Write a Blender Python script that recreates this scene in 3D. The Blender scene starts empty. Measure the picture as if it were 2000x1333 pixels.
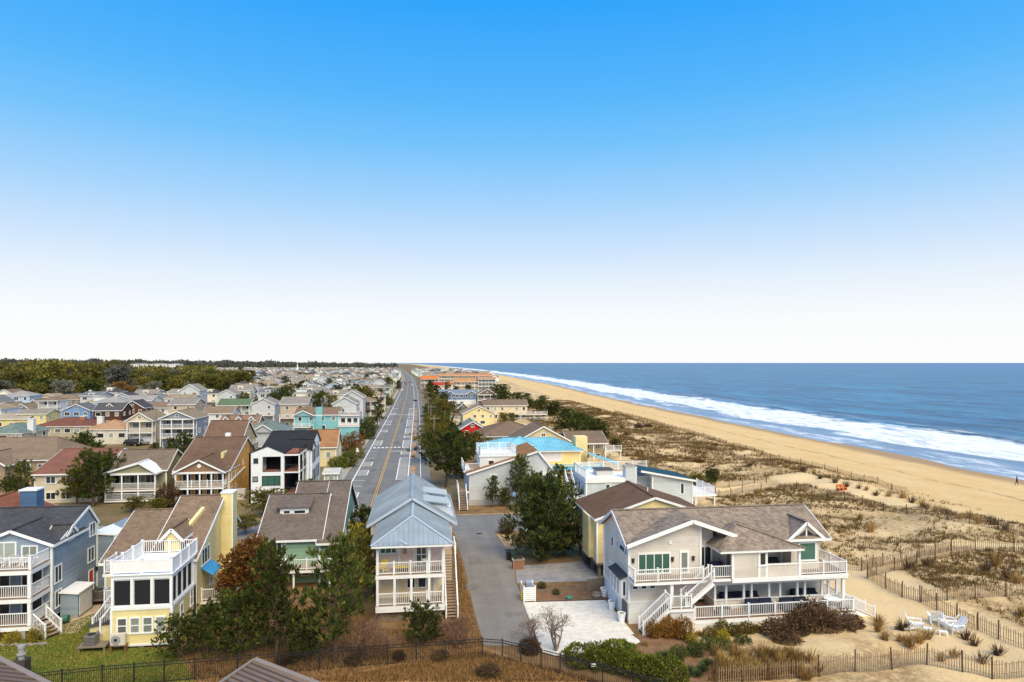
import bpy, bmesh, math, random
import numpy as np
from mathutils import Vector, Matrix, noise as mnoise
random.seed(7); RNG = np.random.default_rng(7)
R = math.radians
scene = bpy.context.scene
col = scene.collection
# ---------------------------------------------------------------- camera
TH = R(7.8); FPX = 1333.0; CAMH = 22.0; HY = 709.0
cam_d = bpy.data.cameras.new('camera'); cam = bpy.data.objects.new('camera', cam_d); col.objects.link(cam)
cam.location = (0, 0, CAMH); cam.rotation_euler = (R(90), 0, -TH)
cam_d.sensor_width = 36; cam_d.lens = 36 * FPX / 2000
cam_d.shift_y = (HY - 666.5) / 2000
cam_d.clip_start = 0.5; cam_d.clip_end = 200000
scene.camera = cam
# ---------------------------------------------------------------- world, sun, exposure
SUN_EL, SUN_AZ = 50.0, 163.0      # azimuth clockwise from +Y
w = bpy.data.worlds.new('World'); scene.world = w; w.use_nodes = True
nt = w.node_tree; nt.nodes.clear()
out = nt.nodes.new('ShaderNodeOutputWorld'); bg = nt.nodes.new('ShaderNodeBackground')
sky = nt.nodes.new('ShaderNodeTexSky'); sky.sky_type = 'NISHITA'; sky.sun_disc = False
sky.sun_elevation = R(SUN_EL); sky.sun_rotation = R(SUN_AZ)
sky.air_density = 1.0; sky.dust_density = 0.3; sky.ozone_density = 2.0
sc_ = nt.nodes.new('ShaderNodeVectorMath'); sc_.operation = 'SCALE'; sc_.inputs['Scale'].default_value = 0.10
geo = nt.nodes.new('ShaderNodeNewGeometry'); sep = nt.nodes.new('ShaderNodeSeparateXYZ')
neg = nt.nodes.new('ShaderNodeTexCoord')
ramp = nt.nodes.new('ShaderNodeValToRGB'); ramp.color_ramp.interpolation = 'EASE'
def lin(c): return tuple((x / 12.92 if x <= .04045 else ((x + .055) / 1.055) ** 2.4) for x in c)
def rgb(r, g, b): return lin((r / 255, g / 255, b / 255))
stops = [(0.0, (255, 255, 255)), (0.06, (252, 254, 255)), (0.115, (234, 244, 255)), (0.155, (212, 233, 255)), (0.226, (168, 215, 255)),
         (0.30, (120, 198, 255)), (0.36, (88, 185, 255)), (0.47, (44, 166, 255)), (0.7, (56, 150, 242)), (1.0, (52, 126, 216))]
els = ramp.color_ramp.elements
while len(els) < len(stops): els.new(0.5)
for e, (p, c) in zip(els, stops): e.position = p; e.color = (*rgb(*c), 1)
ramp.color_ramp.interpolation = 'LINEAR'
mix = nt.nodes.new('ShaderNodeMixRGB'); mix.inputs['Fac'].default_value = 0.95
L = nt.links.new
L(neg.outputs['Generated'], sep.inputs[0]); L(sep.outputs['Z'], ramp.inputs['Fac'])
L(sky.outputs[0], sc_.inputs[0]); L(sc_.outputs[0], mix.inputs['Color1']); L(ramp.outputs['Color'], mix.inputs['Color2'])
L(mix.outputs[0], bg.inputs['Color']); bg.inputs['Strength'].default_value = 1.0; L(bg.outputs[0], out.inputs['Surface'])
sun_d = bpy.data.lights.new('sun', 'SUN'); sun = bpy.data.objects.new('sun', sun_d); col.objects.link(sun)
sun_d.energy = 5.0; sun_d.angle = R(52); sun_d.color = (1.0, 0.86, 0.57)
sdir = Vector((math.sin(R(SUN_AZ)) * math.cos(R(SUN_EL)), math.cos(R(SUN_AZ)) * math.cos(R(SUN_EL)), math.sin(R(SUN_EL))))
sun.rotation_euler = sdir.to_track_quat('Z', 'Y').to_euler(); sun.location = (0, 0, 300)
vs = scene.view_settings; vs.view_transform = 'Standard'; vs.look = 'None'; vs.exposure = 0.0; vs.gamma = 1.0; vs.use_curve_mapping = False
scene.cycles.use_denoising = True; scene.cycles.max_bounces = 6; scene.cycles.diffuse_bounces = 4
scene.cycles.glossy_bounces = 2; scene.cycles.transmission_bounces = 4; scene.cycles.transparent_max_bounces = 8
# ---------------------------------------------------------------- pixels of the photograph to directions
def ray(px, py):
    a = (px - 1000) / FPX; b = (HY - py) / FPX
    return (math.sin(TH) + math.cos(TH) * a, math.cos(TH) - math.sin(TH) * a, b)
def G(px, py, z=0.0):
    d = ray(px, py); t = (z - CAMH) / d[2]; return Vector((d[0] * t, d[1] * t, z))
def onY(px, py, Y):
    d = ray(px, py); t = Y / d[1]; return d[0] * t, CAMH + d[2] * t
def onX(px, py, X):
    d = ray(px, py); t = X / d[0]; return d[1] * t, CAMH + d[2] * t
# ---------------------------------------------------------------- materials
MATS = {}
def mat(name, c, rough=.8, spec=.25, nodes=None, metal=0.0):
    if name in MATS: return MATS[name]
    m = bpy.data.materials.new(name); m.use_nodes = True
    n = m.node_tree; b = n.nodes['Principled BSDF']
    b.inputs['Base Color'].default_value = (*c, 1); b.inputs['Roughness'].default_value = rough
    b.inputs['Specular IOR Level'].default_value = spec; b.inputs['Metallic'].default_value = metal
    if nodes: nodes(n, b, c)
    MATS[name] = m; return m
def N(n, t, **k):
    x = n.nodes.new('ShaderNode' + t)
    for a, v in k.items():
        if a in x.inputs: x.inputs[a].default_value = v
        else: setattr(x, a, v)
    return x
def vary(n, src, c, amt, dark=None):
    """colour c varied by +-amt with the 0..1 socket src"""
    mx = N(n, 'MixRGB'); lo = tuple(x * (1 - amt) for x in c); hi = tuple(min(1, x * (1 + amt)) for x in c)
    mx.inputs['Color1'].default_value = (*(dark or lo), 1); mx.inputs['Color2'].default_value = (*hi, 1)
    n.links.new(src, mx.inputs['Fac']); return mx.outputs[0]
def pos(n): return N(n, 'NewGeometry').outputs['Position']
def noise_(n, scale, detail=4, rough=.55, vec=None):
    t = N(n, 'TexNoise'); t.inputs['Scale'].default_value = scale; t.inputs['Detail'].default_value = detail; t.inputs['Roughness'].default_value = rough
    n.links.new(vec if vec else pos(n), t.inputs['Vector']); return t.outputs['Fac']
def contrast(n, s, lo, hi):
    mr = N(n, 'MapRange'); mr.inputs['From Min'].default_value = lo; mr.inputs['From Max'].default_value = hi
    n.links.new(s, mr.inputs['Value']); return mr.outputs[0]
def mixc(n, fac, a, b, mode='MIX'):
    mx = N(n, 'MixRGB'); mx.blend_type = mode
    for k, v in (('Fac', fac), ('Color1', a), ('Color2', b)):
        if hasattr(v, 'is_linked'): n.links.new(v, mx.inputs[k])
        else: mx.inputs[k].default_value = v if k == 'Fac' else (*v, 1)
    return mx.outputs[0]
def bump(n, b, h, strength=.4, dist=.03):
    bp = N(n, 'Bump'); bp.inputs['Strength'].default_value = strength; bp.inputs['Distance'].default_value = dist
    n.links.new(h, bp.inputs['Height']); n.links.new(bp.outputs[0], b.inputs['Normal'])
def nd_siding(n, b, c):
    p = pos(n); s = N(n, 'SeparateXYZ'); n.links.new(p, s.inputs[0])
    m1 = N(n, 'Math'); m1.operation = 'MULTIPLY'; m1.inputs[1].default_value = 1 / .19; n.links.new(s.outputs['Z'], m1.inputs[0])
    fr = N(n, 'Math'); fr.operation = 'FRACT'; n.links.new(m1.outputs[0], fr.inputs[0])
    fl = N(n, 'Math'); fl.operation = 'FLOOR'; n.links.new(m1.outputs[0], fl.inputs[0])
    wn = N(n, 'TexWhiteNoise'); wn.noise_dimensions = '1D'; n.links.new(fl.outputs[0], wn.inputs['W'])
    st = noise_(n, .6, 5, .6); ct = vary(n, contrast(n, st, .3, .7), c, .11)
    ct2 = mixc(n, .10, ct, wn.outputs['Value'], 'OVERLAY')
    n.links.new(ct2, b.inputs['Base Color']); bump(n, b, fr.outputs[0], .9, .035)
def nd_paint(n, b, c):
    st = noise_(n, .9, 5, .65); n.links.new(vary(n, contrast(n, st, .3, .7), c, .06), b.inputs['Base Color'])
def shingle_nodes(amt, sx=1.0, row=.17):
    def f(n, b, c):
        tc = N(n, 'TexCoord'); s = N(n, 'SeparateXYZ'); n.links.new(tc.outputs['Object'], s.inputs[0])
        a = N(n, 'Math'); a.operation = 'ADD'; n.links.new(s.outputs['X'], a.inputs[0]); n.links.new(s.outputs['Y'], a.inputs[1])
        z = N(n, 'Math'); z.operation = 'MULTIPLY'; z.inputs[1].default_value = 1.7; n.links.new(s.outputs['Z'], z.inputs[0])
        cb = N(n, 'CombineXYZ'); n.links.new(a.outputs[0], cb.inputs['X']); n.links.new(z.outputs[0], cb.inputs['Y'])
        br = N(n, 'TexBrick'); br.inputs['Scale'].default_value = 1.0; br.inputs['Mortar Size'].default_value = .012
        br.inputs['Brick Width'].default_value = .34 * sx; br.inputs['Row Height'].default_value = row; br.inputs['Bias'].default_value = 0
        n.links.new(cb.outputs[0], br.inputs['Vector'])
        lo = tuple(x * (1 - amt) for x in c); hi = tuple(min(1, x * (1 + amt)) for x in c)
        br.inputs['Color1'].default_value = (*lo, 1); br.inputs['Color2'].default_value = (*hi, 1)
        br.inputs['Mortar'].default_value = (*[x * .55 for x in c], 1)
        big = contrast(n, noise_(n, .5, 5, .65), .3, .7)
        fine = contrast(n, noise_(n, 2.6, 5, .75), .36, .64)
        v1 = mixc(n, .45, br.outputs['Color'], vary(n, fine, c, min(.9, amt * 1.8)))
        v2 = mixc(n, .35, v1, vary(n, big, c, .45))
        n.links.new(v2, b.inputs['Base Color']); bump(n, b, br.outputs['Fac'], -.5, .03)
    return f
def nd_metalroof(n, b, c):
    st = noise_(n, .35, 5, .6); n.links.new(vary(n, contrast(n, st, .3, .7), c, .2), b.inputs['Base Color'])
def nd_ground(scale, c2, amt=.5, lo=.4, hi=.6, bmp=.5):
    def f(n, b, c):
        f1 = contrast(n, noise_(n, scale, 8, .65), lo, hi); f2 = contrast(n, noise_(n, scale * 14, 4, .7), .3, .7)
        base = mixc(n, f1, c, c2); n.links.new(mixc(n, .6, base, vary(n, f2, (.5, .5, .5), amt), 'OVERLAY'), b.inputs['Base Color'])
        bump(n, b, noise_(n, scale * 9, 6, .7), bmp, .08)
    return f
def S(name, r, g, b_): return mat('siding_' + name, rgb(r, g, b_), .75, .2, nd_siding)
def RF(name, r, g, b_, amt=.28): return mat('shingle_' + name, tuple(x * .84 for x in rgb(r, g, b_)), .95, .05, shingle_nodes(amt))
WHITE = mat('white_trim', (.80, .80, .80), .55, .3, nd_paint)
WHITES = S('white', 226, 228, 230)
DARK = mat('gap_shade', (.02, .02, .022), .9, .1)  # near-black colour standing in for shade in porch and balcony recesses
def nd_glass(n, b, c):
    oi = N(n, 'ObjectInfo'); n.links.new(vary(n, oi.outputs['Random'], c, .6), b.inputs['Base Color'])
GLASS = mat('window_glass', (.035, .042, .05), .08, .6, nd_glass)
GLASSG = mat('window_glass_green', rgb(62, 104, 92), .12, .6, nd_glass)
GLASSC = mat('window_glass_blind', rgb(128, 134, 128), .2, .5, nd_glass)
SCREEN = mat('porch_screen', (.018, .019, .022), .7, .2)
DECK = mat('deck_boards', rgb(150, 128, 112), .85, .15, nd_paint)
WOODG = mat('weathered_wood', rgb(128, 116, 102), .9, .1, nd_paint)
CONC = mat('concrete', rgb(176, 168, 156), .9, .15, nd_ground(1.2, rgb(150, 144, 134), .25))
BLACKM = mat('black_metal', (.022, .02, .019), .5, .4)
NAVY = mat('navy_cover', rgb(40, 46, 66), .85, .15, nd_paint)
GREYM = mat('grey_metal', rgb(150, 152, 150), .5, .4)
# ---------------------------------------------------------------- mesh building
class MB:
    def __init__(s): s.v = []; s.f = []
    def poly(s, pts):
        k = len(s.v); s.v += [tuple(p) for p in pts]; s.f.append(tuple(range(k, k + len(pts)))); return s
    def hexa(s, p):
        k = len(s.v); s.v += [tuple(q) for q in p]
        s.f += [(k, k + 3, k + 2, k + 1), (k + 4, k + 5, k + 6, k + 7), (k, k + 1, k + 5, k + 4), (k + 1, k + 2, k + 6, k + 5), (k + 2, k + 3, k + 7, k + 6), (k + 3, k, k + 4, k + 7)]
        return s
    def box(s, x0, x1, y0, y1, z0, z1):
        x0, x1 = sorted((x0, x1)); y0, y1 = sorted((y0, y1)); z0, z1 = sorted((z0, z1))
        return s.hexa([(x0, y0, z0), (x1, y0, z0), (x1, y1, z0), (x0, y1, z0), (x0, y0, z1), (x1, y0, z1), (x1, y1, z1), (x0, y1, z1)])
    def prism(s, pts, vec):
        """closed polygon pts swept by vec"""
        k = len(s.v); n = len(pts); v = Vector(vec)
        s.v += [tuple(p) for p in pts] + [tuple(Vector(p) + v) for p in pts]
        s.f += [tuple(range(k, k + n))[::-1], tuple(range(k + n, k + 2 * n))]
        for i in range(n): j = (i + 1) % n; s.f.append((k + i, k + j, k + n + j, k + n + i))
        return s
    def slab(s, pts, t):
        """polygon given by its upper face, thickness t straight down"""
        return s.prism(pts, (0, 0, -t))
    def bar(s, a, b, w, h=None):
        a = Vector(a); b = Vector(b); d = b - a
        if d.length < 1e-6: return s
        h = h or w; up = Vector((0, 0, 1)) if abs(d.normalized().z) < .98 else Vector((0, 1, 0))
        sd = d.cross(up).normalized() * (w / 2); u = sd.cross(d).normalized() * (h / 2)
        return s.hexa([a - sd - u, a + sd - u, b + sd - u, b - sd - u, a - sd + u, a + sd + u, b + sd + u, b - sd + u])
    def tube(s, a, b, r0, r1=None, n=6):
        a = Vector(a); b = Vector(b); d = (b - a)
        if d.length < 1e-6: return s
        r1 = r0 if r1 is None else r1; up = Vector((0, 0, 1)) if abs(d.normalized().z) < .98 else Vector((0, 1, 0))
        e1 = d.cross(up).normalized(); e2 = e1.cross(d).normalized(); k = len(s.v)
        for c, r in ((a, r0), (b, r1)):
            for i in range(n):
                t = 2 * math.pi * i / n; s.v.append(tuple(c + e1 * (r * math.cos(t)) + e2 * (r * math.sin(t))))
        for i in range(n): j = (i + 1) % n; s.f.append((k + i, k + j, k + n + j, k + n + i))
        s.f += [tuple(range(k, k + n))[::-1], tuple(range(k + n, k + 2 * n))]; return s
    def path(s, pts, radii, n=6):
        for i in range(len(pts) - 1): s.tube(pts[i], pts[i + 1], radii[i], radii[i + 1], n)
        return s
    def lathe(s, c, prof, n=12):
        k = len(s.v); c = Vector(c)
        for r, z in prof:
            for i in range(n): t = 2 * math.pi * i / n; s.v.append((c.x + r * math.cos(t), c.y + r * math.sin(t), c.z + z))
        for q in range(len(prof) - 1):
            for i in range(n):
                j = (i + 1) % n; s.f.append((k + q * n + i, k + q * n + j, k + q * n + n + j, k + q * n + n + i))
        s.f += [tuple(range(k, k + n))[::-1], tuple(range(k + (len(prof) - 1) * n, k + len(prof) * n))]; return s
    def mesh(s, name, m, off=(0, 0, 0), smooth=False):
        me = bpy.data.meshes.new(name); o = off
        me.from_pydata([(x - o[0], y - o[1], z - o[2]) for x, y, z in s.v], [], s.f)
        if m: me.materials.append(m)
        if smooth:
            for p in me.polygons: p.use_smooth = True
        me.update(); return me
    def build(s, name, m, parent=None, smooth=False):
        off = WL(parent) if parent else (0, 0, 0)
        return link(name, s.mesh(name, m, off, smooth), parent)
def WL(o):
    p = Vector((0, 0, 0))
    while o: p = p + o.location; o = o.parent
    return p
def link(name, me, parent=None, loc=None, rz=0.0):
    o = bpy.data.objects.new(name, me); col.objects.link(o)
    if parent: o.parent = parent
    if loc is not None: o.location = loc
    if rz: o.rotation_euler = (0, 0, rz)
    return o
def tag(o, label, cat, group=None):
    o['label'] = label; o['category'] = cat
    if group: o['group'] = group
    return o
def thing(name, label, cat, loc=(0, 0, 0), rz=0.0, group=None):
    o = link(name, None, None, loc, rz); o.empty_display_size = .3; return tag(o, label, cat, group)
def struct(o): o['kind'] = 'structure'; return o
def stuff(o, label=None, cat=None):
    o['kind'] = 'stuff'
    if label: o['label'] = label; o['category'] = cat
    return o
def copy_tree(o, parent=None, loc=None, rz=None, scale=None):
    c = o.copy(); col.objects.link(c); c.parent = parent
    if loc is not None: c.location = loc
    if rz is not None: c.rotation_euler = (0, 0, rz)
    if scale is not None: c.scale = scale
    for ch in o.children: copy_tree(ch, c)
    return c
# ---------------------------------------------------------------- house kit (meshes in world axes, faces '-Y', '+X', '-X', '+Y')
FACE = {'-Y': 0, '+X': R(90), '-X': R(-90), '+Y': R(180)}
WCACHE = {}
def win_mesh(w_, h, cols, rows, fr, fm, gm):
    w_ = round(w_ * 10) / 10; h = round(h * 10) / 10; k = (w_, h, cols, rows, fr, fm.name, gm.name)
    if k in WCACHE: return WCACHE[k]
    a = w_ / 2; b = h / 2; f = MB(); d = -.06
    f.box(-a, a, d, 0, b - fr, b); f.box(-a - .03, a + .03, d - .03, 0, -b, -b + fr)
    f.box(-a, -a + fr, d, 0, -b + fr, b - fr); f.box(a - fr, a, d, 0, -b + fr, b - fr)
    mu = min(.07, fr * .7)
    for i in range(1, cols): x = -a + w_ * i / cols; f.box(x - mu / 2, x + mu / 2, d + .01, 0, -b + fr, b - fr)
    for i in range(1, rows): z = -b + h * i / rows; f.box(-a + fr, a - fr, d + .015, 0, z - mu / 2, z + mu / 2)
    p = MB().box(-a + fr * .5, a - fr * .5, -.02, .01, -b + fr * .5, b - fr * .5)
    WCACHE[k] = (f.mesh('window', fm), p.mesh('pane', gm)); return WCACHE[k]
def win(h, face, plane, u, z, w_, hh, cols=2, rows=1, fr=.1, fm=None, gm=None, name='window', pane=True):
    """window (or glazed door) centred at u, z on the wall plane; parts: window > pane"""
    fm = fm or WHITE; gm = gm or GLASS; mf, mp = win_mesh(w_, hh, cols, rows, fr, fm, gm)
    p = (u, plane, z) if face in ('-Y', '+Y') else (plane, u, z)
    o = link(name, mf, h, Vector(p) - WL(h), FACE[face])
    if pane: link('pane', mp, o)
    return o
def winpx(h, Y, x0, y0, x1, y1, face='-Y', **k):
    """window from the photograph's outline on the plane Y (or X for side faces)"""
    f = onY if face == '-Y' else onX
    a, b = f(x0, y0, Y), f(x1, y1, Y)
    return win(h, face, Y, (a[0] + b[0]) / 2, (a[1] + b[1]) / 2, abs(b[0] - a[0]), abs(a[1] - b[1]), **k)
def part(h, name, m, *boxes):
    b = MB()
    for x in boxes: b.box(*x)
    return b.build(name, m, h)
RAILC = {}
def railing(h, a, b, z, ht=1.0, m=None, step=.16, posts=True, pw=.12, gap=2.2, solid=False, thick=.035, z2=None):
    """rail, balusters as one part; posts each a part"""
    m = m or WHITE; a = Vector((a[0], a[1], z)); b = Vector((b[0], b[1], z if z2 is None else z2)); d = b - a; Ln = Vector((d.x, d.y)).length
    if Ln < .05: return
    r = MB(); up = Vector((0, 0, 1)); r.bar(a + up * ht, b + up * ht, .10, .06); r.bar(a + up * .12, b + up * .12, .06, .06)
    if solid: r.bar(a + up * (ht * .53), b + up * (ht * .53), .03, ht * .78)
    else:
        n = max(1, int(Ln / step))
        for i in range(1, n): q = a + d * (i / n); r.bar(q + up * .12, q + up * ht, thick)
    o = r.build('railing', m, h)
    if posts:
        n = max(1, round(Ln / gap))
        k = (round(ht, 2), pw, m.name)
        if k not in RAILC: RAILC[k] = MB().box(-pw / 2, pw / 2, -pw / 2, pw / 2, 0, ht + .1).box(-pw * .65, pw * .65, -pw * .65, pw * .65, ht + .1, ht + .14).mesh('post', m)
        for i in range(n + 1): link('post', RAILC[k], h, a + d * (i / n) - WL(h))
    return o
def posts(h, pts, z0, z1, m=None, w_=.16):
    m = m or WHITE
    k = ('post', round(z1 - z0, 2), w_, m.name)
    if k not in RAILC: RAILC[k] = MB().box(-w_ / 2, w_ / 2, -w_ / 2, w_ / 2, 0, z1 - z0).mesh('post', m)
    for p in pts: link('post', RAILC[k], h, Vector((p[0], p[1], z0)) - WL(h))
def gable(h, x0, x1, y0, y1, ze, zr, axis, rm, wm=None, oh=.35, t=.16, ridge=None, trim=True, name='roof', tm=None):
    """gable roof over a rectangle; axis 'Y' or 'X' is the ridge direction; ridge: offset coordinate of ridge. gable walls and rake boards"""
    tm = tm or WHITE; b = MB(); wl = MB(); tr = MB()
    def P(u, v, z): return (u, v, z) if axis == 'Y' else (v, u, z)
    if axis == 'Y': u0, u1, v0, v1 = x0, x1, y0, y1
    else: u0, u1, v0, v1 = y0, y1, x0, x1
    r = (u0 + u1) / 2 if ridge is None else ridge
    s0 = (zr - ze) / (r - u0); s1 = (zr - ze) / (u1 - r)
    a0, b0 = u0 - oh, ze - s0 * oh; a1, b1 = u1 + oh, ze - s1 * oh; w0, w1 = v0 - oh, v1 + oh; dz = .02
    b.slab([P(a0, w0, b0 + t + dz), P(r, w0, zr + t + dz), P(r, w1, zr + t + dz), P(a0, w1, b0 + t + dz)], t)
    b.slab([P(r, w0, zr + t + dz), P(a1, w0, b1 + t + dz), P(a1, w1, b1 + t + dz), P(r, w1, zr + t + dz)], t)
    ro = b.build(name, rm, h)
    b2 = MB().bar(P(r, w0 - .01, zr + t + dz + .02), P(r, w1 + .01, zr + t + dz + .02), .34, .05); b2.build('ridge_cap', rm, ro)
    if trim:
        for w_ in (w0 - .02, w1 + .02):
            for (p, q) in (((a0, b0), (r, zr)), ((r, zr), (a1, b1))):
                tr.bar(P(p[0], w_, p[1] + .05), P(q[0], w_, q[1] + .05), .06, .24)
        for (a_, bz) in ((a0 - .03, b0), (a1 + .03, b1)): tr.bar(P(a_, w0, bz + .04), P(a_, w1, bz + .04), .06, .2)
        tr.build('fascia', tm, ro)
    if wm:
        for v, e in ((v0, 1), (v1, -1)):
            MB().prism([P(u0, v, ze), P(u1, v, ze), P(r, v, zr)], (0, e * .12, 0) if axis == 'Y' else (e * .12, 0, 0)).build('gable_wall', wm, h)
    return ro
def hip(h, x0, x1, y0, y1, ze, zr, rm, oh=.4, t=.15, rx=None, trim=True, name='roof', tm=None):
    """hip roof; rx = (ax, ay, bx, by) ridge ends, default along the long side"""
    a0, a1, c0, c1 = x0 - oh, x1 + oh, y0 - oh, y1 + oh
    if rx is None:
        w_, d = a1 - a0, c1 - c0
        if w_ >= d: rx = (a0 + d / 2, (c0 + c1) / 2, a1 - d / 2, (c0 + c1) / 2)
        else: rx = ((a0 + a1) / 2, c0 + w_ / 2, (a0 + a1) / 2, c1 - w_ / 2)
    A = (rx[0], rx[1], zr); B = (rx[2], rx[3], zr); z = ze; b = MB()
    p = [(a0, c0, z), (a1, c0, z), (a1, c1, z), (a0, c1, z)]
    alongx = abs(rx[2] - rx[0]) >= abs(rx[3] - rx[1])
    fs = [[p[0], p[1], B, A], [p[1], p[2], B], [p[2], p[3], A, B], [p[3], p[0], A]] if alongx else [[p[0], p[1], A], [p[1], p[2], B, A], [p[2], p[3], B], [p[3], p[0], A, B]]
    for f in fs:
        q = []
        for i in f:
            if not q or (Vector(i) - Vector(q[-1])).length > 1e-4: q.append(i)
        if len(q) > 2: b.poly(q)
    b.poly(p[::-1]); ro = b.build(name, rm, h)
    cap = MB(); up = Vector((0, 0, .03))
    for s, e in ((p[0], A), (p[3], A), (p[1], B if alongx else A), (p[2], B), (A, B)):
        if not alongx and s == p[3]: e = B
        if (Vector(s) - Vector(e)).length > .1: cap.bar(Vector(s) + up, Vector(e) + up, .25, .05)
    cap.build('ridge_cap', rm, ro)
    if trim: MB().box(a0 + .05, a1 - .05, c0 + .05, c1 - .05, z - .22, z - .01).build('fascia', tm or WHITE, ro)
    return ro
def stairs(h, a, b, z0, z1, w_, m=None, side=(0, 1), rail=True, n=None):
    """flight from a at z0 to b at z1 (centre line in plan); steps joined under the flight"""
    m = m or WHITE; a = Vector((a[0], a[1], 0)); b = Vector((b[0], b[1], 0)); d = b - a; n = n or max(2, round(abs(z1 - z0) / .18)); L_ = d.normalized(); sd = Vector((-L_.y, L_.x, 0)) * (w_ / 2)
    sg = MB()
    for s in (-1, 1):
        p0 = a + sd * s; p1 = b + sd * s; sg.bar(Vector((p0.x, p0.y, z0 - .05)), Vector((p1.x, p1.y, z1 - .12)), .06, .30)
    st = sg.build('stair', m, h)
    tr = MB(); tread = d.length / n
    for i in range(n):
        p = a + d * ((i + .5) / n); z = z0 + (z1 - z0) * (i + 1) / n
        q = MB(); q.bar(Vector((p.x - sd.x, p.y - sd.y, z - .03)), Vector((p.x + sd.x, p.y + sd.y, z - .03)), tread + .02, .06)
        q.build('tread', DECK if m is WHITE else m, st)
    for s in (-1, 1):
        p0 = a + sd * s; p1 = b + sd * s
        if rail: railing(st, (p0.x, p0.y), (p1.x, p1.y), z0 + .1, .95, m, gap=2.0, z2=z1 + .05)
    return st
# ================================================================ setting: ground, beach, sea, roads
SH = np.array([(0, 118), (120, 118.5), (200, 119.5), (285, 121), (361, 122.5), (510, 129), (700, 141), (1270, 156), (2085, 162), (4200, 132), (9000, 0), (20000, -600), (80000, -6000)], float)
def shore(Y): return np.interp(Y, SH[:, 0], SH[:, 1])
def fbm(x, y, s, o=4):
    v = 0; a = .5
    for i in range(o):
        v += a * mnoise.noise(Vector((x / s, y / s, i * 7.3))); s /= 2; a /= 2
    return v
def sm(a, b, x): t = max(0, min(1, (x - a) / (b - a))); return t * t * (3 - 2 * t)
def duneh(x, y):
    d = float(shore(y)) - x
    if d < 34:
        z = -1.5 + 2.0 * sm(-2, 34, d) if d > -2 else -1.5 + .05 * (d + 2)
    else: z = .5
    m = sm(34, 44, d) * (1 - sm(58 + 30 * (y > 0), 98, d))
    hd = .15 + 1.2 * (fbm(x, y, 16) + .35) + .9 * fbm(x, y, 5, 3)
    z = z * (1 - sm(40, 60, d)) + m * max(0, hd) + .02
    if d > 10: z += .05 * fbm(x, y, 3.5, 2)
    return max(z, .012) if d > 30 else z
def grid_mesh(name, Xf, us, Ys, zf, m, attr=None):
    V = []; D = []
    for y in Ys:
        for u in us:
            x = Xf(u, y); V.append((x, y, zf(x, y, u))); D.append(u)
    nu = len(us); F = []
    for j in range(len(Ys) - 1):
        for i in range(nu - 1): a = j * nu + i; F.append((a, a + 1, a + nu + 1, a + nu))
    me = bpy.data.meshes.new(name); me.from_pydata(V, [], F); me.materials.append(m)
    if attr: at = me.attributes.new(attr, 'FLOAT', 'POINT'); at.data.foreach_set('value', np.array(D, dtype=np.float32))
    for p in me.polygons: p.use_smooth = True
    me.update(); return link(name, me)
def grow(a, b, s, k):
    r = [a]
    while r[-1] < b: r.append(r[-1] + s); s *= k
    return r
# --- town ground
def nd_town(n, b, c):
    f1 = contrast(n, noise_(n, .035, 6, .6), .42, .58); f2 = contrast(n, noise_(n, .22, 6, .65), .42, .62); f3 = contrast(n, noise_(n, 3, 4, .7), .3, .7)
    a = mixc(n, f1, rgb(150, 134, 104), rgb(104, 96, 66)); a = mixc(n, f2, a, rgb(128, 106, 78))
    n.links.new(mixc(n, .5, a, vary(n, f3, (.5, .5, .5), .45), 'OVERLAY'), b.inputs['Base Color']); bump(n, b, noise_(n, 2.2, 6, .7), .5, .1)
ground = MB().poly([(-30000, 15, 0), (62, 15, 0), (62, 400, 0), (80, 900, 0), (95, 2085, 0), (70, 4200, 0), (-60, 9000, 0), (-660, 20000, 0), (-30000, 20000, 0)]).build('ground', mat('town_ground', (.3, .25, .18), .95, .1, nd_town))
struct(ground)
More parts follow.
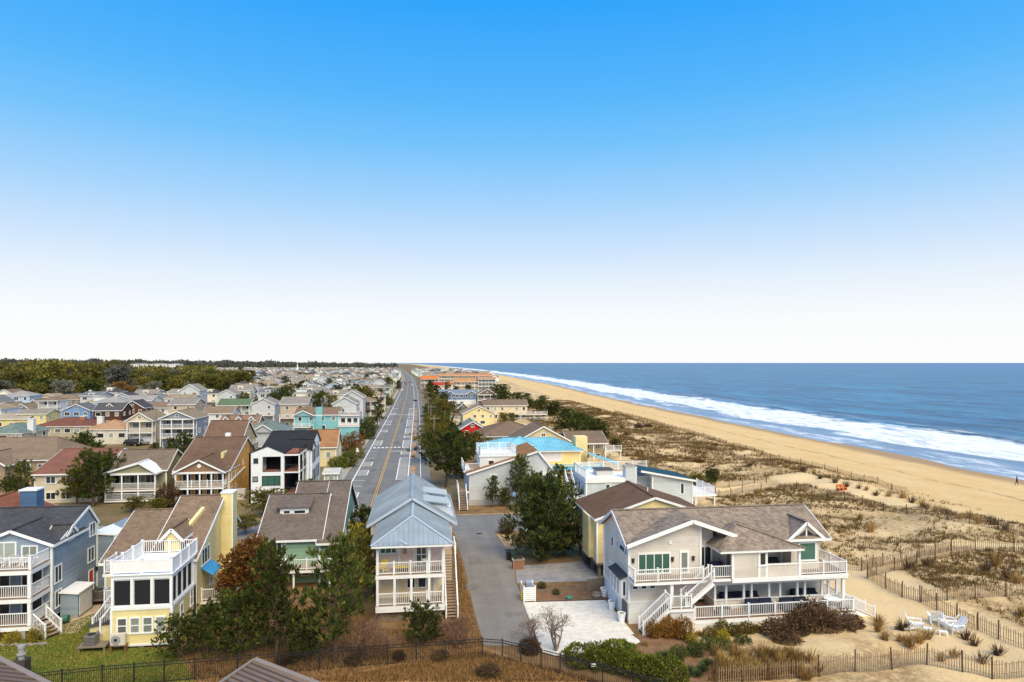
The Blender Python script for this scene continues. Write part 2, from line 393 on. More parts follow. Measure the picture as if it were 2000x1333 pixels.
# --- beach and dunes
def nd_sand(n, b, c):
    at = N(n, 'Attribute'); at.attribute_name = 'd'; d = at.outputs['Fac']
    dn = N(n, 'Math'); dn.operation = 'MULTIPLY_ADD'; dn.inputs[1].default_value = 9; n.links.new(noise_(n, .09, 5, .6), dn.inputs[0]); n.links.new(d, dn.inputs[2])
    wet = contrast(n, dn.outputs[0], 11, 6)            # wet strip at the water
    dune = contrast(n, dn.outputs[0], 43, 50)
    sand = mixc(n, contrast(n, noise_(n, .12, 6, .65), .35, .65), rgb(222, 190, 140), rgb(212, 178, 124))
    trk = contrast(n, noise_(n, .8, 5, .75), .56, .66); sand = mixc(n, mixf(n, trk, .35), sand, rgb(178, 142, 94))
    litter = contrast(n, noise_(n, .11, 7, .72), .40, .56); lit2 = contrast(n, noise_(n, 1.7, 5, .82), .35, .55)
    lm = N(n, 'Math'); lm.operation = 'MULTIPLY'; n.links.new(litter, lm.inputs[0]); n.links.new(lit2, lm.inputs[1])
    lm2 = N(n, 'Math'); lm2.operation = 'MULTIPLY'; n.links.new(lm.outputs[0], lm2.inputs[0]); n.links.new(dune, lm2.inputs[1])
    cl = N(n, 'Attribute'); cl.attribute_name = 'clear'; inv = N(n, 'Math'); inv.operation = 'SUBTRACT'; inv.inputs[0].default_value = 1; n.links.new(cl.outputs['Fac'], inv.inputs[1])
    lm3 = N(n, 'Math'); lm3.operation = 'MULTIPLY'; n.links.new(lm2.outputs[0], lm3.inputs[0]); n.links.new(inv.outputs[0], lm3.inputs[1])
    s2 = mixc(n, dune, sand, rgb(222, 194, 148)); s2 = mixc(n, mixf(n, lm3.outputs[0], .72), s2, rgb(132, 102, 64))
    wr = N(n, 'Math'); wr.operation = 'MULTIPLY'; n.links.new(contrast(n, dn.outputs[0], 26.4, 27.0), wr.inputs[0]); n.links.new(contrast(n, dn.outputs[0], 28.2, 27.4), wr.inputs[1])
    wr2 = N(n, 'Math'); wr2.operation = 'MULTIPLY'; n.links.new(wr.outputs[0], wr2.inputs[0]); n.links.new(contrast(n, noise_(n, .35, 4, .7), .42, .58), wr2.inputs[1]); s2 = mixc(n, mixf(n, wr2.outputs[0], .6), s2, rgb(112, 90, 62))
    s3 = mixc(n, mixf(n, wet, .75), s2, rgb(150, 116, 72)); fine = contrast(n, noise_(n, 7, 4, .7), .3, .7)
    n.links.new(mixc(n, .5, s3, vary(n, fine, (.5, .5, .5), .3), 'OVERLAY'), b.inputs['Base Color'])
    rr = N(n, 'MapRange'); n.links.new(wet, rr.inputs['Value']); rr.inputs['To Min'].default_value = .95; rr.inputs['To Max'].default_value = .45; n.links.new(rr.outputs[0], b.inputs['Roughness'])
    bump(n, b, noise_(n, 1.3, 8, .8), .8, .22)
def mixf(n, s, k):
    m = N(n, 'Math'); m.operation = 'MULTIPLY'; m.inputs[1].default_value = k; n.links.new(s, m.inputs[0]); return m.outputs[0]
SAND = mat('beach_sand', (.6, .45, .25), .95, .1, nd_sand)
us = [-25, -8, -3] + list(np.arange(0, 30, 2.5)) + list(np.arange(30, 100, .9))
Ysb = list(np.arange(34, 220, .9)) + grow(220, 12000, 1.2, 1.03)
def zb(x, y, u):
    if u < -2.5: return -1.5 + .06 * (u + 2)
    if y > 1500: return duneh(x, 1500 + y * .1) if u < 95 else .012
    return duneh(x, y)
beach = struct(grid_mesh('beach', lambda u, y: float(shore(y)) - u, us, Ysb, zb, SAND, 'd'))
TRK = [(1385, 964), (1450, 957), (1500, 950), (1556, 946), (1643, 962), (1770, 992), (1900, 1012), (2020, 1040)]
PTH = [(1645, 1124), (1680, 1122), (1730, 1111), (1800, 1095), (1860, 1081), (1920, 1079), (2020, 1085)]
PTO = [(1640, 1135), (1700, 1180), (1760, 1225), (1830, 1240), (1960, 1310)]
def strip_dist(q, pts):
    pts = [np.array(G(*p))[:2] for p in pts]; m = np.full(len(q), 1e9)
    for a, b in zip(pts, pts[1:]): ab = b - a; t = np.clip(((q - a) @ ab) / (ab @ ab), 0, 1); m = np.minimum(m, np.linalg.norm(q - (a + t[:, None] * ab), axis=1))
    return m
_q = np.array([v.co[:2] for v in beach.data.vertices]); _c = np.maximum.reduce([np.clip((4.0 - strip_dist(_q, TRK)) / 1.2, 0, 1), np.clip((1.7 - strip_dist(_q, PTH)) / .8, 0, 1), np.clip((7.5 - strip_dist(_q, PTO)) / 2, 0, 1)])
_a = beach.data.attributes.new('clear', 'FLOAT', 'POINT'); _a.data.foreach_set('value', _c.astype(np.float32))
def gz(x, y):
    d = float(shore(y)) - x
    return duneh(x, y) if d < 99 else 0.0
# --- sea
def nd_sea(n, b, c):
    at = N(n, 'Attribute'); at.attribute_name = 'd'; d = at.outputs['Fac']
    mp = N(n, 'Mapping'); mp.inputs['Scale'].default_value = (1, .28, 1); n.links.new(pos(n), mp.inputs['Vector'])
    big = noise_(n, .035, 6, .62, mp.outputs[0]); mid = noise_(n, .16, 6, .68, mp.outputs[0])
    dn = N(n, 'Math'); dn.operation = 'MULTIPLY_ADD'; dn.inputs[1].default_value = 46; n.links.new(big, dn.inputs[0]); n.links.new(d, dn.inputs[2])
    dn2 = N(n, 'Math'); dn2.operation = 'MULTIPLY_ADD'; dn2.inputs[1].default_value = 40; n.links.new(mid, dn2.inputs[0]); n.links.new(dn.outputs[0], dn2.inputs[2])
    D = dn2.outputs[0]                                  # d + about 36
    def band(a0, a1, b0, b1):
        m = N(n, 'Math'); m.operation = 'MULTIPLY'; n.links.new(contrast(n, D, a0, a1), m.inputs[0]); n.links.new(contrast(n, D, b1, b0), m.inputs[1]); return m.outputs[0]
    lace = contrast(n, noise_(n, .5, 7, .82, mp.outputs[0]), .42, .53)
    f1 = band(61, 66, 94, 101); f2 = band(44, 46, 49, 52); f3 = band(103, 106, 109, 115)
    la = N(n, 'Math'); la.operation = 'MULTIPLY_ADD'; la.inputs[1].default_value = .5; n.links.new(lace, la.inputs[0]); la.inputs[2].default_value = .56
    foam = N(n, 'Math'); foam.operation = 'MULTIPLY'; n.links.new(f1, foam.inputs[0]); n.links.new(la.outputs[0], foam.inputs[1])
    fa = N(n, 'Math'); fa.operation = 'MAXIMUM'; n.links.new(foam.outputs[0], fa.inputs[0])
    m3 = N(n, 'Math'); m3.operation = 'MULTIPLY'; n.links.new(lace, m3.inputs[0]); n.links.new(f2, m3.inputs[1]); n.links.new(mixf(n, m3.outputs[0], .6), fa.inputs[1])
    fb = N(n, 'Math'); fb.operation = 'MAXIMUM'; fb.use_clamp = True; n.links.new(fa.outputs[0], fb.inputs[0])
    m4 = N(n, 'Math'); m4.operation = 'MULTIPLY'; n.links.new(lace, m4.inputs[0]); n.links.new(f3, m4.inputs[1]); n.links.new(mixf(n, m4.outputs[0], .3), fb.inputs[1])
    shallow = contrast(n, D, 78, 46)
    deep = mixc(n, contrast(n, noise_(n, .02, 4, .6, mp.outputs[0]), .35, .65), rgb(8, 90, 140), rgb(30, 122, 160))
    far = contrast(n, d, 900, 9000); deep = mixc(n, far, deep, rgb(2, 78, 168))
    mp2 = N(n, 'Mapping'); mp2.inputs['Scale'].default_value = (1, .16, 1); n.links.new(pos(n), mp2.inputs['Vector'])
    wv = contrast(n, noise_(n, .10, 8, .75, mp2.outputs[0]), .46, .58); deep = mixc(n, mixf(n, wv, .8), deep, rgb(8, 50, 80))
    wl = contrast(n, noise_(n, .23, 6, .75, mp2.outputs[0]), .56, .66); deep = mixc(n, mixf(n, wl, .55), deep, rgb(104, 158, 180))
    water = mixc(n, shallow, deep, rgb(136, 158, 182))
    n.links.new(mixc(n, fb.outputs[0], water, (.86, .88, .90)), b.inputs['Base Color'])
    rr = N(n, 'MapRange'); n.links.new(fb.outputs[0], rr.inputs['Value']); rr.inputs['To Min'].default_value = .30; rr.inputs['To Max'].default_value = .9; n.links.new(rr.outputs[0], b.inputs['Roughness'])
    bump(n, b, noise_(n, .3, 8, .7, mp.outputs[0]), .9, .9)
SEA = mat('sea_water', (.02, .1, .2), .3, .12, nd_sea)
def zs(x, y, u):
    if u < 1: return -1.5
    k = math.exp(-((u - 62 - 8 * mnoise.noise(Vector((y / 60, 1, 0)))) / 5) ** 2) * (.45 + .7 * max(0, mnoise.noise(Vector((y / 35, 5, 0)))))
    k += .3 * math.exp(-((u - 38) / 4) ** 2)
    if u < 700 and y < 1500: k += .22 * mnoise.noise(Vector((x / 9, y / 26, 3)))
    return -1.5 + k
us2 = [-4, 0] + list(np.arange(1, 100, 1.5)) + grow(100, 90000, 2.2, 1.07)
Ys2 = list(np.arange(20, 360, 2.6)) + grow(360, 90000, 3, 1.05)
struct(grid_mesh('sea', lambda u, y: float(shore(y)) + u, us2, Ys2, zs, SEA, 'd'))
# --- roads
def nd_asph(n, b, c):
    f = contrast(n, noise_(n, .25, 6, .65), .35, .65); f2 = contrast(n, noise_(n, 12, 3, .7), .3, .7)
    mp = N(n, 'Mapping'); mp.inputs['Scale'].default_value = (1, .04, 1); n.links.new(pos(n), mp.inputs['Vector'])
    tr = contrast(n, noise_(n, .9, 3, .5, mp.outputs[0]), .4, .62)
    a = mixc(n, f, tuple(x * .86 for x in c), tuple(x * 1.12 for x in c)); a = mixc(n, mixf(n, tr, .35), a, tuple(x * .72 for x in c))
    n.links.new(mixc(n, .4, a, vary(n, f2, (.5, .5, .5), .3), 'OVERLAY'), b.inputs['Base Color'])
ASPH = mat('asphalt', rgb(124, 122, 120), .92, .15, nd_asph); ASPH2 = mat('asphalt_lane', rgb(132, 127, 121), .92, .15, nd_asph)
LINEW = mat('road_paint_white', rgb(236, 234, 228), .8, .2, nd_paint); LINEY = mat('road_paint_yellow', rgb(206, 160, 72), .8, .2, nd_paint)
BRICKM = mat('paver_brick', rgb(188, 146, 116), .9, .1, nd_ground(2.5, rgb(160, 128, 104), .3))
RD = np.array([(95, -7.1), (300, -7.1), (500, -8.2), (957, -13.6), (1413, -28), (2600, -75)], float)
def rdx(Y): return float(np.interp(Y, RD[:, 0], RD[:, 1]))
RY = [97] + list(range(110, 300, 20)) + grow(300, 2600, 30, 1.12)
def ribbon(name, a, b, z, m, ys=RY, parent=None, t=None):
    q = MB()
    for i in range(len(ys) - 1):
        y0, y1 = ys[i], ys[i + 1]; p = [(rdx(y0) + a, y0, z), (rdx(y0) + b, y0, z), (rdx(y1) + b, y1, z), (rdx(y1) + a, y1, z)]
        q.slab(p, t) if t else q.poly(p)
    return q.build(name, m, parent)
road = struct(ribbon('road', -6.6, 9.4, .012, ASPH))
for i, (a, b) in enumerate(((-.22, -.10), (.10, .22))): ribbon('centre_line', a, b, .020, LINEY, parent=road)
ribbon('edge_line', -5.2, -4.98, .020, LINEW, parent=road); ribbon('edge_line', 4.98, 5.2, .020, LINEW, parent=road); ribbon('edge_line', 7.45, 7.57, .020, LINEW, parent=road)
def mark(x0, x1, y0, y1, m=LINEW): q = MB().poly([(x0, y0, .020), (x1, y0, .020), (x1, y1, .020), (x0, y1, .020)]); q.build('road_marking', m, road)
def markp(pts, m=LINEW): MB().poly([(x, y, .020) for x, y in pts]).build('road_marking', m, road)
yy = 106.0; k = 0
while yy < 420:
    for s in (-1, 1):
        a, b = (-12.05, -9.95) if s < 0 else (-4.25, -2.15)
        mark(a, b, yy, yy + .22)
        box_ = (k % 6 in (1,)) or (s > 0 and k % 4 in (0, 2)) or (k % 9 == 5)
        if box_ and yy < 330:
            x_ = b - .12 if s < 0 else a
            mark(x_ - .03, x_ + .15, yy, yy + 6)
            for q in np.arange(.7, 5.6, 1.05): markp([(a + .15, yy + q), (a + .15, yy + q + .24), (b - .15, yy + q + .83), (b - .15, yy + q + .59)])
    yy += 6.0; k += 1
for cy in (179.0, 292.0):                                   # crosswalk dashes
    for i in range(9): mark(-11.6 + i * 1.05, -10.95 + i * 1.05, cy, cy + 1.6)
mark(-12.0, -7.4, 101.2, 101.7); mark(-6.8, -2.2, 172, 172.45)
# brick strip between the parking bays and the footway
ys_ = 104.0
while ys_ < 330:
    if int(ys_ / 7) % 3: MB().box(-1.75, -.65, ys_, ys_ + 5.2, .0, .06).build('paver_strip', BRICKM, road)
    ys_ += 6.2
kerb = ribbon('kerb', -7.0, -6.75, .13, CONC, parent=road, t=.13)
sidew = struct(ribbon('pavement', -8.6, -7.0, .10, CONC, ys=[110] + RY[2:], t=.10))
def nd_plain(n, b, c): nd_paint(n, b, c)
def flat(name, pts, m, z, parent=None):
    o = MB().poly([(p[0], p[1], z) for p in pts]).build(name, m, parent)
    return struct(o) if not parent else o
def px(*ps): return [G(*p) for p in ps]
flat('side_street', [(-220, 88.5), (17, 88.5), (17, 98.5), (-220, 98.5)], ASPH, .016)
flat('street_line', [(-60, 93.4), (-26, 93.4), (-26, 93.55), (-60, 93.55)], LINEY, .024); flat('street_line', [(-60, 88.9), (-26, 88.9), (-26, 89.05), (-60, 89.05)], LINEW, .024); flat('street_line', [(-60, 97.9), (-26, 97.9), (-26, 98.05), (-60, 98.05)], LINEW, .024)
SANDY = mat('sandy_verge', rgb(196, 168, 128), .95, .1, nd_ground(.8, rgb(168, 136, 98), .35))
MULCH = mat('mulch', rgb(140, 108, 82), .95, .05, nd_ground(1.1, rgb(120, 92, 68), .5))
PINE_STRAW = mat('pine_straw', rgb(140, 112, 80), .95, .05, nd_ground(.5, rgb(112, 88, 60), .55))
DRY = mat('dry_ground', rgb(182, 146, 104), .95, .05, nd_ground(.35, rgb(134, 98, 60), .5))
LAWNM = mat('lawn', rgb(100, 116, 48), .95, .05, nd_ground(.5, rgb(150, 126, 68), .5, .38, .66))
WGRAV = mat('white_gravel', rgb(232, 227, 216), .95, .1, nd_ground(1.6, rgb(216, 208, 194), .22, .42, .62, .8))
GGRAV = mat('grey_gravel', rgb(138, 136, 138), .95, .1, nd_ground(1.0, rgb(160, 156, 152), .35))
DRIVE = mat('drive_concrete', rgb(196, 176, 150), .9, .1, nd_ground(1.0, rgb(178, 158, 132), .25))
flat('yard_ground', [(-30, 40), (48, 38), (40, 52), (17, 62), (17, 88.4), (-30, 88.4)], PINE_STRAW, .006)
flat('verge', [(-1, 98.6), (17, 98.6), (17, 100.6), (-1, 100.2)], SANDY, .020)
flat('yard_ground', px((600, 1333), (940, 1262), (1020, 1290), (1180, 1333)), DRY, .012)
flat('yard_ground', [(4.6, 99.0), (20, 99.0), (20, 112), (4.6, 112)], PINE_STRAW, .022)
lane = flat('lane', px((886, 1037), (966, 1037), (972, 1052), (1002, 1090), (1008, 1140), (1028, 1185), (1050, 1262), (945, 1262), (925, 1190), (908, 1110)), ASPH2, .024)
flat('verge', px((968, 1043), (1002, 1046), (1012, 1075), (1000, 1092), (975, 1052)), SANDY, .028)
MB().lathe(G(936, 1043), [(.001, .026), (.42, .026), (.42, .034), (.001, .034)], 14).build('manhole_cover', mat('cast_iron', (.05, .05, .05), .7, .3), lane)
flat('gravel_pad', px((1006, 1106), (1140, 1097), (1172, 1128), (1152, 1136), (1010, 1140)), GGRAV, .028)
flat('planting_bed', px((1030, 1150), (1185, 1140), (1188, 1171), (1034, 1178)), MULCH, .030)
gravel = flat('gravel_drive', px((1022, 1178), (1182, 1173), (1228, 1226), (1252, 1256), (1200, 1272), (1085, 1282), (1060, 1275), (1040, 1225)), WGRAV, .036)
flat('mulch_bed', px((1232, 1240), (1255, 1256), (1200, 1280), (1330, 1333), (1480, 1333), (1520, 1270), (1500, 1235), (1350, 1238)), MULCH, .040)
for a, b in (((1255, 1256), (1228, 1226)), ((1255, 1256), (1215, 1274)), ((1022, 1177), (1182, 1172))):
    p, q = G(*a), G(*b); flat('timber_edging', [p, q, q + Vector((0, .12, 0)), p + Vector((.02, .14, 0))], WOODG, .09)
flat('lawn', px((-40, 1262), (150, 1210), (185, 1198), (188, 1262), (345, 1270), (380, 1333), (-40, 1350)), LAWNM, .020)
flat('garden_path', px((118, 1226), (180, 1183), (198, 1182), (190, 1200), (150, 1237), (120, 1240)), DRIVE, .034)

PATCH = mat('asphalt_patch', rgb(112, 110, 109), .92, .15, nd_asph); rp_ = random.Random(4)
for i in range(16):
    y_ = 104 + i * 17 + rp_.uniform(-5, 5); x_ = rp_.uniform(-11.5, -4.5); w2 = rp_.uniform(.6, 2.2); l2 = rp_.uniform(1.2, 7)
    MB().poly([(x_, y_, .016), (x_ + w2, y_ + .1, .016), (x_ + w2, y_ + l2, .016), (x_ - .05, y_ + l2, .016)]).build('asphalt_patch', PATCH, road)
for pts_ in ([(4.3, 66), (5.4, 65.8), (5.9, 66.6), (5.6, 67.9), (4.5, 67.6)], [(5.6, 74), (6.9, 74.4), (7.0, 77.2), (6.2, 78.1), (5.5, 77.4)], [(7.5, 58.5), (9.2, 58.6), (9.1, 59.6), (7.4, 59.5)]): MB().poly([(a_, b_, .029) for a_, b_ in pts_]).build('asphalt_patch', mat('lane_patch', rgb(122, 117, 112), .92, .15, nd_asph), lane)
# ================================================================ the large houses in front
def house(name, label, x, y, group=None): return thing(name, label, 'house', (x, y, 0), group=group)
def wrow(h, face, plane, us, z, w_, hh, **k):
    for u in us: win(h, face, plane, u, z, w_, hh, **k)
def walls(h, x0, x1, y0, y1, z0, z1, m, name='wall', corner=True):
    o = part(h, name, m, (x0, x1, y0, y1, z0, z1))
    if corner:
        for (cx, cy) in ((x0, y0), (x1, y0), (x1, y1), (x0, y1)):
            part(h, 'corner_board', WHITE, (cx - .09, cx + .09, cy - .09, cy + .09, z0 + .01, z1 - .01))
    return o
def deck(h, x0, x1, y0, y1, z, t=.28, m=None, rim=True, name='deck'):
    d = part(h, name, m or DECK, (x0, x1, y0, y1, z - .05, z))
    if rim: part(d, 'rim', WHITE, (x0 - .03, x1 + .03, y0 - .03, y1 + .03, z - t, z - .052))
    return d
def side_gable(h, x, y0, yr, y1, ze0, zr, ze1, m, t=.12, name='gable_wall', e=1):
    MB().prism([(x, y0, ze0), (x, yr, zr), (x, y1, ze1)], (-t * e, 0, 0)).build(name, m, h)
def seams(roof, poly, sp, m, hgt=.06, wd=.05):
    p = [Vector(q) for q in poly]; e = (p[1] - p[0]).normalized(); nrm = e.cross(p[2] - p[0]).normalized()
    if nrm.z < 0: nrm = -nrm
    s = nrm.cross(e)
    q = [((v - p[0]).dot(e), (v - p[0]).dot(s)) for v in p]; u = min(a for a, _ in q) + sp / 2; um = max(a for a, _ in q)
    while u < um - .05:
        ys = []
        for i in range(len(q)):
            (a, b), (c, d) = q[i], q[(i + 1) % len(q)]
            if (a - u) * (c - u) < 0: ys.append(b + (d - b) * (u - a) / (c - a))
        if len(ys) >= 2 and max(ys) - min(ys) > .15:
            A = p[0] + e * u + s * min(ys) + nrm * hgt / 2; B = p[0] + e * u + s * max(ys) + nrm * hgt / 2
            MB().bar(A, B, wd, hgt).build('roof_seam', m, roof)
        u += sp
def lantern(h, x, y, z):
    MB().box(x - .09, x + .09, y - .16, y, z - .2, z + .12).box(x - .12, x + .12, y - .2, y, z + .12, z + .17).build('wall_lamp', BLACKM, h)
def curtain(*a): pass
def adirondack_mesh():
    q = MB()
    for i in range(5): x = -.24 + i * .12; q.bar((x, .18, .34), (x * 1.15, .58, 1.02 - abs(i - 2) * .05), .10, .025)
    for i in range(5): y = -.36 + i * .13; q.box(-.28, .28, y, y + .11, .40 - i * .028, .43 - i * .028)
    for s in (-1, 1):
        q.box(s * .40 - .07, s * .40 + .07, -.42, .36, .56, .59); q.bar((s * .33, -.38, 0), (s * .36, -.38, .56), .09, .04)
        q.bar((s * .30, -.40, .36), (s * .30, .62, .03), .04, .12); q.bar((s * .36, .30, .05), (s * .36, .30, .56), .06, .04)
    return q
CHAIR = {}
def adirondack(loc, rz, label, m, key, group=None):
    if key not in CHAIR:
        b = adirondack_mesh(); CHAIR[key] = b.mesh('adirondack_chair', m)
    return tag(link('adirondack_chair', CHAIR[key], None, loc, rz), label, 'chair', group)
WPLASTIC = mat('white_plastic', (.84, .84, .83), .5, .35); YPLASTIC = mat('yellow_plastic', rgb(240, 205, 40), .5, .35)
# ---------------------------------------------------------------- E: the big beige house by the dune
BEIGE = S('beige', 224, 215, 204); BEIGEW = S('pale_base', 234, 232, 228)
CEDAR = mat('shingle_cedar', rgb(136, 122, 110), .95, .05, shingle_nodes(.55, .9, .24))
def z8(x, y): return 1100 + x / 3.308, 930 + y / 3.308
E_ = house('beach_house', 'large beige clapboard beach house with weathered shingle roof, two decks and outside stairs', 17.6, 55.6)
x0, x1, yf, yb = 17.55, 35.2, 55.6, 63.2
part(E_, 'foundation_wall', BEIGEW, (x0 - .02, 22.3, yf - .03, yb, 0, 1.86))
walls(E_, x0, 23.85, yf, yb, 1.86, 6.75, BEIGE); part(E_, 'wall', BEIGE, (23.85, x1, 57.2, yb, 1.2, 6.75))
part(E_, 'water_table', WHITE, (x0 - .06, 22.2, yf - .07, yf - .031, 1.78, 1.94))
YR, ZR = 59.4, 8.62
sl = (ZR - 6.75) / (YR - 55.5)
def ez(y): return ZR - (YR - y) * sl + .18
mr = MB().slab([(x0 - .4, 55.1, ez(55.1)), (x0 - .4, YR, ez(YR)), (x1 + .4, YR, ez(YR)), (x1 + .4, 55.1, ez(55.1)), (26.7, 55.1, ez(55.1)), (23.2, YR - .15, ez(YR - .15))][::-1], .16)
mr.slab([(x0 - .4, YR, ez(YR)), (x0 - .4, yb + .4, 6.7), (x1 + .4, yb + .4, 6.7), (x1 + .4, YR, ez(YR))][::-1], .16)
mro = mr.build('roof', CEDAR, E_); MB().bar((x0 - .4, YR, ez(YR) + .02), (x1 + .4, YR, ez(YR) + .02), .34, .05).build('ridge_cap', CEDAR, mro)
for xx in (x0 - .42, x1 + .42): MB().bar((xx, 55.1, ez(55.1) - .1), (xx, YR, ez(YR) - .1), .06, .26).bar((xx, YR, ez(YR) - .1), (xx, yb + .4, 6.6), .06, .26).build('fascia', WHITE, mro)
MB().bar((26.7, 55.08, ez(55.1) - .1), (x1 + .4, 55.08, ez(55.1) - .1), .06, .2).build('fascia', WHITE, mro)
for xx, e in ((x0, 1), (x1, -1)): MB().prism([(xx, yf, 6.75), (xx, YR, ZR), (xx, yb, 6.75)], (e * .12, 0, 0)).build('gable_wall', BEIGE, E_)
# front cross gable
fr = MB(); ze = 6.78; pk = (22.95, 8.58); ov = .7
fr.slab([(x0 - .35, yf - ov, ze - .05 + .14), (pk[0], yf - ov, pk[1] + .18), (pk[0], YR + .3, pk[1] + .2), (x0 - .35, YR - 3.0, ze + .09)], .15)
fr.slab([(pk[0], yf - ov, pk[1] + .18), (26.75, yf - ov, 7.22 + .14), (26.75, YR, 7.24 + .14), (pk[0], YR + .3, pk[1] + .2)], .15)
r_ = fr.build('roof', CEDAR, E_)
tr = MB().bar((x0 - .4, yf - ov - .05, ze - .08), (pk[0], yf - ov - .05, pk[1] + .04), .06, .32).bar((pk[0], yf - ov - .05, pk[1] + .04), (26.8, yf - ov - .05, 7.24), .06, .32); tr.build('fascia', WHITE, r_)
MB().prism([(x0, yf - .02, 6.75), (23.85, yf - .02, 6.75), (23.85, yf - .02, 8.22), (pk[0], yf - .02, 8.5), ], (0, .12, 0)).build('gable_wall', BEIGE, E_)
MB().prism([(23.85, yf + .9, 6.2), (25.4, yf + .9, 6.2), (25.4, yf + .9, 7.55), (23.85, yf + .9, 8.2)], (0, .1, 0)).build('recess_wall', BEIGE, E_)
part(E_, 'recess_wall', BEIGE, (23.86, 25.4, 56.5, 57.2, 4.0, 6.2)); part(E_, 'corner_board', WHITE, (23.80, 23.96, yf - .06, yf + .08, 3.9, 8.15))
win(E_, '-Y', 56.5, 24.62, 5.1, 1.3, 2.05, cols=2, gm=GLASS, name='sliding_door')
win(E_, '-Y', yf, 19.75, 5.02, 2.9, 1.75, cols=4, gm=GLASSG, fr=.12); win(E_, '-Y', yf, 22.42, 5.02, .75, 1.9, cols=1, gm=GLASSC, fr=.14, name='door')
for lx in (17.9, 21.35, 23.2): lantern(E_, lx, yf, 5.35)
MB().box(21.05, 21.3, yf - .1, yf, 6.62, 6.85).build('flood_lamp', WHITE, E_)
for u in (18.0, 18.75, 19.5): win(E_, '-Y', yf, u + .1, 3.15, .62, .62, cols=1)
# left side
for (a, b, c, d) in ((312, 385, 326, 460), (348, 418, 358, 465), (365, 430, 398, 500), (402, 468, 414, 515), (297, 545, 308, 580)):
    winpx(E_, x0, *z8(a, b), *z8(c, d), face='-X', cols=1, fr=.06)
bay = part(E_, 'bay', BEIGEW, (x0 - .55, x0, 56.1, 59.3, 2.0, 3.75)); MB().slab([(x0 - .7, 55.9, 3.72), (x0, 55.9, 4.05), (x0, 59.5, 4.05), (x0 - .7, 59.5, 3.72)], .1).build('bay_roof', mat('dark_roof', (.05, .05, .055), .7, .3), bay)
wrow(E_, '-X', x0 - .55, (56.8, 57.7, 58.6), 2.85, .62, 1.4, cols=1); win(E_, '-Y', 56.1, x0 - .27, 2.85, .42, 1.4, cols=1)
part(E_, 'garage_door', mat('garage_dark', rgb(120, 112, 102), .8, .2, nd_paint), (x0 - .06, x0 - .02, 55.95, 57.4, .05, 1.6))
part(E_, 'garage_door', WHITE, (x0 - .07, x0 - .021, 58.6, 61.6, .05, 1.7)); part(E_, 'trim_band', WHITE, (x0 - .12, x0 - .022, 55.55, yb, 1.78, 1.95))
# upper deck, left half
deck(E_, 17.5, 23.9, 53.95, yf - .03, 4.0); deck(E_, 23.9, 26.1, 54.1, 56.5, 4.0)
railing(E_, (17.55, 54.0), (23.4, 54.0), 4.0); railing(E_, (17.55, yf - .05), (17.55, 54.0), 4.0, posts=False); railing(E_, (24.2, 54.15), (26.0, 54.15), 4.0)
posts(E_, [(20.75, 54.2)], 1.2, 3.72, w_=.26)
# sunroom with hip roof
sx0, sx1, sy = 26.0, 32.0, 54.0
part(E_, 'sunroom_wall', BEIGE, (sx0, sx1, sy, sy + .15, 4.02, 4.95)); part(E_, 'sunroom_wall', BEIGE, (sx0, 28.3, sy, sy + .15, 4.95, 6.3)); part(E_, 'sunroom_wall', BEIGE, (sx0 + .3, sx0 + .45, 56, 57.2, 4.02, 6.3))
part(E_, 'sunroom_floor', DECK, (sx0, sx1, sy + .15, 57.2, 3.95, 4.02)); part(E_, 'header_beam', WHITE, (sx0 - .02, sx1 + .02, sy - .03, sy + .2, 6.1, 6.34)); part(E_, 'band_board', WHITE, (sx0 - .04, 36.4, sy - .06, sy - .01, 3.6, 4.0))
posts(E_, [(sx0 + .02, sy + .05), (28.35, sy + .05), (29.0, sy + .05), (sx1 - .02, sy + .05), (sx1, 57)], 4.0, 6.2, w_=.2)
win(E_, '-Y', sy - .01, 28.65, 5.5, .8, 1.15, cols=1); part(E_, 'sunroom_sill', WHITE, (28.2, sx1, sy - .08, sy + .2, 4.95, 5.03))
hip(E_, sx0 - .9, sx1, sy, 58.2, 6.36, 8.1, CEDAR, .35, rx=(27.2, 56.0, 27.6, 56.6))
for (sx, syy) in ((25.2, 55.2), (29.2, 55.6), (30.6, 55.8)):
    q = MB().box(-.55, .55, -.4, .4, 0, .55).box(-.55, .55, .2, .45, .5, .95); q.prism([(-.55, -.4, .55), (-.55, .2, .75), (-.55, .2, .55)], (1.1, 0, 0))
    tag(link('covered_armchair', q.mesh('covered_armchair', NAVY), None, (sx, syy, 4.02)), 'garden armchair under a dark navy cover on the upper deck of the beige house', 'armchair', 'covered chairs upstairs at the beige house')
# right gable dormer and upper right deck
gy = 55.5; gx0, gx1 = 31.9, 34.9
part(E_, 'dormer_wall', BEIGE, (gx0 + .2, gx1 - .2, gy, 57.3, 4.0, 6.8)); gable(E_, gx0, gx1, gy, 59.5, 6.75, 8.05, 'Y', CEDAR, BEIGE, .3)
win(E_, '-Y', gy, 33.6, 5.55, 1.7, 1.7, cols=1, gm=GLASSG, fr=.14)
for s in (-1, 1):
    c = 33.5; q = MB().prism([(c + s * .08, gy - .03, 6.75), (c + s * 1.0, gy - .03, 6.75), (c + s * .08, gy - .03, 7.45)], (0, .02, 0)); q.build('pane', GLASS, E_)
MB().box(33.44, 33.56, gy - .07, gy, 6.5, 7.8).box(32.3, 34.7, gy - .08, gy, 6.5, 6.72).build('window_trim', WHITE, E_)
d_ = deck(E_, sx1, 36.4, 53.95, 63.5, 4.0); railing(E_, (sx1 + .1, 54.05), (36.3, 54.05), 4.0); railing(E_, (36.3, 54.05), (36.3, 63.4), 4.0)
part(E_, 'deck_mat', mat('tan_mat', rgb(205, 160, 112), .9, .1), (32.4, 35.6, 56, 59, 4.006, 4.03))
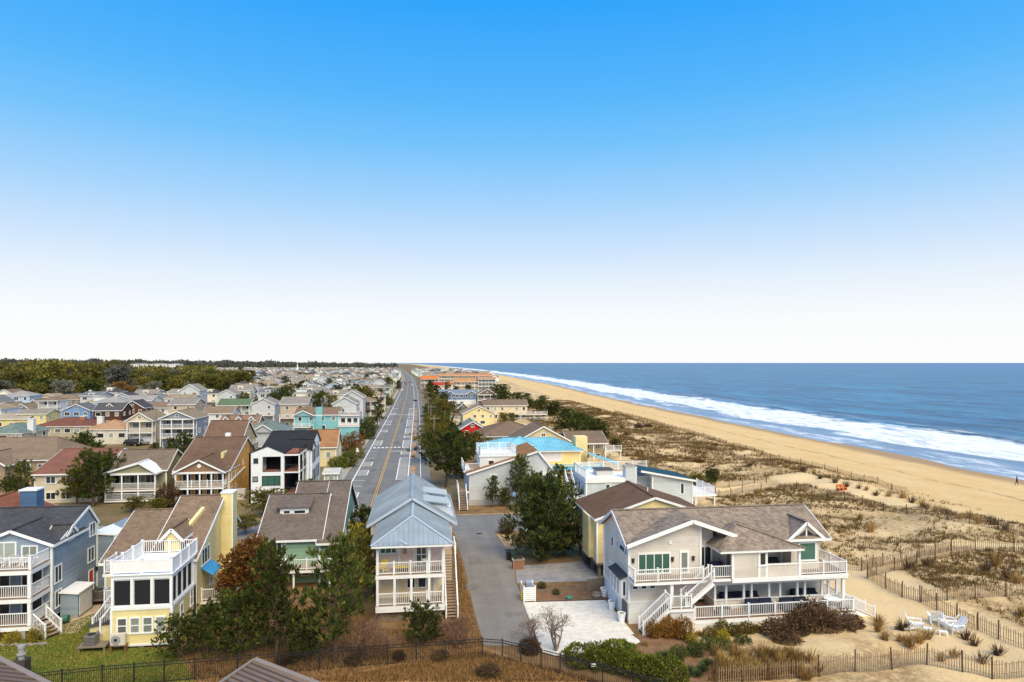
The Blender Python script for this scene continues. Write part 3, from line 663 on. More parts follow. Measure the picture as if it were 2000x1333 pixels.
# lower deck and screened porch
dl = 1.0; deck(E_, 22.3, 36.6, 53.2, 57.2, dl, m=mat('deck_brown', rgb(140, 112, 94), .85, .15, nd_paint)); part(E_, 'deck_skirt', BEIGEW, (22.3, 36.5, 53.12, 53.3, .0, .70)); part(E_, 'deck_skirt', BEIGEW, (22.28, 22.42, 53.3, 55.6, 0, .70))
railing(E_, (22.4, 53.3), (36.4, 53.3), dl); railing(E_, (36.4, 53.3), (36.4, 62), dl); railing(E_, (22.4, 55.5), (22.4, 53.3), dl)
part(E_, 'porch_wall', BEIGE, (24.9, 36.2, 55.2, 55.32, dl, 1.75)); part(E_, 'porch_beam', WHITE, (24.8, 36.3, 55.15, 55.35, 3.05, 3.6)); part(E_, 'porch_sill', WHITE, (24.85, 36.25, 55.12, 55.36, 1.75, 1.83))
part(E_, 'porch_wall', BEIGE, (24.9, 25.02, 55.32, 57.2, dl, 1.75))
posts(E_, [(x, 55.25) for x in (25.0, 26.0, 27.6, 28.3, 29.9, 30.9, 32.5, 33.2, 34.8, 35.4, 36.2)], dl, 3.1, w_=.18)
posts(E_, [(36.1, 54.2)], dl, 3.6, w_=.24)
wrow(E_, '-Y', 57.2, (26.6, 29.1, 31.6, 34.0), 2.2, 1.9, 1.9, cols=2, gm=GLASS, name='sliding_door'); part(E_, 'porch_back_wall', BEIGE, (24.9, 36.2, 57.12, 57.19, dl, 3.6))
for i, (sx, syy, n_) in enumerate(((28.0, 54.35, 2), (31.1, 54.25, 2), (26.6, 56.2, 2), (28.9, 56.2, 1), (33.2, 56.2, 2))):
    for k_ in range(n_):
        tag(link('covered_armchair', bpy.data.meshes['covered_armchair'], None, (sx + k_ * 1.2, syy, dl + .004)), 'garden armchair under a dark navy cover on the lower deck of the beige house', 'armchair', 'covered chairs downstairs at the beige house')
tb = thing('round_table', 'round white table on the lower deck of the beige house', 'table', (35.3, 54.4, dl)); MB().lathe((35.3, 54.4, dl), [(.75, .70), (.75, .75)], 20).build('tabletop', WPLASTIC, tb); MB().lathe((35.3, 54.4, dl), [(.3, 0), (.3, .04), (.06, .06), (.06, .70)], 10).build('pedestal', WPLASTIC, tb)
bx = thing('storage_box', 'grey storage box with dark lid on the lower deck of the beige house', 'box', (25.2, 54.1, dl)); MB().box(24.7, 25.7, 53.8, 54.4, dl + .002, dl + .55).build('body', GREYM, bx); MB().box(24.65, 25.75, 53.75, 54.45, dl + .552, dl + .62).build('lid', BLACKM, bx)
# stairs: ground to landing to upper deck
deck(E_, 20.2, 22.2, 53.0, 54.6, 2.05); part(E_, 'landing_skirt', BEIGEW, (20.25, 22.28, 53.1, 54.6, 0, 1.77)); railing(E_, (20.25, 54.4), (20.25, 53.05), 2.05); railing(E_, (20.25, 53.05), (22.0, 53.05), 2.05, gap=1.0)
stairs(E_, (17.95, 53.6), (20.2, 53.6), 0, 2.05, 1.1); stairs(E_, (21.6, 53.75), (24.0, 53.75), 2.05, 4.0, 1.1)
for sx, sy_ in ((36.7, 53.6),): stairs(E_, (38.6, 54.2), (36.6, 54.2), .1, 1.0, 1.3)
for i, (a, b) in enumerate(((1180, 1166), (1195, 1192), (1214, 1216))):
    g = G(a, b); q = thing('planter', 'tall white planter by the garage wall of the beige house', 'planter', g, group='white planters along the gravel drive')
    MB().lathe(g, [(.24, .04), (.34, .75), (.37, .76), (.37, .84), (.29, .84), (.28, .78)], 14).build('pot', WPLASTIC, q); MB().lathe(g + Vector((0, 0, .74)), [(.28, 0), (.2, .05)], 12).build('soil', MULCH, q)
# ---------------------------------------------------------------- D: pink house with the blue-grey metal roof
PINK = S('pink', 238, 214, 204); CREAM = S('cream', 236, 216, 178)
BMET = mat('roof_metal_blue', rgb(146, 158, 170), .42, .45, nd_metalroof, .15); BMETL = mat('roof_metal_seam', rgb(182, 192, 204), .45, .4, None, .1)
D_ = house('metal_roof_house', 'narrow pink house with white porches and a blue grey standing seam metal roof', -.7, 58.4)
xa, xb = -3.55, 2.2
part(D_, 'wall', CREAM, (xa + .1, xb - .1, 60.4, 79, .9, 3.9)); part(D_, 'wall', PINK, (xa + .1, xb - .1, 60.4, 66.2, 4.1, 6.62)); part(D_, 'wall', PINK, (-4.5, 3.2, 66.2, 79.5, 3.9, 6.6)); part(D_, 'wall', CREAM, (-4.5, 3.2, 66.2, 79.5, .9, 3.9))
part(D_, 'wall', mat('stone_base', rgb(150, 130, 112), .9, .1, nd_ground(1.5, rgb(120, 104, 92), .5)), (xa + .1, xb - .1, 58.9, 79, 0, .9))
part(D_, 'lattice_skirt', WHITE, (xa - .02, xb + .02, 58.38, 58.5, .95, 1.25))
for z in (1.5, 4.1):
    deck(D_, xa, xb, 58.4, 60.4, z, .34); railing(D_, (xa + .1, 58.5), (xb - .1, 58.5), z, 1.0, gap=1.47, pw=.14); railing(D_, (xa + .1, 60.3), (xa + .1, 58.5), z, posts=False); railing(D_, (xb - .1, 60.3), (xb - .1, 58.5), z, posts=False)
posts(D_, [(xa + .12, 58.5), (-2.0, 58.5), (-.6, 58.5), (.9, 58.5), (xb - .12, 58.5)], 1.5, 3.8, w_=.2); posts(D_, [(xa + .12, 58.5), (.9, 58.5), (xb - .12, 58.5)], 4.1, 6.4, w_=.2)
part(D_, 'porch_beam', WHITE, (xa - .05, xb + .05, 58.38, 58.62, 6.4, 6.66))
win(D_, '-Y', 60.4, -2.6, 5.75, 1.5, .75, cols=3, gm=GLASSG); win(D_, '-Y', 60.4, .25, 5.2, 1.05, 2.0, cols=2, rows=2, gm=GLASSC, name='door'); part(D_, 'wall_picture', GREYM, (-1.35, -1.0, 60.33, 60.39, 5.3, 5.75)); part(D_, 'column_trim', WHITE, (-1.75, -1.6, 60.3, 60.4, 4.1, 6.6), (-.45, -.3, 60.3, 60.4, 4.1, 6.6), (.95, 1.1, 60.3, 60.4, 4.1, 6.6))
wrow(D_, '-Y', 60.4, (-.65, .3), 2.9, .85, 1.3, cols=1); part(D_, 'column_trim', WHITE, (-1.9, -1.75, 60.3, 60.4, 1.5, 3.8), (1.3, 1.45, 60.3, 60.4, 1.5, 3.8))
def metal_hip(h, a0, a1, c0, c1, ze, zr, ridge0, ridge1, m):
    cx = (a0 + a1) / 2; A = (cx, ridge0, zr); B = (cx, ridge1, zr); b = MB(); P = [(a0, c0, ze), (a1, c0, ze), (a1, c1, ze), (a0, c1, ze)]
    b.poly([P[0], P[1], A]); b.poly([P[1], P[2], B, A]); b.poly([P[3], P[0], A, B]); b.poly([P[2], P[3], B]); b.poly(P[::-1]); ro = b.build('roof', m, h)
    seams(ro, [P[0], P[1], A], .42, m); seams(ro, [P[1], P[2], B, A], .42, m); seams(ro, [P[3], P[0], A, B], .42, m)
    for s, e in ((P[0], A), (P[1], A), (A, B)): MB().bar(Vector(s) + Vector((0, 0, .05)), Vector(e) + Vector((0, 0, .05)), .2, .07).build('ridge_cap', BMETL, ro)
    MB().box(a0 + .04, a1 - .04, c0 + .04, c1 - .04, ze - .2, ze - .005).build('fascia', WHITE, ro); return ro
metal_hip(D_, -3.95, 2.9, 57.85, 66.8, 6.68, 8.55, 60.5, 66.8, BMET); metal_hip(D_, -3.95, -.95, 57.78, 60.9, 6.72, 7.35, 59.2, 60.9, BMET)
ro = gable(D_, -4.5, 3.3, 66.2, 79.6, 6.62, 9.0, 'Y', BMET, mat('gable_panel', rgb(205, 214, 226), .5, .3, nd_metalroof), .35, tm=BMETL)
for s in (-1, 1):
    ex = -.6 + s * 4.25
    seams(ro, [(ex, 65.9, 6.60), (ex, 79.9, 6.60), (-.6, 79.9, 9.19), (-.6, 65.9, 9.19)], .42, BMET)
for y in (67.6, 72.2):                                       # dormers on the right slope
    d = MB().hexa([(.5, y, 7.5), (3.5, y, 6.7), (3.5, y + 2.6, 6.7), (.5, y + 2.6, 7.5), (.5, y + .2, 8.45), (2.6, y, 8.05), (2.6, y + 2.6, 8.05), (.5, y + 2.4, 8.45)]).build('dormer', mat('dormer_white', rgb(214, 220, 228), .5, .3, nd_metalroof), D_)
    q = MB().slab([(.2, y - .3, 8.6), (3.0, y - .3, 8.12), (3.0, y + 2.9, 8.12), (.2, y + 2.9, 8.6)], .1).build('dormer_roof', BMET, d)
    seams(q, [(3.0, y - .3, 8.12), (3.0, y + 2.9, 8.12), (.2, y + 2.9, 8.6), (.2, y - .3, 8.6)], .42, BMETL)
for y in (68, 71, 74, 77): win(D_, '+X', 3.2, y, 5.3, 1.0, 1.3, cols=1); win(D_, '-X', -4.5, y, 5.3, 1.0, 1.3, cols=1)
stairs(D_, (2.85, 58.6), (2.85, 63.8), .1, 4.1, 1.0); railing(D_, (3.4, 63.6), (3.4, 66), 4.1)
adirondack((-3.1, 59.3, 4.1), R(-25), 'bright yellow plastic garden chair on the upper porch of the pink house', YPLASTIC, 'y')
t_ = thing('porch_table', 'low yellow table on the upper porch of the pink house', 'table', (-1.4, 59.2, 4.1)); MB().box(-2.1, -.7, 58.9, 59.6, 4.5, 4.56).build('tabletop', YPLASTIC, t_)
for a in (-2.0, -.8):
    for b in (59.0, 59.5): MB().box(a - .04, a + .04, b - .04, b + .04, 4.1, 4.5).build('leg', YPLASTIC, t_)
t_ = thing('bistro_table', 'small round white table by the porch door of the pink house', 'table', (.65, 59.1, 4.1)); MB().lathe((.65, 59.1, 4.1), [(.38, .98), (.38, 1.02)], 14).build('tabletop', WPLASTIC, t_); MB().lathe((.65, 59.1, 4.1), [(.25, 0), (.25, .04), (.04, .06), (.04, .98)], 8).build('pedestal', WPLASTIC, t_)
# ---------------------------------------------------------------- B: yellow house with roof deck
YEL = S('yellow', 240, 222, 162); TANR = RF('tan', 138, 117, 98, .34)
B_ = house('roof_deck_house', 'yellow clapboard house with dark screened porch and a white railed roof deck', -21, 56)
xa, xb = -23.3, -18.95
walls(B_, xa, xb, 56, 61.4, .35, 3.1, YEL); part(B_, 'trim_band', WHITE, (xa - .05, xb + .05, 55.94, 61.4, 2.98, 3.22), (xa - .03, xb + .03, 55.95, 61.4, .2, .36)); posts(B_, [(xa + .3, 56.4), (-21.2, 56.3), (xb - .3, 56.4), (xb - .3, 60)], 0, .3, CONC, .4)
for u in (-22.55, -21.62, -20.7, -19.78): win(B_, '-Y', 56, u, 1.78, .78, 1.3, cols=1, rows=2, gm=GLASSC, fr=.11)
part(B_, 'porch_shade_core', DARK, (xa + .3, xb - .3, 56.3, 61.3, 3.2, 5.45)); part(B_, 'porch_beam', WHITE, (xa - .04, xb + .04, 55.96, 61.4, 5.35, 5.66))  # near-black block behind the screens, painting the porch's inner shade
for i in range(3): u = xa + .72 + i * 1.45 + .02; win(B_, '-Y', 56.12, u, 4.28, 1.35, 2.12, cols=1, gm=SCREEN, fr=.1, name='screen_panel')
for i in range(4): win(B_, '+X', xb - .12, 56.75 + i * 1.22, 4.28, 1.12, 2.12, cols=1, gm=SCREEN, fr=.1, name='screen_panel')
railing(B_, (xa + .1, 56.2), (xb - .1, 56.2), 3.2, .85, mat('rail_grey', rgb(120, 120, 120), .6, .3), posts=False)
posts(B_, [(xa + .05, 56.05), (-21.85, 56.05), (-20.4, 56.05), (xb - .05, 56.05), (xb - .05, 61.2)], 3.2, 5.4, w_=.2)
wd = mat('white_membrane', (.78, .78, .78), .6, .25, nd_paint); deck(B_, xa - .1, xb + .1, 55.9, 62.3, 5.74, .1, wd, False, 'roof_deck'); deck(B_, xa - .15, xb + .15, 55.85, 61.4, 5.70, .04, wd, False, 'roof_deck')
for a, b in (((xa, 56), (xb, 56)), ((xb, 56), (xb, 61.9)), ((xa, 61.9), (xa, 56)), ((xa, 61.9), (xb, 61.9))): railing(B_, a, b, 5.74, 1.05, gap=2.2, pw=.18, solid=(a[1] == 56 and b[1] == 56) or a == (xb, 56))
walls(B_, -26, xb, 61.4, 73.5, .3, 5.3, YEL)
roofL = gable(B_, -26, -22.4, 61.4, 75, 5.3, 8.0, 'X', TANR, YEL, .4, ridge=68.4); gable(B_, -22.4, xb, 61.4, 75.2, 5.3, 9.0, 'X', TANR, YEL, .3, ridge=69.6)
ch = part(B_, 'chimney', YEL, (xb + .02, xb + 1.1, 69.2, 70.9, 0, 9.35)); part(ch, 'chimney_cap', WHITE, (xb - .05, xb + 1.17, 69.13, 70.97, 9.35, 9.45)); part(ch, 'corner_board', WHITE, (xb + 1.02, xb + 1.13, 69.17, 69.3, 0, 9.34))
gable(B_, -21.7, -20.2, 61.95, 65.5, 6.9, 7.7, 'Y', TANR, None, .2, name='dormer_roof'); MB().prism([(-21.6, 62.0, 5.8), (-20.3, 62.0, 5.8), (-20.3, 62.0, 6.95), (-20.95, 62.0, 7.62), (-21.6, 62.0, 6.95)], (0, 1.5, 0)).build('dormer', YEL, B_)
MB().bar((-20.6, 64.8, 7.05), (-20.0, 67.5, 8.25), .3, .5).build('roof_fin', YEL, B_)
win(B_, '+X', xb, 64.5, 4.75, 2.4, 1.5, cols=3); win(B_, '+X', xb, 58.2, 1.9, .7, 1.5, cols=1, rows=2); win(B_, '+X', xb, 60.6, 2.3, .7, 1.5, cols=1, rows=2); win(B_, '+X', xb, 66.0, 2.3, .9, 1.3, cols=1)
aw = MB().slab([(xb, 63.2, 3.95), (xb, 65.9, 3.95), (xb + 1.0, 65.9, 3.3), (xb + 1.0, 63.2, 3.3)], .06).build('awning', mat('awning_blue', rgb(70, 160, 210), .6, .3, nd_paint), B_)
for i in range(7): MB().bar((xb + .01, 63.25 + i * .43, 3.98), (xb + 1.0, 63.25 + i * .43, 3.33), .05, .04).build('awning_rib', mat('awning_rib', rgb(60, 140, 200), .6, .3), aw)
MB().bar((xb + .06, 61.7, .2), (xb + .06, 61.7, 5.2), .09).build('downspout', WHITE, B_)
deck(B_, xb + .05, xb + 1.6, 63, 66, 1.1); railing(B_, (xb + .1, 63.05), (xb + 1.5, 63.05), 1.1); railing(B_, (xb + 1.5, 63.05), (xb + 1.5, 66), 1.1)
# left porch bits, shed roof store, condensers
for z in (2.6, 5.0): deck(B_, -25.2, xa - .12, 59, 61.3, z); railing(B_, (-25.1, 59.05), (xa - .15, 59.05), z); railing(B_, (-25.1, 61.2), (-25.1, 59.05), z)
stairs(B_, (-24.9, 57.2), (-24.0, 59.0), .9, 2.6, .8)
part(B_, 'store_wall', YEL, (-25.4, xa - .05, 57.2, 60, .2, 1.5)); MB().slab([(-25.5, 57.0, 1.5), (xa - .05, 57.0, 1.85), (xa - .05, 60.2, 2.1), (-25.5, 60.2, 1.75)], .1).build('store_roof', RF('darkgrey', 86, 86, 88), B_)
def condenser(x, y, z, label, w_=.8, h=.75):
    o = thing('air_conditioner', label, 'air conditioner', (x, y, z)); MB().box(x - w_ / 2, x + w_ / 2, y - w_ / 2, y + w_ / 2, z, z + h).build('case', mat('ac_grey', rgb(118, 116, 112), .6, .3, nd_paint), o)
    for i in range(6): MB().box(x - w_ / 2 - .01, x + w_ / 2 + .01, y - w_ / 2 - .015, y - w_ / 2, z + .06 + i * h * .14, z + .08 + i * h * .14).build('slat', BLACKM, o)
    MB().lathe((x, y, z + h), [(.3, 0), (.32, .03), (.26, .05), (.08, .06)], 14).build('fan_grille', BLACKM, o); return o
pl = thing('equipment_platform', 'small grey timber platform beside the yellow house with roof deck', 'platform', (-24.6, 56.2, 0)); MB().box(-25.6, -23.6, 55.6, 56.7, .36, .46).build('top', WOODG, pl)
for a in (-25.5, -23.7):
    for b in (55.7, 56.6): MB().box(a - .06, a + .06, b - .06, b + .06, 0, .36).build('leg', WOODG, pl)
condenser(-24.8, 56.15, .46, 'grey air conditioner on a timber platform by the yellow house')
st_ = thing('timber_stand', 'brown timber stand carrying a pale heat pump at the yellow house', 'stand', (-22.6, 55.5, 0)); MB().box(-23.2, -22.0, 55.3, 55.8, .5, .56).build('top', mat('brown_wood', rgb(124, 92, 62), .9, .1, nd_paint), st_)
for a in (-23.1, -22.1): MB().box(a - .05, a + .05, 55.35, 55.75, 0, .5).build('leg', MATS['brown_wood'], st_)
hp = thing('heat_pump', 'pale box heat pump with round fan in front of the yellow house', 'heat pump', (-22.6, 55.5, .562)); MB().box(-23.1, -22.1, 55.35, 55.7, .562, 1.4).build('case', mat('hp_case', rgb(205, 198, 180), .5, .3), hp)
q = MB(); q.tube((-22.75, 55.34, .98), (-22.75, 55.30, .98), .33, .33, 16); q.build('fan_grille', GREYM, hp); MB().tube((-22.75, 55.298, .98), (-22.75, 55.28, .98), .12, .12, 10).build('hub', BLACKM, hp)
# ---------------------------------------------------------------- A: blue house at the left edge
BLUE = S('blue', 150, 164, 180); DGREY = RF('charcoal', 82, 82, 86, .3)
A_ = house('blue_house', 'blue clapboard house with charcoal roof, stacked white porches and a red door', -34, 62)
X1 = -30.5
walls(A_, -42, X1, 62, 70.1, .6, 6.75, BLUE)
gable(A_, -42, X1, 63.2, 70.1, 6.75, 8.55, 'X', DGREY, BLUE, .15, ridge=68.2)
gable(A_, -36.6, X1, 62, 67.5, 6.75, 7.95, 'Y', DGREY, BLUE, .3)
win(A_, '-Y', 62, -34.15, 6.35 - .05, 1.9, 1.6, cols=2, gm=GLASSC, fr=.12, name='sliding_door'); win(A_, '-Y', 62, -32.2, 6.2, 1.3, 1.1, cols=2, gm=GLASSC, fr=.12)
gable(A_, X1 - 1.2, X1 + .15, 64.2, 65.6, 7.05, 7.6, 'X', DGREY, BLUE, .15); part(A_, 'dormer', BLUE, (X1 - 1.6, X1 + .12, 64.25, 65.55, 6.3, 7.05)); win(A_, '+X', X1 + .12, 64.9, 6.75, 1.0, .8, cols=2)
for (y, z, ww, hh) in ((63.0, 4.0, 1.2, 1.5), (63.0, 1.9, 1.1, 1.5), (69.2, 6.3, 1.2, 1.3), (68.9, 4.0, 1.3, 1.35)): win(A_, '+X', X1, y, z, ww, hh, cols=2)
win(A_, '+X', X1, 68.9, 1.6, 1.0, 2.0, cols=1, gm=mat('door_red', rgb(200, 62, 48), .5, .3), fr=.1, name='door'); lantern(A_, X1 + .1, 69.9, 2.4)
part(A_, 'annex_wall', S('slate_blue', 132, 144, 158), (X1 - .6, -28.9, 70.2, 78, 0, 5.4)); MB().slab([(X1 - .7, 70.05, 5.75), (-28.7, 70.05, 5.55), (-28.7, 78.2, 5.0), (X1 - .7, 78.2, 5.2)], .14).build('annex_roof', WHITE, A_); part(A_, 'corner_board', WHITE, (-28.98, -28.84, 70.14, 70.28, 0, 5.4))
win(A_, '+X', -28.9, 72.0, 2.8, 1.2, 1.9, cols=2)
for z in (1.05, 3.25, 5.5):
    deck(A_, -42, X1 - .05, 59.0, 62, z, .36); railing(A_, (-42, 59.1), (-30.65, 59.1), z, 1.0, gap=2.6, pw=.2); railing(A_, (X1 - .15, 61.9), (X1 - .15, 59.1), z, 1.0, posts=False)
for z0, z1 in ((1.05, 2.9), (3.25, 5.14)):
    posts(A_, [(x, 59.1) for x in (-38.3, -35.7, -33.2, -30.7)], z0, z1, w_=.24)
    wrow(A_, '-Y', 62, (-34.5, -32.0), (z0 + z1) / 2 - .1, 1.7, 1.8, cols=2, gm=GLASS, name='sliding_door')
posts(A_, [(-33.8, 59.2), (-31.2, 59.2), (-36.5, 59.2)], 0, .7, CONC, .45)
stairs(A_, (-29.0, 59.2), (-30.5, 60.0), 0.1, 1.05, 1.3); deck(A_, -30.6, -29.9, 59.6, 61.2, 1.05)
for i, dx in enumerate((-34.9, -33.6, -32.5, -31.6)): adirondack((dx, 60.6, 5.5), R(170 + 12 * i), 'white garden chair on the top deck of the blue house', WPLASTIC, 'w', 'white chairs on the blue house deck')
sh = thing('garden_shed', 'small blue and white storage shed beside the blue house wall', 'shed', (-29.6, 64.4, 0)); MB().box(-30.42, -29.0, 63.2, 65.8, .15, 2.15).build('wall', BLUE, sh); MB().slab([(-30.45, 63.0, 2.4), (-28.85, 63.0, 2.25), (-28.85, 66.0, 2.25), (-30.45, 66.0, 2.4)], .12).build('roof', WHITE, sh); MB().box(-28.99, -28.95, 63.4, 65.6, .2, 2.1).build('door', WHITE, sh); MB().box(-30.42, -29.0, 63.2, 65.8, 0, .15).build('plinth', CONC, sh)
condenser(-28.9, 67.0, .5, 'grey air conditioner between the blue house and its shed'); part(A_, 'equipment_stand', WOODG, (-29.5, -28.4, 66.4, 67.6, .38, .5), (-29.4, -29.3, 66.5, 66.6, 0, .38), (-28.6, -28.5, 67.4, 67.5, 0, .38))
hr = thing('hose_reel', 'green garden hose reel by the white steps of the blue house', 'hose reel', (-29.5, 62.2, 0)); MB().tube((-29.7, 62.2, .4), (-29.3, 62.2, .4), .32, .32, 14).build('reel', mat('hose_green', rgb(58, 112, 92), .6, .3), hr); MB().box(-29.75, -29.25, 62.05, 62.35, 0, .12).build('base', BLACKM, hr)
# blue neighbour behind A at the frame edge
A2 = house('blue_house', 'blue house with brown roof and a squat blue chimney behind the porch house', -41, 76)
walls(A2, -50, -38.6, 74, 82, 0, 5.4, S('deep_blue', 84, 116, 154)); gable(A2, -50, -38.6, 74, 82, 5.4, 7.6, 'Y', RF('redbrown', 140, 92, 72), S('deep_blue', 84, 116, 154), .4)
ch = part(A2, 'chimney', S('deep_blue', 84, 116, 154), (-41.2, -39.6, 77.5, 79, 5.0, 8.6)); part(ch, 'chimney_cap', WHITE, (-41.3, -39.5, 77.4, 79.1, 8.6, 8.75))
# ---------------------------------------------------------------- C: green house
GRN = S('seafoam', 138, 172, 150); BRG = RF('brown_grey', 118, 106, 98, .3)
C_ = house('green_house', 'sea green house with brown grey shingle roof, shed dormer and white deck', -12, 70.5)
walls(C_, -15.4, -9.8, 70.5, 84, 0, 4.45, GRN); walls(C_, -9.8, -8.0, 70.2, 86, 0, 4.15, GRN)
gable(C_, -15.6, -9.8, 70.4, 84, 4.4, 7.6, 'X', BRG, GRN, .3, ridge=76.6); gable(C_, -9.75, -7.9, 69.8, 88, 4.1, 8.35, 'X', BRG, GRN, .3, ridge=80.2)
gable(C_, -13.2, -9.8, 76, 88, 6.2, 8.33, 'X', BRG, GRN, .3, ridge=80.2)
dm = part(C_, 'dormer', WHITE, (-14.3, -11.4, 73.7, 76, 5.9, 6.95)); MB().slab([(-14.6, 73.4, 7.02), (-11.1, 73.4, 7.02), (-11.1, 76.7, 7.7), (-14.6, 76.7, 7.7)], .12).build('dormer_roof', BRG, dm)
win(C_, '-Y', 73.7, -13.6, 6.42, .75, .5, cols=1); win(C_, '-Y', 73.7, -12.3, 6.42, 1.3, .5, cols=1)
win(C_, '-Y', 70.5, -14.2, 3.5, 1.5, 1.5, cols=3); part(C_, 'corner_board', WHITE, (-13.2, -13.05, 70.42, 70.5, 1.9, 4.4))
deck(C_, -15.4, -8.4, 68.3, 70.4, 1.9); railing(C_, (-15.3, 68.4), (-8.5, 68.4), 1.9); railing(C_, (-8.5, 70.3), (-8.5, 68.4), 1.9, posts=False); posts(C_, [(-15.2, 68.5), (-12, 68.5), (-8.6, 68.5)], 0, 1.62)
for z in (1.2,): wrow(C_, '-Y', 70.5, (-13.5, -11.2), z - .1, .8, .9, cols=1)
for y in (73, 77, 81): win(C_, '+X', -8.0, y, 3.2, .8, 1.4, cols=1)
gr = house('storage_shed', 'small grey shed under the pines beside the green house', -15, 63.6); gr['category'] = 'shed'
part(gr, 'wall', S('taupe', 150, 140, 132), (-15.8, -13.2, 62.8, 65.4, 0, 2.1)); gable(gr, -15.8, -13.2, 62.8, 65.4, 2.1, 2.9, 'Y', BRG, S('taupe', 150, 140, 132), .25)
# ---------------------------------------------------------------- F: yellow house on piles
F_ = house('pile_house', 'pale yellow house with brown roof standing on timber piles', 20, 68); BRN = RF('brown', 116, 92, 76, .2); YEL2 = S('pale_yellow', 242, 220, 160)
walls(F_, 18.1, 29.5, 68, 77, 1.5, 6.0, YEL2); gable(F_, 18.1, 30.3, 68, 77, 6.0, 8.0, 'Y', BRN, YEL2, .3, ridge=24.2)
part(F_, 'bay', YEL2, (17.6, 18.1, 69.5, 72.2, 1.7, 6.0)); part(F_, 'underfloor', WOODG, (18.0, 29.5, 67.95, 77.05, 1.3, 1.5)); part(F_, 'corner_board', WHITE, (19.95, 20.1, 67.94, 68.02, 1.5, 6.4))
posts(F_, [(x, y) for x in (18.4, 20.8, 23.4) for y in (68.3, 71, 74, 76.7)], 0, 1.4, WOODG, .28)
for z in (2.9, 5.0):
    win(F_, '-X', 18.1, 73.6, z, .9, 1.2, cols=2, rows=2); win(F_, '-X', 18.1, 75.6, z, .7, 1.2, cols=1, rows=2)
MB().tube((24.5, 71, 8.0), (24.5, 71, 8.55), .06, .06, 6).build('vent_pipe', WHITE, F_)
# ---------------------------------------------------------------- G: grey house with white roof deck and green roof
GREYB = S('pale_grey_blue', 202, 210, 216); GREENR = RF('green_dark', 48, 88, 104, .15)
G_ = house('roof_terrace_house', 'pale grey house with white roof terrace, hot tub and dark green shed roof', 28, 92)
walls(G_, 22.95, 28.4, 92, 99, 0, 5.4, GREYB); part(G_, 'terrace', wd, (22.8, 28.5, 91.85, 99.1, 5.4, 6.02)); part(G_, 'annex_wall', GREYB, (28.4, 32.6, 94.5, 99, 0, 5.6), (32.6, 38.5, 92.5, 99, 0, 5.3)); part(G_, 'terrace', wd, (28.45, 32.6, 94.4, 99, 5.6, 5.75))
part(G_, 'corner_board', WHITE, (22.88, 23.02, 91.92, 92.05, 0, 5.4), (32.52, 32.68, 92.42, 92.56, 0, 6.3), (38.42, 38.58, 92.42, 92.56, 0, 5.3))
ch = part(G_, 'chimney', GREYB, (28.5, 30.0, 91.8, 93.2, 0, 7.55)); part(ch, 'chimney_cap', CONC, (28.45, 30.05, 91.75, 93.25, 7.55, 7.65)); part(ch, 'corner_board', WHITE, (29.9, 30.06, 91.74, 91.9, 0, 7.55))
MB().prism([(32.6, 92.5, 5.28), (38.5, 92.5, 5.28), (38.5, 92.5, 5.32), (32.6, 92.5, 6.35)], (0, 6.5, 0)).build('gable_wall', GREYB, G_)
MB().slab([(30.8, 92.1, 6.95), (38.9, 92.1, 5.4), (38.9, 99.4, 5.4), (30.8, 99.4, 6.95)], .15).build('roof', GREENR, G_); MB().bar((30.8, 92.05, 6.83), (38.9, 92.05, 5.28), .06, .26).build('fascia', WHITE, G_)
railing(G_, (22.9, 92), (22.9, 99), 6.02, 1.2); railing(G_, (22.9, 99), (34, 99), 6.02, 1.2); railing(G_, (30.1, 94.5), (31, 94.5), 5.75, 1.1)
winpx(G_, 92, 1000 + 1215 / 6.667, 860 + 570 / 6.667, 1000 + 1280 / 6.667, 860 + 672 / 6.667, cols=1); win(G_, '-Y', 94.5, 30.9, 4.3, .6, 1.0, cols=1); win(G_, '-X', 32.6, 93.5, 4.3, .7, 1.2, cols=1); win(G_, '-Y', 92.5, 37.0, 4.2, .6, 1.6, cols=1)
wrow(G_, '-X', 22.95, (93.5, 96, 98), 4.2, 1.1, 1.7, cols=1)
deck(G_, 20.6, 22.9, 91.5, 99, 2.7, m=wd); part(G_, 'lower_wall', GREYB, (21.0, 22.9, 91.7, 99, 0, 2.4)); railing(G_, (20.7, 91.6), (22.8, 91.6), 2.7); railing(G_, (20.7, 99), (20.7, 91.6), 2.7)
stairs(G_, (21.6, 93.5), (21.6, 97.5), 2.7, 5.4, .9)
deck(G_, 38.6, 42, 92.3, 99, 3.3, m=wd); railing(G_, (38.6, 92.4), (41.9, 92.4), 3.3); railing(G_, (41.9, 92.4), (41.9, 99), 3.3); posts(G_, [(41.8, 92.5), (41.8, 98.8), (39, 92.5)], 0, 3.1)
ht = thing('hot_tub', 'covered hot tub on the white roof terrace of the grey house', 'hot tub', (26, 95, 6.02)); MB().box(25, 27.3, 94, 96.2, 6.022, 6.75).build('shell', mat('tub_white', rgb(190, 188, 184), .5, .3), ht); MB().box(24.9, 27.4, 93.9, 96.3, 6.752, 6.9).build('cover', mat('tub_cover', rgb(84, 80, 80), .7, .2), ht)
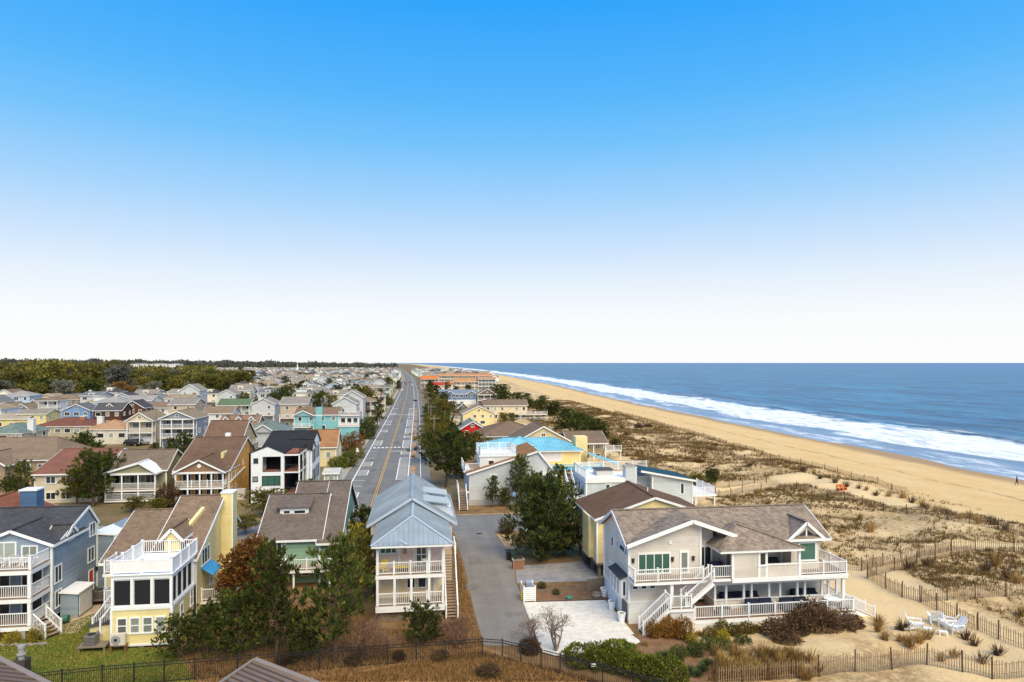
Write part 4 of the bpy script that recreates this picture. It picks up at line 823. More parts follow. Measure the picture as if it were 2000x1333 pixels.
# ---------------------------------------------------------------- H: grey gable with white roof deck
GREYW = S('cool_grey', 204, 207, 210)
H_ = house('grey_house', 'light grey clapboard house with lopsided gable and white boxed roof deck', 14, 105)
prof = [(7.7, 105, 0), (21.0, 105, 0), (21.0, 105, 5.0), (18.5, 105, 8.1), (7.7, 105, 4.85)]
MB().prism(prof, (0, 11, 0)).build('wall', GREYW, H_)
q = MB().slab([(7.3, 104.7, 4.95), (18.5, 104.7, 8.32), (18.5, 116.3, 8.32), (7.3, 116.3, 4.95)], .16).slab([(18.5, 104.7, 8.32), (21.3, 104.7, 4.85), (21.3, 116.3, 4.85), (18.5, 116.3, 8.32)], .16).build('roof', RF('orange_brown', 158, 116, 84), H_)
MB().bar((7.3, 104.66, 4.84), (18.5, 104.66, 8.2), .06, .26).bar((18.5, 104.66, 8.2), (21.3, 104.66, 4.72), .06, .26).build('fascia', WHITE, q)
part(H_, 'deck_box', WHITES, (9.5, 15.3, 106.5, 113, 5.4, 7.5)); deck(H_, 9.4, 15.4, 106.4, 113.1, 7.55, m=wd); win(H_, '-Y', 106.5, 11.3, 6.35, 1.0, .8, cols=1)
for a, b in (((9.5, 106.5), (15.3, 106.5)), ((15.3, 106.5), (15.3, 113)), ((9.5, 113), (9.5, 106.5)), ((9.5, 113), (15.3, 113))): railing(H_, a, b, 7.55, 1.15, solid=a[1] == 106.5 and b[1] == 106.5 and False)
part(H_, 'balcony_wall', WHITES, (7.0, 9.5, 107, 113, 4.8, 5.2)); railing(H_, (7.1, 107), (9.4, 107), 5.2); railing(H_, (7.1, 113), (7.1, 107), 5.2)
for (a, b, c, d) in ((1160, 1020, 1225, 1110), (875, 1170, 940, 1240)): winpx(H_, 105, 780 + a / 4.9375, 690 + b / 4.9375, 780 + c / 4.9375, 690 + d / 4.9375, cols=1, gm=GLASSC, fr=.12)
part(H_, 'porch_roof', WHITE, (18.4, 21.2, 103.2, 105, 4.5, 4.7)); part(H_, 'porch_wall', GREYW, (18.6, 21.0, 103.4, 105, 0, 4.5))
stairs(H_, (6.6, 101.2), (6.6, 104.6), .1, 2.3, 1.2); deck(H_, 6.0, 7.65, 104.6, 108, 2.3); railing(H_, (6.05, 108), (6.05, 104.6), 2.3)
pp = part(H_, 'foundation_wall', mat('block_grey', rgb(170, 168, 164), .9, .1, nd_paint), (7.6, 21.05, 104.95, 116, 0, .9))
# ---------------------------------------------------------------- K: white modern house
WHT = mat('board_white', rgb(226, 228, 230), .6, .25, nd_paint); BLKR = RF('black', 58, 58, 62, .2); TERRA = mat('terracotta_deck', rgb(150, 96, 78), .85, .15, nd_paint); BFR = mat('black_frame', (.03, .03, .032), .5, .3)
K_ = house('modern_house', 'white modern house with black window frames, black roof and brown decked balconies', -22, 111)
part(K_, 'wall', WHT, (-26.2, -25.9, 111, 118, 0, 7.8), (-26.2, -20.9, 111, 111.2, 0, 4.95), (-26.2, -24.1, 111, 111.2, 4.95, 7.8), (-21.45, -20.9, 111, 118, 4.95, 7.8), (-24.1, -21.45, 111, 111.2, 7.25, 7.8))
part(K_, 'wall', WHT, (-25.9, -20.9, 113.6, 118, 0, 7.8)); MB().prism([(-26.2, 111, 7.8), (-20.9, 111, 7.8), (-23.4, 111, 8.85)], (0, 5, 0)).build('gable_wall', WHT, K_)
q = MB().slab([(-26.35, 110.9, 7.83), (-23.4, 110.9, 9.0), (-23.4, 117, 9.0), (-26.35, 117, 7.83)], .1).slab([(-23.4, 110.9, 9.0), (-20.75, 110.9, 7.83), (-20.75, 117, 7.83), (-23.4, 117, 9.0)], .1).build('roof', BLKR, K_)
part(K_, 'balcony_floor', TERRA, (-24.2, -18.6, 111.02, 113.6, 4.9, 5.0), (-20.9, -18.6, 111.0, 118, 1.3, 1.4), (-20.9, -18.6, 111.0, 118, 4.88, 4.98), (-20.9, -18.6, 111, 118, 7.62, 7.72)); part(K_, 'balcony_rim', WHT, (-20.9, -18.5, 110.9, 118, 7.4, 7.62), (-20.9, -18.5, 110.9, 118, 4.7, 4.88), (-20.9, -18.5, 110.9, 118, 1.0, 1.3))
posts(K_, [(-18.6, 111.05), (-18.6, 114.5), (-18.6, 117.9)], 0, 7.5, WHT, .2); part(K_, 'recess_shade', DARK, (-24.1, -21.5, 113.4, 113.58, 5.0, 7.3), (-20.88, -20.8, 111.5, 118, 1.4, 7.4), (-20.8, -18.8, 117.0, 117.2, 1.4, 7.4))  # near-black sheets before the white walls, painted as balcony shade
for (a, b, c, d, k) in ((1065, 490, 1125, 550, GLASS), (1055, 720, 1120, 780, GLASSC), (1170, 712, 1408, 825, GLASSG)):
    winpx(K_, 111, 330 + a / 6.452, 820 + b / 6.452, 330 + c / 6.452, 820 + d / 6.452, cols=3 if k is GLASSG else 1, fm=BFR, gm=k)
part(K_, 'window_surround', BFR, (-24.15, -21.4, 110.97, 111.0, 4.93, 5.02), (-24.15, -21.4, 110.97, 111.0, 7.22, 7.3), (-24.15, -24.08, 110.97, 111.0, 5.02, 7.22), (-21.47, -21.4, 110.97, 111.0, 5.02, 7.22))
for z in (1.4, 5.0, 7.72): railing(K_, (-20.8, 111.05), (-18.6, 111.05), z, 1.0, BFR, posts=False, thick=.015); railing(K_, (-18.6, 111.05), (-18.6, 118), z, 1.0, BFR, posts=True, pw=.06, thick=.015)
railing(K_, (-26.1, 111.3), (-26.1, 116.5), 8.0, .9, BFR, pw=.06, thick=.015)
walls(K_, -25.8, -18.2, 118, 131, 0, 7.6, WHT, corner=False); gable(K_, -25.8, -18.2, 118, 131, 7.5, 9.6, 'X', BLKR, WHT, .15, ridge=127, tm=BFR)
gable(K_, -21.8, -18.0, 119.5, 123.5, 7.2, 8.6, 'X', BLKR, WHT, .1, tm=BFR); part(K_, 'wing_wall', WHT, (-21, -17.95, 119.5, 123.5, 0, 7.2))
for y in (120.6, 122.3, 125, 127, 129): win(K_, '+X', -17.95 if y < 124 else -18.2, y, 6.0, .8, 2.2, cols=1, rows=2, fm=BFR); win(K_, '+X', -17.95 if y < 124 else -18.2, y, 2.6, .8, 2.2, cols=1, rows=2, fm=BFR)
# ---------------------------------------------------------------- L: orange house
ORG = S('orange', 242, 184, 98); BROWN2 = RF('warm_brown', 120, 96, 80, .22); TANS = S('tan_gable', 158, 124, 98)
L_ = house('orange_house', 'orange house with brown roof, white two storey porch and tan front gable', -33, 110)
walls(L_, -37.5, -29.5, 112.3, 128, 0, 5.2, ORG); gable(L_, -37.5, -29.5, 112.3, 131, 5.2, 9.1, 'X', BROWN2, ORG, .3, ridge=123); gable(L_, -36.8, -29.7, 110, 118, 5.25, 7.05, 'Y', BROWN2, TANS, .3)
for z in (.5, 2.9):
    deck(L_, -36.8, -29.7, 110, 112.3, z); railing(L_, (-36.7, 110.1), (-29.8, 110.1), z, 1.0); railing(L_, (-29.8, 110.1), (-29.8, 112.2), z, posts=False); posts(L_, [(-36.7, 110.1), (-34.95, 110.1), (-33.2, 110.1), (-31.5, 110.1), (-29.8, 110.1)], z, z + 2.35, w_=.18)
    wrow(L_, '-Y', 112.3, (-35.8, -34.0, -32.3, -30.6), z + 1.15, 1.3, 1.9, cols=2, gm=GLASS)
part(L_, 'porch_beam', WHITE, (-36.9, -29.6, 109.95, 110.2, 5.0, 5.3)); part(L_, 'porch_skirt', WHITE, (-36.8, -29.7, 109.97, 110.1, 0, .22)); MB().tube((-33.25, 109.95, 6.2), (-33.25, 109.9, 6.2), .3, .3, 14).build('gable_vent', WHITE, L_)
for y in (114, 116.5): win(L_, '+X', -29.5, y, 4.0, .9, 1.4, cols=1); win(L_, '+X', -29.5, y, 1.6, .9, 1.4, cols=1)
win(L_, '+X', -29.5, 121, 5.2, .6, .9, cols=1); MB().bar((-29.4, 112.6, 3.2), (-29.4, 122, 4.2), .16, .2).build('stair_rail', WHITE, L_); part(L_, 'skylight', YEL, (-31.6, -31.2, 115.5, 118.6, 6.6, 7.5)); part(L_, 'chimney', WHITE, (-33.2, -32.4, 124, 124.8, 8.5, 9.8))
part(L_, 'utility_box', mat('box_white', rgb(206, 200, 196), .7, .2, nd_paint), (-28.9, -27.6, 114.5, 115.5, 0, 1.7))
# ---------------------------------------------------------------- M: sage house with white porch
SAGE = S('sage', 158, 156, 128); GTAN = RF('grey_tan', 128, 114, 100, .2)
M_ = house('sage_house', 'sage green house with white two storey screened porch and white porch roof', -44.7, 114)
walls(M_, -48.4, -40.3, 116.6, 126, 0, 4.8, SAGE); gable(M_, -48.4, -40.3, 116.6, 127, 4.8, 7.4, 'X', GTAN, SAGE, .3, ridge=121)
gable(M_, -48.5, -41, 114, 117.5, 4.7, 6.2, 'Y', mat('white_roofing', (.8, .8, .8), .6, .2, nd_paint), SAGE, .3, ridge=-43.4)
for z in (.5, 2.1):
    deck(M_, -48.5, -41, 114, 116.6, z); railing(M_, (-48.4, 114.1), (-41.1, 114.1), z); posts(M_, [(-48.4, 114.1), (-46, 114.1), (-43.6, 114.1), (-41.1, 114.1)], z, z + 2.4 if z > 1 else 1.85, w_=.18)
part(M_, 'porch_beam', WHITE, (-48.6, -40.9, 113.95, 114.2, 4.4, 4.72)); wrow(M_, '-Y', 116.6, (-47.3, -45, -42.6), 3.3, 1.7, 1.8, cols=2); wrow(M_, '-Y', 116.6, (-47.3, -45, -42.6), 1.15, 1.7, 1.1, cols=2)
win(M_, '+X', -40.3, 120, 3.6, 1.0, 1.4, cols=2); part(M_, 'chimney', SAGE, (-40.28, -39.7, 122, 123, 0, 5.6))
# ---------------------------------------------------------------- N: red roof
REDR = RF('red', 142, 98, 84, .16); IVORY = S('ivory', 216, 204, 178)
N_ = house('red_roof_house', 'ivory house with a broad red brown roof behind the pines', -56, 116)
walls(N_, -59.5, -50.5, 116, 128, 0, 4.55, IVORY); gable(N_, -59.5, -50.5, 116, 134, 4.55, 7.2, 'X', REDR, IVORY, .4, ridge=125.5)
for x in (-57.2, -55.0, -52.6):
    win(N_, '-Y', 116, x, 3.6, 1.5, 1.2, cols=2); win(N_, '-Y', 116, x, 1.1, 1.5, 1.2, cols=2)
# ---------------------------------------------------------------- O: tan hip-roof house at the left edge
TAUPE = S('taupe_wall', 170, 146, 124); TANH = RF('tan_hip', 142, 122, 104, .22)
O_ = house('tan_house', 'tan house with wide grey brown hip roof and white windows', -72, 128)
walls(O_, -84, -62.5, 128, 142, 0, 5.2, TAUPE); hip(O_, -84, -62.5, 128, 142, 5.3, 8.4, TANH, .5, rx=(-78, 136, -66, 136)); gable(O_, -74.5, -68.5, 124.5, 134, 4.9, 6.7, 'Y', TANH, TAUPE, .4); part(O_, 'wing_wall', TAUPE, (-74.5, -68.5, 124.5, 128, 0, 4.9))
for x in (-73, -70): win(O_, '-Y', 124.5, x, 3.4, 1.5, 1.6, cols=2)
for x in (-67, -64.5, -77, -80): win(O_, '-Y', 128, x, 3.9, 1.4, 1.3, cols=2)
# ================================================================ houses of the middle distance
def Sx(c): return mat('siding_%02x%02x%02x' % c, rgb(*c), .75, .2, nd_siding)
def Rx(c): return mat('shingle_%02x%02x%02x' % c, tuple(x * .86 for x in rgb(*c)), .95, .05, shingle_nodes(.22))
def auto_windows(h, face, plane, u0, u1, z0, z1, sp=2.3, ww=1.0, hh=1.35, seed=0):
    rr = random.Random(seed); n = max(1, int((u1 - u0 - .6) / sp)); lv = max(1, round((z1 - z0) / 2.7))
    for l in range(lv):
        z = z0 + (z1 - z0) * (l + .55) / lv
        for i in range(n):
            if rr.random() < .12: continue
            u = u0 + (u1 - u0) * (i + .5) / n
            win(h, face, plane, u, z, ww if rr.random() < .7 else ww * 1.6, min(hh, (z1 - z0) / lv * .55), cols=rr.choice((1, 2)), fr=.12, gm=rr.choice((GLASS, GLASS, GLASSC)))
def mh(label, px0, px1, ye, ze, zr, ori, depth, wc, rc, porch=0, chim=None, dorm=0, name='beach_house', pd=2.0, flat_top=False, group=None, wins=True, gfront=0):
    pc = (px0 + px1) / 2; Y = G(pc, ye, ze).y; a = onY(px0, ye, Y)[0]; b = onY(px1, ye, Y)[0]
    h = house(name, label, (a + b) / 2, Y, group); wm = Sx(wc); rm = Rx(rc); y0 = Y + (pd if porch else 0)
    walls(h, a, b, y0, Y + depth, 0, ze, wm, corner=Y < 220)
    if ori == 'H': hip(h, a, b, Y, Y + depth, ze + .05, zr, rm, .4)
    elif ori == 'Y': gable(h, a, b, Y, Y + depth, ze, zr, 'Y', rm, wm, .35)
    else: gable(h, a, b, Y, Y + depth, ze, zr, 'X', rm, wm, .35)
    if porch:
        lv = porch; s = (ze - .4) / lv
        for l in range(lv):
            z = .4 + l * s
            if l or lv == 1: deck(h, a, b, Y, y0, z, .3); railing(h, (a + .1, Y + .1), (b - .1, Y + .1), z, .95, step=.3, gap=3, thick=.06)
            n = max(2, int((b - a) / 2.6)); posts(h, [(a + .12 + (b - a - .24) * i / n, Y + .12) for i in range(n + 1)], z, z + s - .28, w_=.2)
        part(h, 'porch_beam', WHITE, (a - .02, b + .02, Y - .02, Y + .25, ze - .35, ze - .02))
    if wins:
        auto_windows(h, '-Y', y0, a, b, .3, ze, seed=int(px0), ww=1.1)
        if pc < 815: auto_windows(h, '+X', b, y0, Y + depth, .3, ze, 3.2, seed=int(px1))
        else: auto_windows(h, '-X', a, y0, Y + depth, .3, ze, 3.2, seed=int(px1))
    if ori == 'Y' and wins: win(h, '-Y', Y, (a + b) / 2, (ze + zr * .75) / 1.75, .9, .8, cols=2)
    for i in range(dorm):
        u = a + (b - a) * (i + .5) / dorm; yd = Y + depth * .18; gable(h, u - .9, u + .9, yd, yd + depth * .3, ze + (zr - ze) * .62, ze + (zr - ze) * 1.0, 'Y', rm, wm, .2, name='dormer_roof')
        part(h, 'dormer', wm, (u - .85, u + .85, yd + .02, yd + depth * .2, ze, ze + (zr - ze) * .62)); win(h, '-Y', yd + .02, u, ze + (zr - ze) * .5, .9, .8, cols=1)
    if gfront:
        u = a + (b - a) * gfront; gable(h, u - 2.6, u + 2.6, Y - .5, Y + depth * .5, ze, ze + (zr - ze) * .75, 'Y', rm, wm, .3, name='front_gable_roof')
    if chim:
        u = a + (b - a) * chim[0]; c = part(h, 'chimney', Sx(chim[1]), (u - .7, u + .7, Y + depth * .35, Y + depth * .35 + 1.2, ze - .5, zr + chim[2])); part(c, 'chimney_cap', WHITE, (u - .78, u + .78, Y + depth * .35 - .08, Y + depth * .35 + 1.28, zr + chim[2], zr + chim[2] + .15))
    return h, a, b, Y
W_ = (222, 222, 222); TAN = (138, 122, 106); GRY = (122, 122, 122)
mh('periwinkle blue row house with grey roof below the woods', 188, 226, 765, 5.5, 7.2, 'X', 9, (134, 160, 208), (128, 126, 126)); mh('sky blue row house joined to a periwinkle one below the woods', 226, 263, 764, 5.6, 7.6, 'Y', 9, (118, 156, 214), (120, 116, 116))
mh('grey house with tan roof and white porch next to the blue row', 263, 312, 769, 5.5, 7, 'X', 9, (150, 146, 140), (150, 132, 112), 2)
mh('cream yellow gabled house below the woods', 320, 356, 768, 5, 7, 'Y', 10, (228, 216, 170), (150, 136, 120))
mh('white house with open porches and brown hip roof below the woods', 373, 404, 772, 6, 7.4, 'H', 9, W_, TAN, 2)
mh('weathered grey gable at the end of the grey row', 0, 28, 797, 5, 6.8, 'Y', 9, (140, 138, 136), (146, 128, 108), wins=True)
mh('grey gabled house in the middle of the grey row', 28, 56, 799, 5, 6.8, 'Y', 9, (128, 128, 132), (142, 126, 108))
mh('taupe gable with round window beside the white tiered house', 55, 76, 790, 5.6, 7.4, 'Y', 9, (148, 136, 122), (150, 132, 112))
mh('white house of three open porch tiers with brown roof', 74, 112, 783, 8, 9.3, 'H', 8, W_, (140, 122, 104), 3)
mh('taupe house with broad brown hip roof behind the tiered white house', 92, 156, 781, 6, 8, 'H', 10, (140, 130, 118), (144, 124, 104))
mh('blue gabled house with two white windows', 122, 176, 802, 5.5, 7.6, 'Y', 9, (128, 158, 200), (112, 112, 116))
mh('dark brown shingled house with white dormer window', 183, 237, 802, 6, 8.2, 'X', 9, (92, 58, 44), (92, 90, 94), dorm=1); mh('dark brown gabled house with charcoal roof', 237, 281, 797, 6, 8.4, 'Y', 9, (104, 68, 50), (84, 82, 86))
mh('long low white house with brown roof', 270, 352, 797, 5, 6.8, 'X', 9, W_, (140, 120, 104))
h, a, b, Y = mh('cream gabled house over a white garage with a truck parked outside', 247, 298, 822, 6.6, 8.7, 'Y', 12, (226, 210, 180), (150, 134, 114), 2)
part(h, 'garage_door', WHITE, (a + .6, b - .6, Y + 1.88, Y + 1.98, .05, 2.3))
mh('white and slate house with three wide railed decks', 312, 379, 818, 7.6, 9.4, 'Y', 12, (150, 158, 170), (148, 132, 112), 3)
mh('low house with long dark red hip roof and brick chimney', 66, 178, 833, 3.2, 5.4, 'H', 12, (176, 164, 140), (128, 86, 74), chim=(.72, (170, 120, 90), .3))
mh('white cottage with orange tan hip roof and white chimney', 165, 248, 839, 4, 6.2, 'H', 11, (214, 208, 192), (184, 146, 114), chim=(.2, (230, 230, 230), .8))
mh('beige house with teal grey roof and tall white chimney', -30, 42, 847, 5, 7, 'H', 12, (202, 186, 160), (118, 134, 130), chim=(.97, (230, 230, 230), 1.0))
mh('low yellow cottage with pale roof near the left street', -10, 52, 819, 4, 5.5, 'X', 10, (228, 206, 140), (176, 162, 144)); mh('yellow cottage with flat grey roof beside the tiered white house', 36, 90, 809, 5.4, 6.6, 'X', 9, (230, 212, 150), (150, 142, 130))
mh('white house with long brown roof and porch', 396, 453, 808, 4.6, 6.6, 'X', 10, W_, (146, 126, 108))
mh('white house with moss green roof', 425, 487, 792, 5, 7.2, 'X', 10, (220, 218, 208), (104, 122, 96), 1)
mh('white house with rust brown gable', 420, 452, 775, 5, 6.8, 'Y', 9, W_, (146, 92, 70)); mh('pale blue house with porch and cream gable', 470, 508, 767, 6, 8.6, 'Y', 9, (206, 216, 228), (220, 206, 176), 2)
mh('taupe house with brown roof and three small dormers', 424, 500, 835, 4, 6.8, 'X', 12, (160, 146, 132), (146, 120, 102), dorm=3)
mh('pale grey house with teal grey hip roof and front gable', 468, 552, 844, 6, 8.2, 'H', 12, (190, 194, 200), (122, 136, 132), gfront=.55)
mh('tall brown roofed house behind the orange one', 395, 468, 868, 5.2, 9.4, 'X', 14, (196, 178, 140), (124, 98, 82))
mh('long low pale yellow cottage with light grey roof', 513, 590, 803, 3.5, 5.2, 'X', 10, (232, 214, 164), (186, 174, 160)); mh('blue grey house with teal grey hip roof', 585, 622, 763, 6, 8.2, 'H', 10, (176, 190, 206), (118, 132, 132))
R_, a, b, Y = mh('turquoise house with brown roof and white balconies', 575, 662, 811, 7.4, 9.0, 'X', 12, (132, 192, 198), (140, 116, 98), gfront=.2)
part(R_, 'chimney', Sx((132, 192, 198)), (a + 5.8, a + 7.6, Y - .4, Y + .6, 0, 9.6)); deck(R_, a, a + 4.5, Y - 1.6, Y, 4.3); railing(R_, (a, Y - 1.5), (a + 4.5, Y - 1.5), 4.3, thick=.06, step=.3)
part(R_, 'tower_wall', Sx((132, 192, 198)), (b, b + 5.5, Y - 1, Y + 9, 0, 4.2)); part(R_, 'porch_block', WHITES, (b, b + 5.5, Y + .5, Y + 9, 4.2, 7.2)); deck(R_, b - .2, b + 5.7, Y - 1.2, Y + 9.2, 4.35); railing(R_, (b, Y - 1), (b + 5.5, Y - 1), 4.35, thick=.06, step=.3); deck(R_, b - .2, b + 5.7, Y - .2, Y + 9.2, 7.35); railing(R_, (b, Y), (b + 5.5, Y), 7.35, thick=.06, step=.3); wrow(R_, '-Y', Y + .5, (b + 1.1, b + 2.8, b + 4.5), 5.7, 1.3, 1.6, cols=1)
mh('cream cottage with steep rust brown roof', 597, 656, 873, 4.2, 7.3, 'X', 9, (230, 212, 164), (166, 122, 88)); mh('white house with dark hip roof and red dormers', 667, 702, 772, 6, 8, 'H', 9, (224, 226, 230), (70, 62, 64), 1)
mh('white house with two storey porch beside the avenue', 697, 737, 784, 6.4, 8, 'H', 9, (222, 218, 206), (146, 128, 108), 2); mh('tan gabled house beside the avenue', 717, 752, 774, 7, 9, 'Y', 10, (206, 180, 144), (138, 124, 110), 2)
mh('white gabled cottage with moss grey roof', 600, 628, 793, 3.6, 6, 'Y', 9, (224, 222, 212), (116, 128, 112)); mh('pale mint house beside the avenue', 740, 762, 757, 7, 8.6, 'H', 9, (196, 216, 196), (128, 128, 128), 2)
mh('small sage garage with white trim by the hedge', 634, 659, 925, 2.6, 3.0, 'X', 5, (168, 190, 172), (200, 200, 198), name='garage')
# right of the avenue
mh('apartment block with bright orange roof', 822, 856, 741, 8, 10.6, 'X', 14, (222, 208, 190), (214, 128, 76), 2, name='apartment_block'); mh('long cream apartment block with orange tan roof', 857, 962, 734.5, 9.5, 11.6, 'X', 14, (224, 206, 182), (196, 142, 104), 3, name='apartment_block'); mh('low block with slate blue end and orange tan roof', 886, 934, 746, 7.0, 9.4, 'X', 12, (224, 210, 190), (196, 146, 100), 2, name='apartment_block')
mh('apartment end block with glazed slate balconies', 934, 968, 741, 9, 10.6, 'X', 12, (110, 126, 142), (188, 146, 120), 3, name='apartment_block'); mh('small house with red roof beside the avenue', 842, 868, 753, 5, 7, 'X', 9, (224, 204, 190), (190, 66, 62)); mh('white house with rust orange roof', 862, 890, 752, 5, 7.6, 'H', 10, (226, 216, 204), (186, 116, 80))
h, a, b, Y = mh('long slate blue house with two front gables above a white terrace wall', 860, 934, 770, 5.4, 7.4, 'X', 11, (104, 122, 146), (128, 142, 162), gfront=.25); gable(h, b - 6.5, b - .8, Y - .5, Y + 6, 5.4, 7.0, 'Y', Rx((128, 142, 162)), Sx((126, 128, 134)), .3); part(h, 'terrace_wall', WHITES, (a - 1, b + 1, Y - 4, Y - 1, 0, 2.4))
mh('brown shingled house with white porch and upper deck', 933, 970, 771, 6, 8.8, 'Y', 10, (116, 102, 94), (132, 118, 106), 2)
h, a, b, Y = mh('long beige house with brown roof and white decks toward the dune', 946, 1030, 792, 6, 7.8, 'X', 10, (222, 206, 176), (134, 116, 100), chim=(.02, (150, 78, 62), .1)); 
for z in (2.8, .6): deck(h, b - 4, b + 7, Y - 3.5, Y + 8, z); railing(h, (b - 4, Y - 3.4), (b + 7, Y - 3.4), z, thick=.06, step=.3); posts(h, [(b - 3, Y - 3.3), (b + 2, Y - 3.3), (b + 6.9, Y - 3.3)], 0, z - .3)
mh('small dark grey gable with white door', 894, 916, 798, 4, 6, 'Y', 9, (110, 106, 102), (150, 144, 138)); mh('pale yellow gabled house among the pines', 904, 966, 808, 4.5, 7, 'Y', 11, (234, 216, 162), (158, 140, 118)); mh('cream house with flat brown roof by the pines', 868, 898, 814, 5, 6, 'H', 8, (222, 202, 176), (138, 112, 98))
mh('bright red house with grey roof among the pines', 900, 946, 838, 5, 6.8, 'Y', 11, (206, 44, 40), (138, 144, 140), gfront=0); mh('house with very wide brown hip roof', 935, 1068, 852, 4.4, 7.4, 'H', 16, (132, 112, 94), (130, 110, 94))
h, a, b, Y = mh('beige gabled house with small arched windows', 1010, 1112, 862, 5.6, 8.6, 'Y', 12, (214, 198, 162), (134, 116, 98)); h, a, b, Y = mh('beige house with brown roof and dark screened porch by the dune', 1112, 1184, 866, 4.6, 6.6, 'X', 10, (212, 194, 158), (128, 110, 94), 1)
deck(h, b, b + 3.5, Y, Y + 8, 3.0); railing(h, (b, Y + .1), (b + 3.4, Y + .1), 3.0, thick=.06, step=.3); posts(h, [(b + 3.3, Y + .2), (b + 3.3, Y + 7.8)], 0, 2.7)
CYAN = mat('roof_metal_cyan', rgb(124, 186, 206), .5, .4, nd_metalroof, .05); YW = S('butter', 238, 214, 158)
I_ = house('cyan_roof_house', 'butter yellow house with bright cyan metal roof and cyan porch awning', 16, 121)
walls(I_, 11.5, 29, 121, 131, 0, 6.1, YW); ro = hip(I_, 11.5, 29, 121, 131, 6.2, 8.0, CYAN, .6, rx=(15.5, 126, 25, 126))
for s, poly in enumerate(([(10.9, 120.4, 6.2), (29.6, 120.4, 6.2), (25, 126, 8.0), (15.5, 126, 8.0)], [(10.9, 131.6, 6.2), (10.9, 120.4, 6.2), (15.5, 126, 8.0)])): seams(ro, poly, .6, CYAN, .07, .07)
hip(I_, 16.5, 20.5, 122.5, 127, 7.2, 8.4, CYAN, .5); win(I_, '-Y', 121, 23.5, 5.0, 4.2, 1.6, cols=1, gm=mat('shutter_white', rgb(212, 208, 214), .7, .2), name='shuttered_window')
part(I_, 'porch_wall', YW, (21, 32, 117.5, 121, 0, 2.9)); q = MB().slab([(20.6, 116.9, 3.3), (32.6, 116.9, 3.3), (32.6, 119.6, 3.9), (20.6, 119.6, 3.9)], .12).build('porch_roof', mat('cyan_dull', rgb(86, 158, 180), .5, .4, nd_metalroof), I_); part(I_, 'porch_deck', YW, (21, 32, 118.5, 121, 2.9, 3.8))
win(I_, '-Y', 117.5, 27.5, 1.7, 4.4, 1.9, cols=3, rows=2); MB().slab([(30.5, 120.5, 5.6), (35.5, 119, 3.7), (36.5, 122, 3.7), (30.5, 124, 5.6)], .12).build('side_awning', CYAN, I_); part(I_, 'chimney', YW, (29.05, 31.3, 124.5, 127, 0, 8.2))
mh('far house with a vivid blue roof', 488, 521, 731, 7, 9.6, 'X', 12, (216, 220, 224), (40, 120, 190)); mh('small far house with coral red front', 528, 545, 732, 8, 9.8, 'Y', 10, (216, 92, 86), (170, 130, 120)); mh('far house with teal blue roof by the avenue', 695, 721, 732, 8, 10.4, 'H', 11, (220, 224, 222), (52, 150, 176))
for i, (a_, b_) in enumerate(((253, 289), (292, 326), (328, 351))):
    X0 = onY(a_, 715, 1350)[0]; X1 = onY(b_, 715, 1350)[0]; ab = house('apartment_block', ('long white apartment block on the wooded skyline beside the trees', 'white apartment block between its two neighbours on the wooded skyline', 'shorter white apartment block at the end of the skyline row')[i], (X0 + X1) / 2, 1350); ab['category'] = 'building'
    part(ab, 'wall', Sx((236, 234, 230)), (X0, X1, 1350, 1370, 0, 19.4)); hip(ab, X0, X1, 1350, 1370, 19.5, 21.4, Rx((150, 146, 142)), .6)
    for z in (10.5, 13.5, 16.5):
        n = int((X1 - X0) / 4)
        for j in range(n): win(ab, '-Y', 1350, X0 + (j + .5) * (X1 - X0) / n, z, 2.0, 1.6, cols=1, fr=.2)
g = G(581, 738); st2 = thing('church_spire', 'slender white spire rising above the far town roofs', 'church', (g.x, g.y, 0)); MB().box(g.x - 2.2, g.x + 2.2, g.y - 2, g.y + 8, 0, 8).build('wall', Sx((230, 229, 226)), st2); MB().box(g.x - 1.3, g.x + 1.3, g.y - 1.3, g.y + 1.3, 8, 13).build('tower', WHITE, st2); MB().lathe((g.x, g.y, 13), [(1.5, 0), (.08, 9)], 8).build('spire', WHITE, st2)
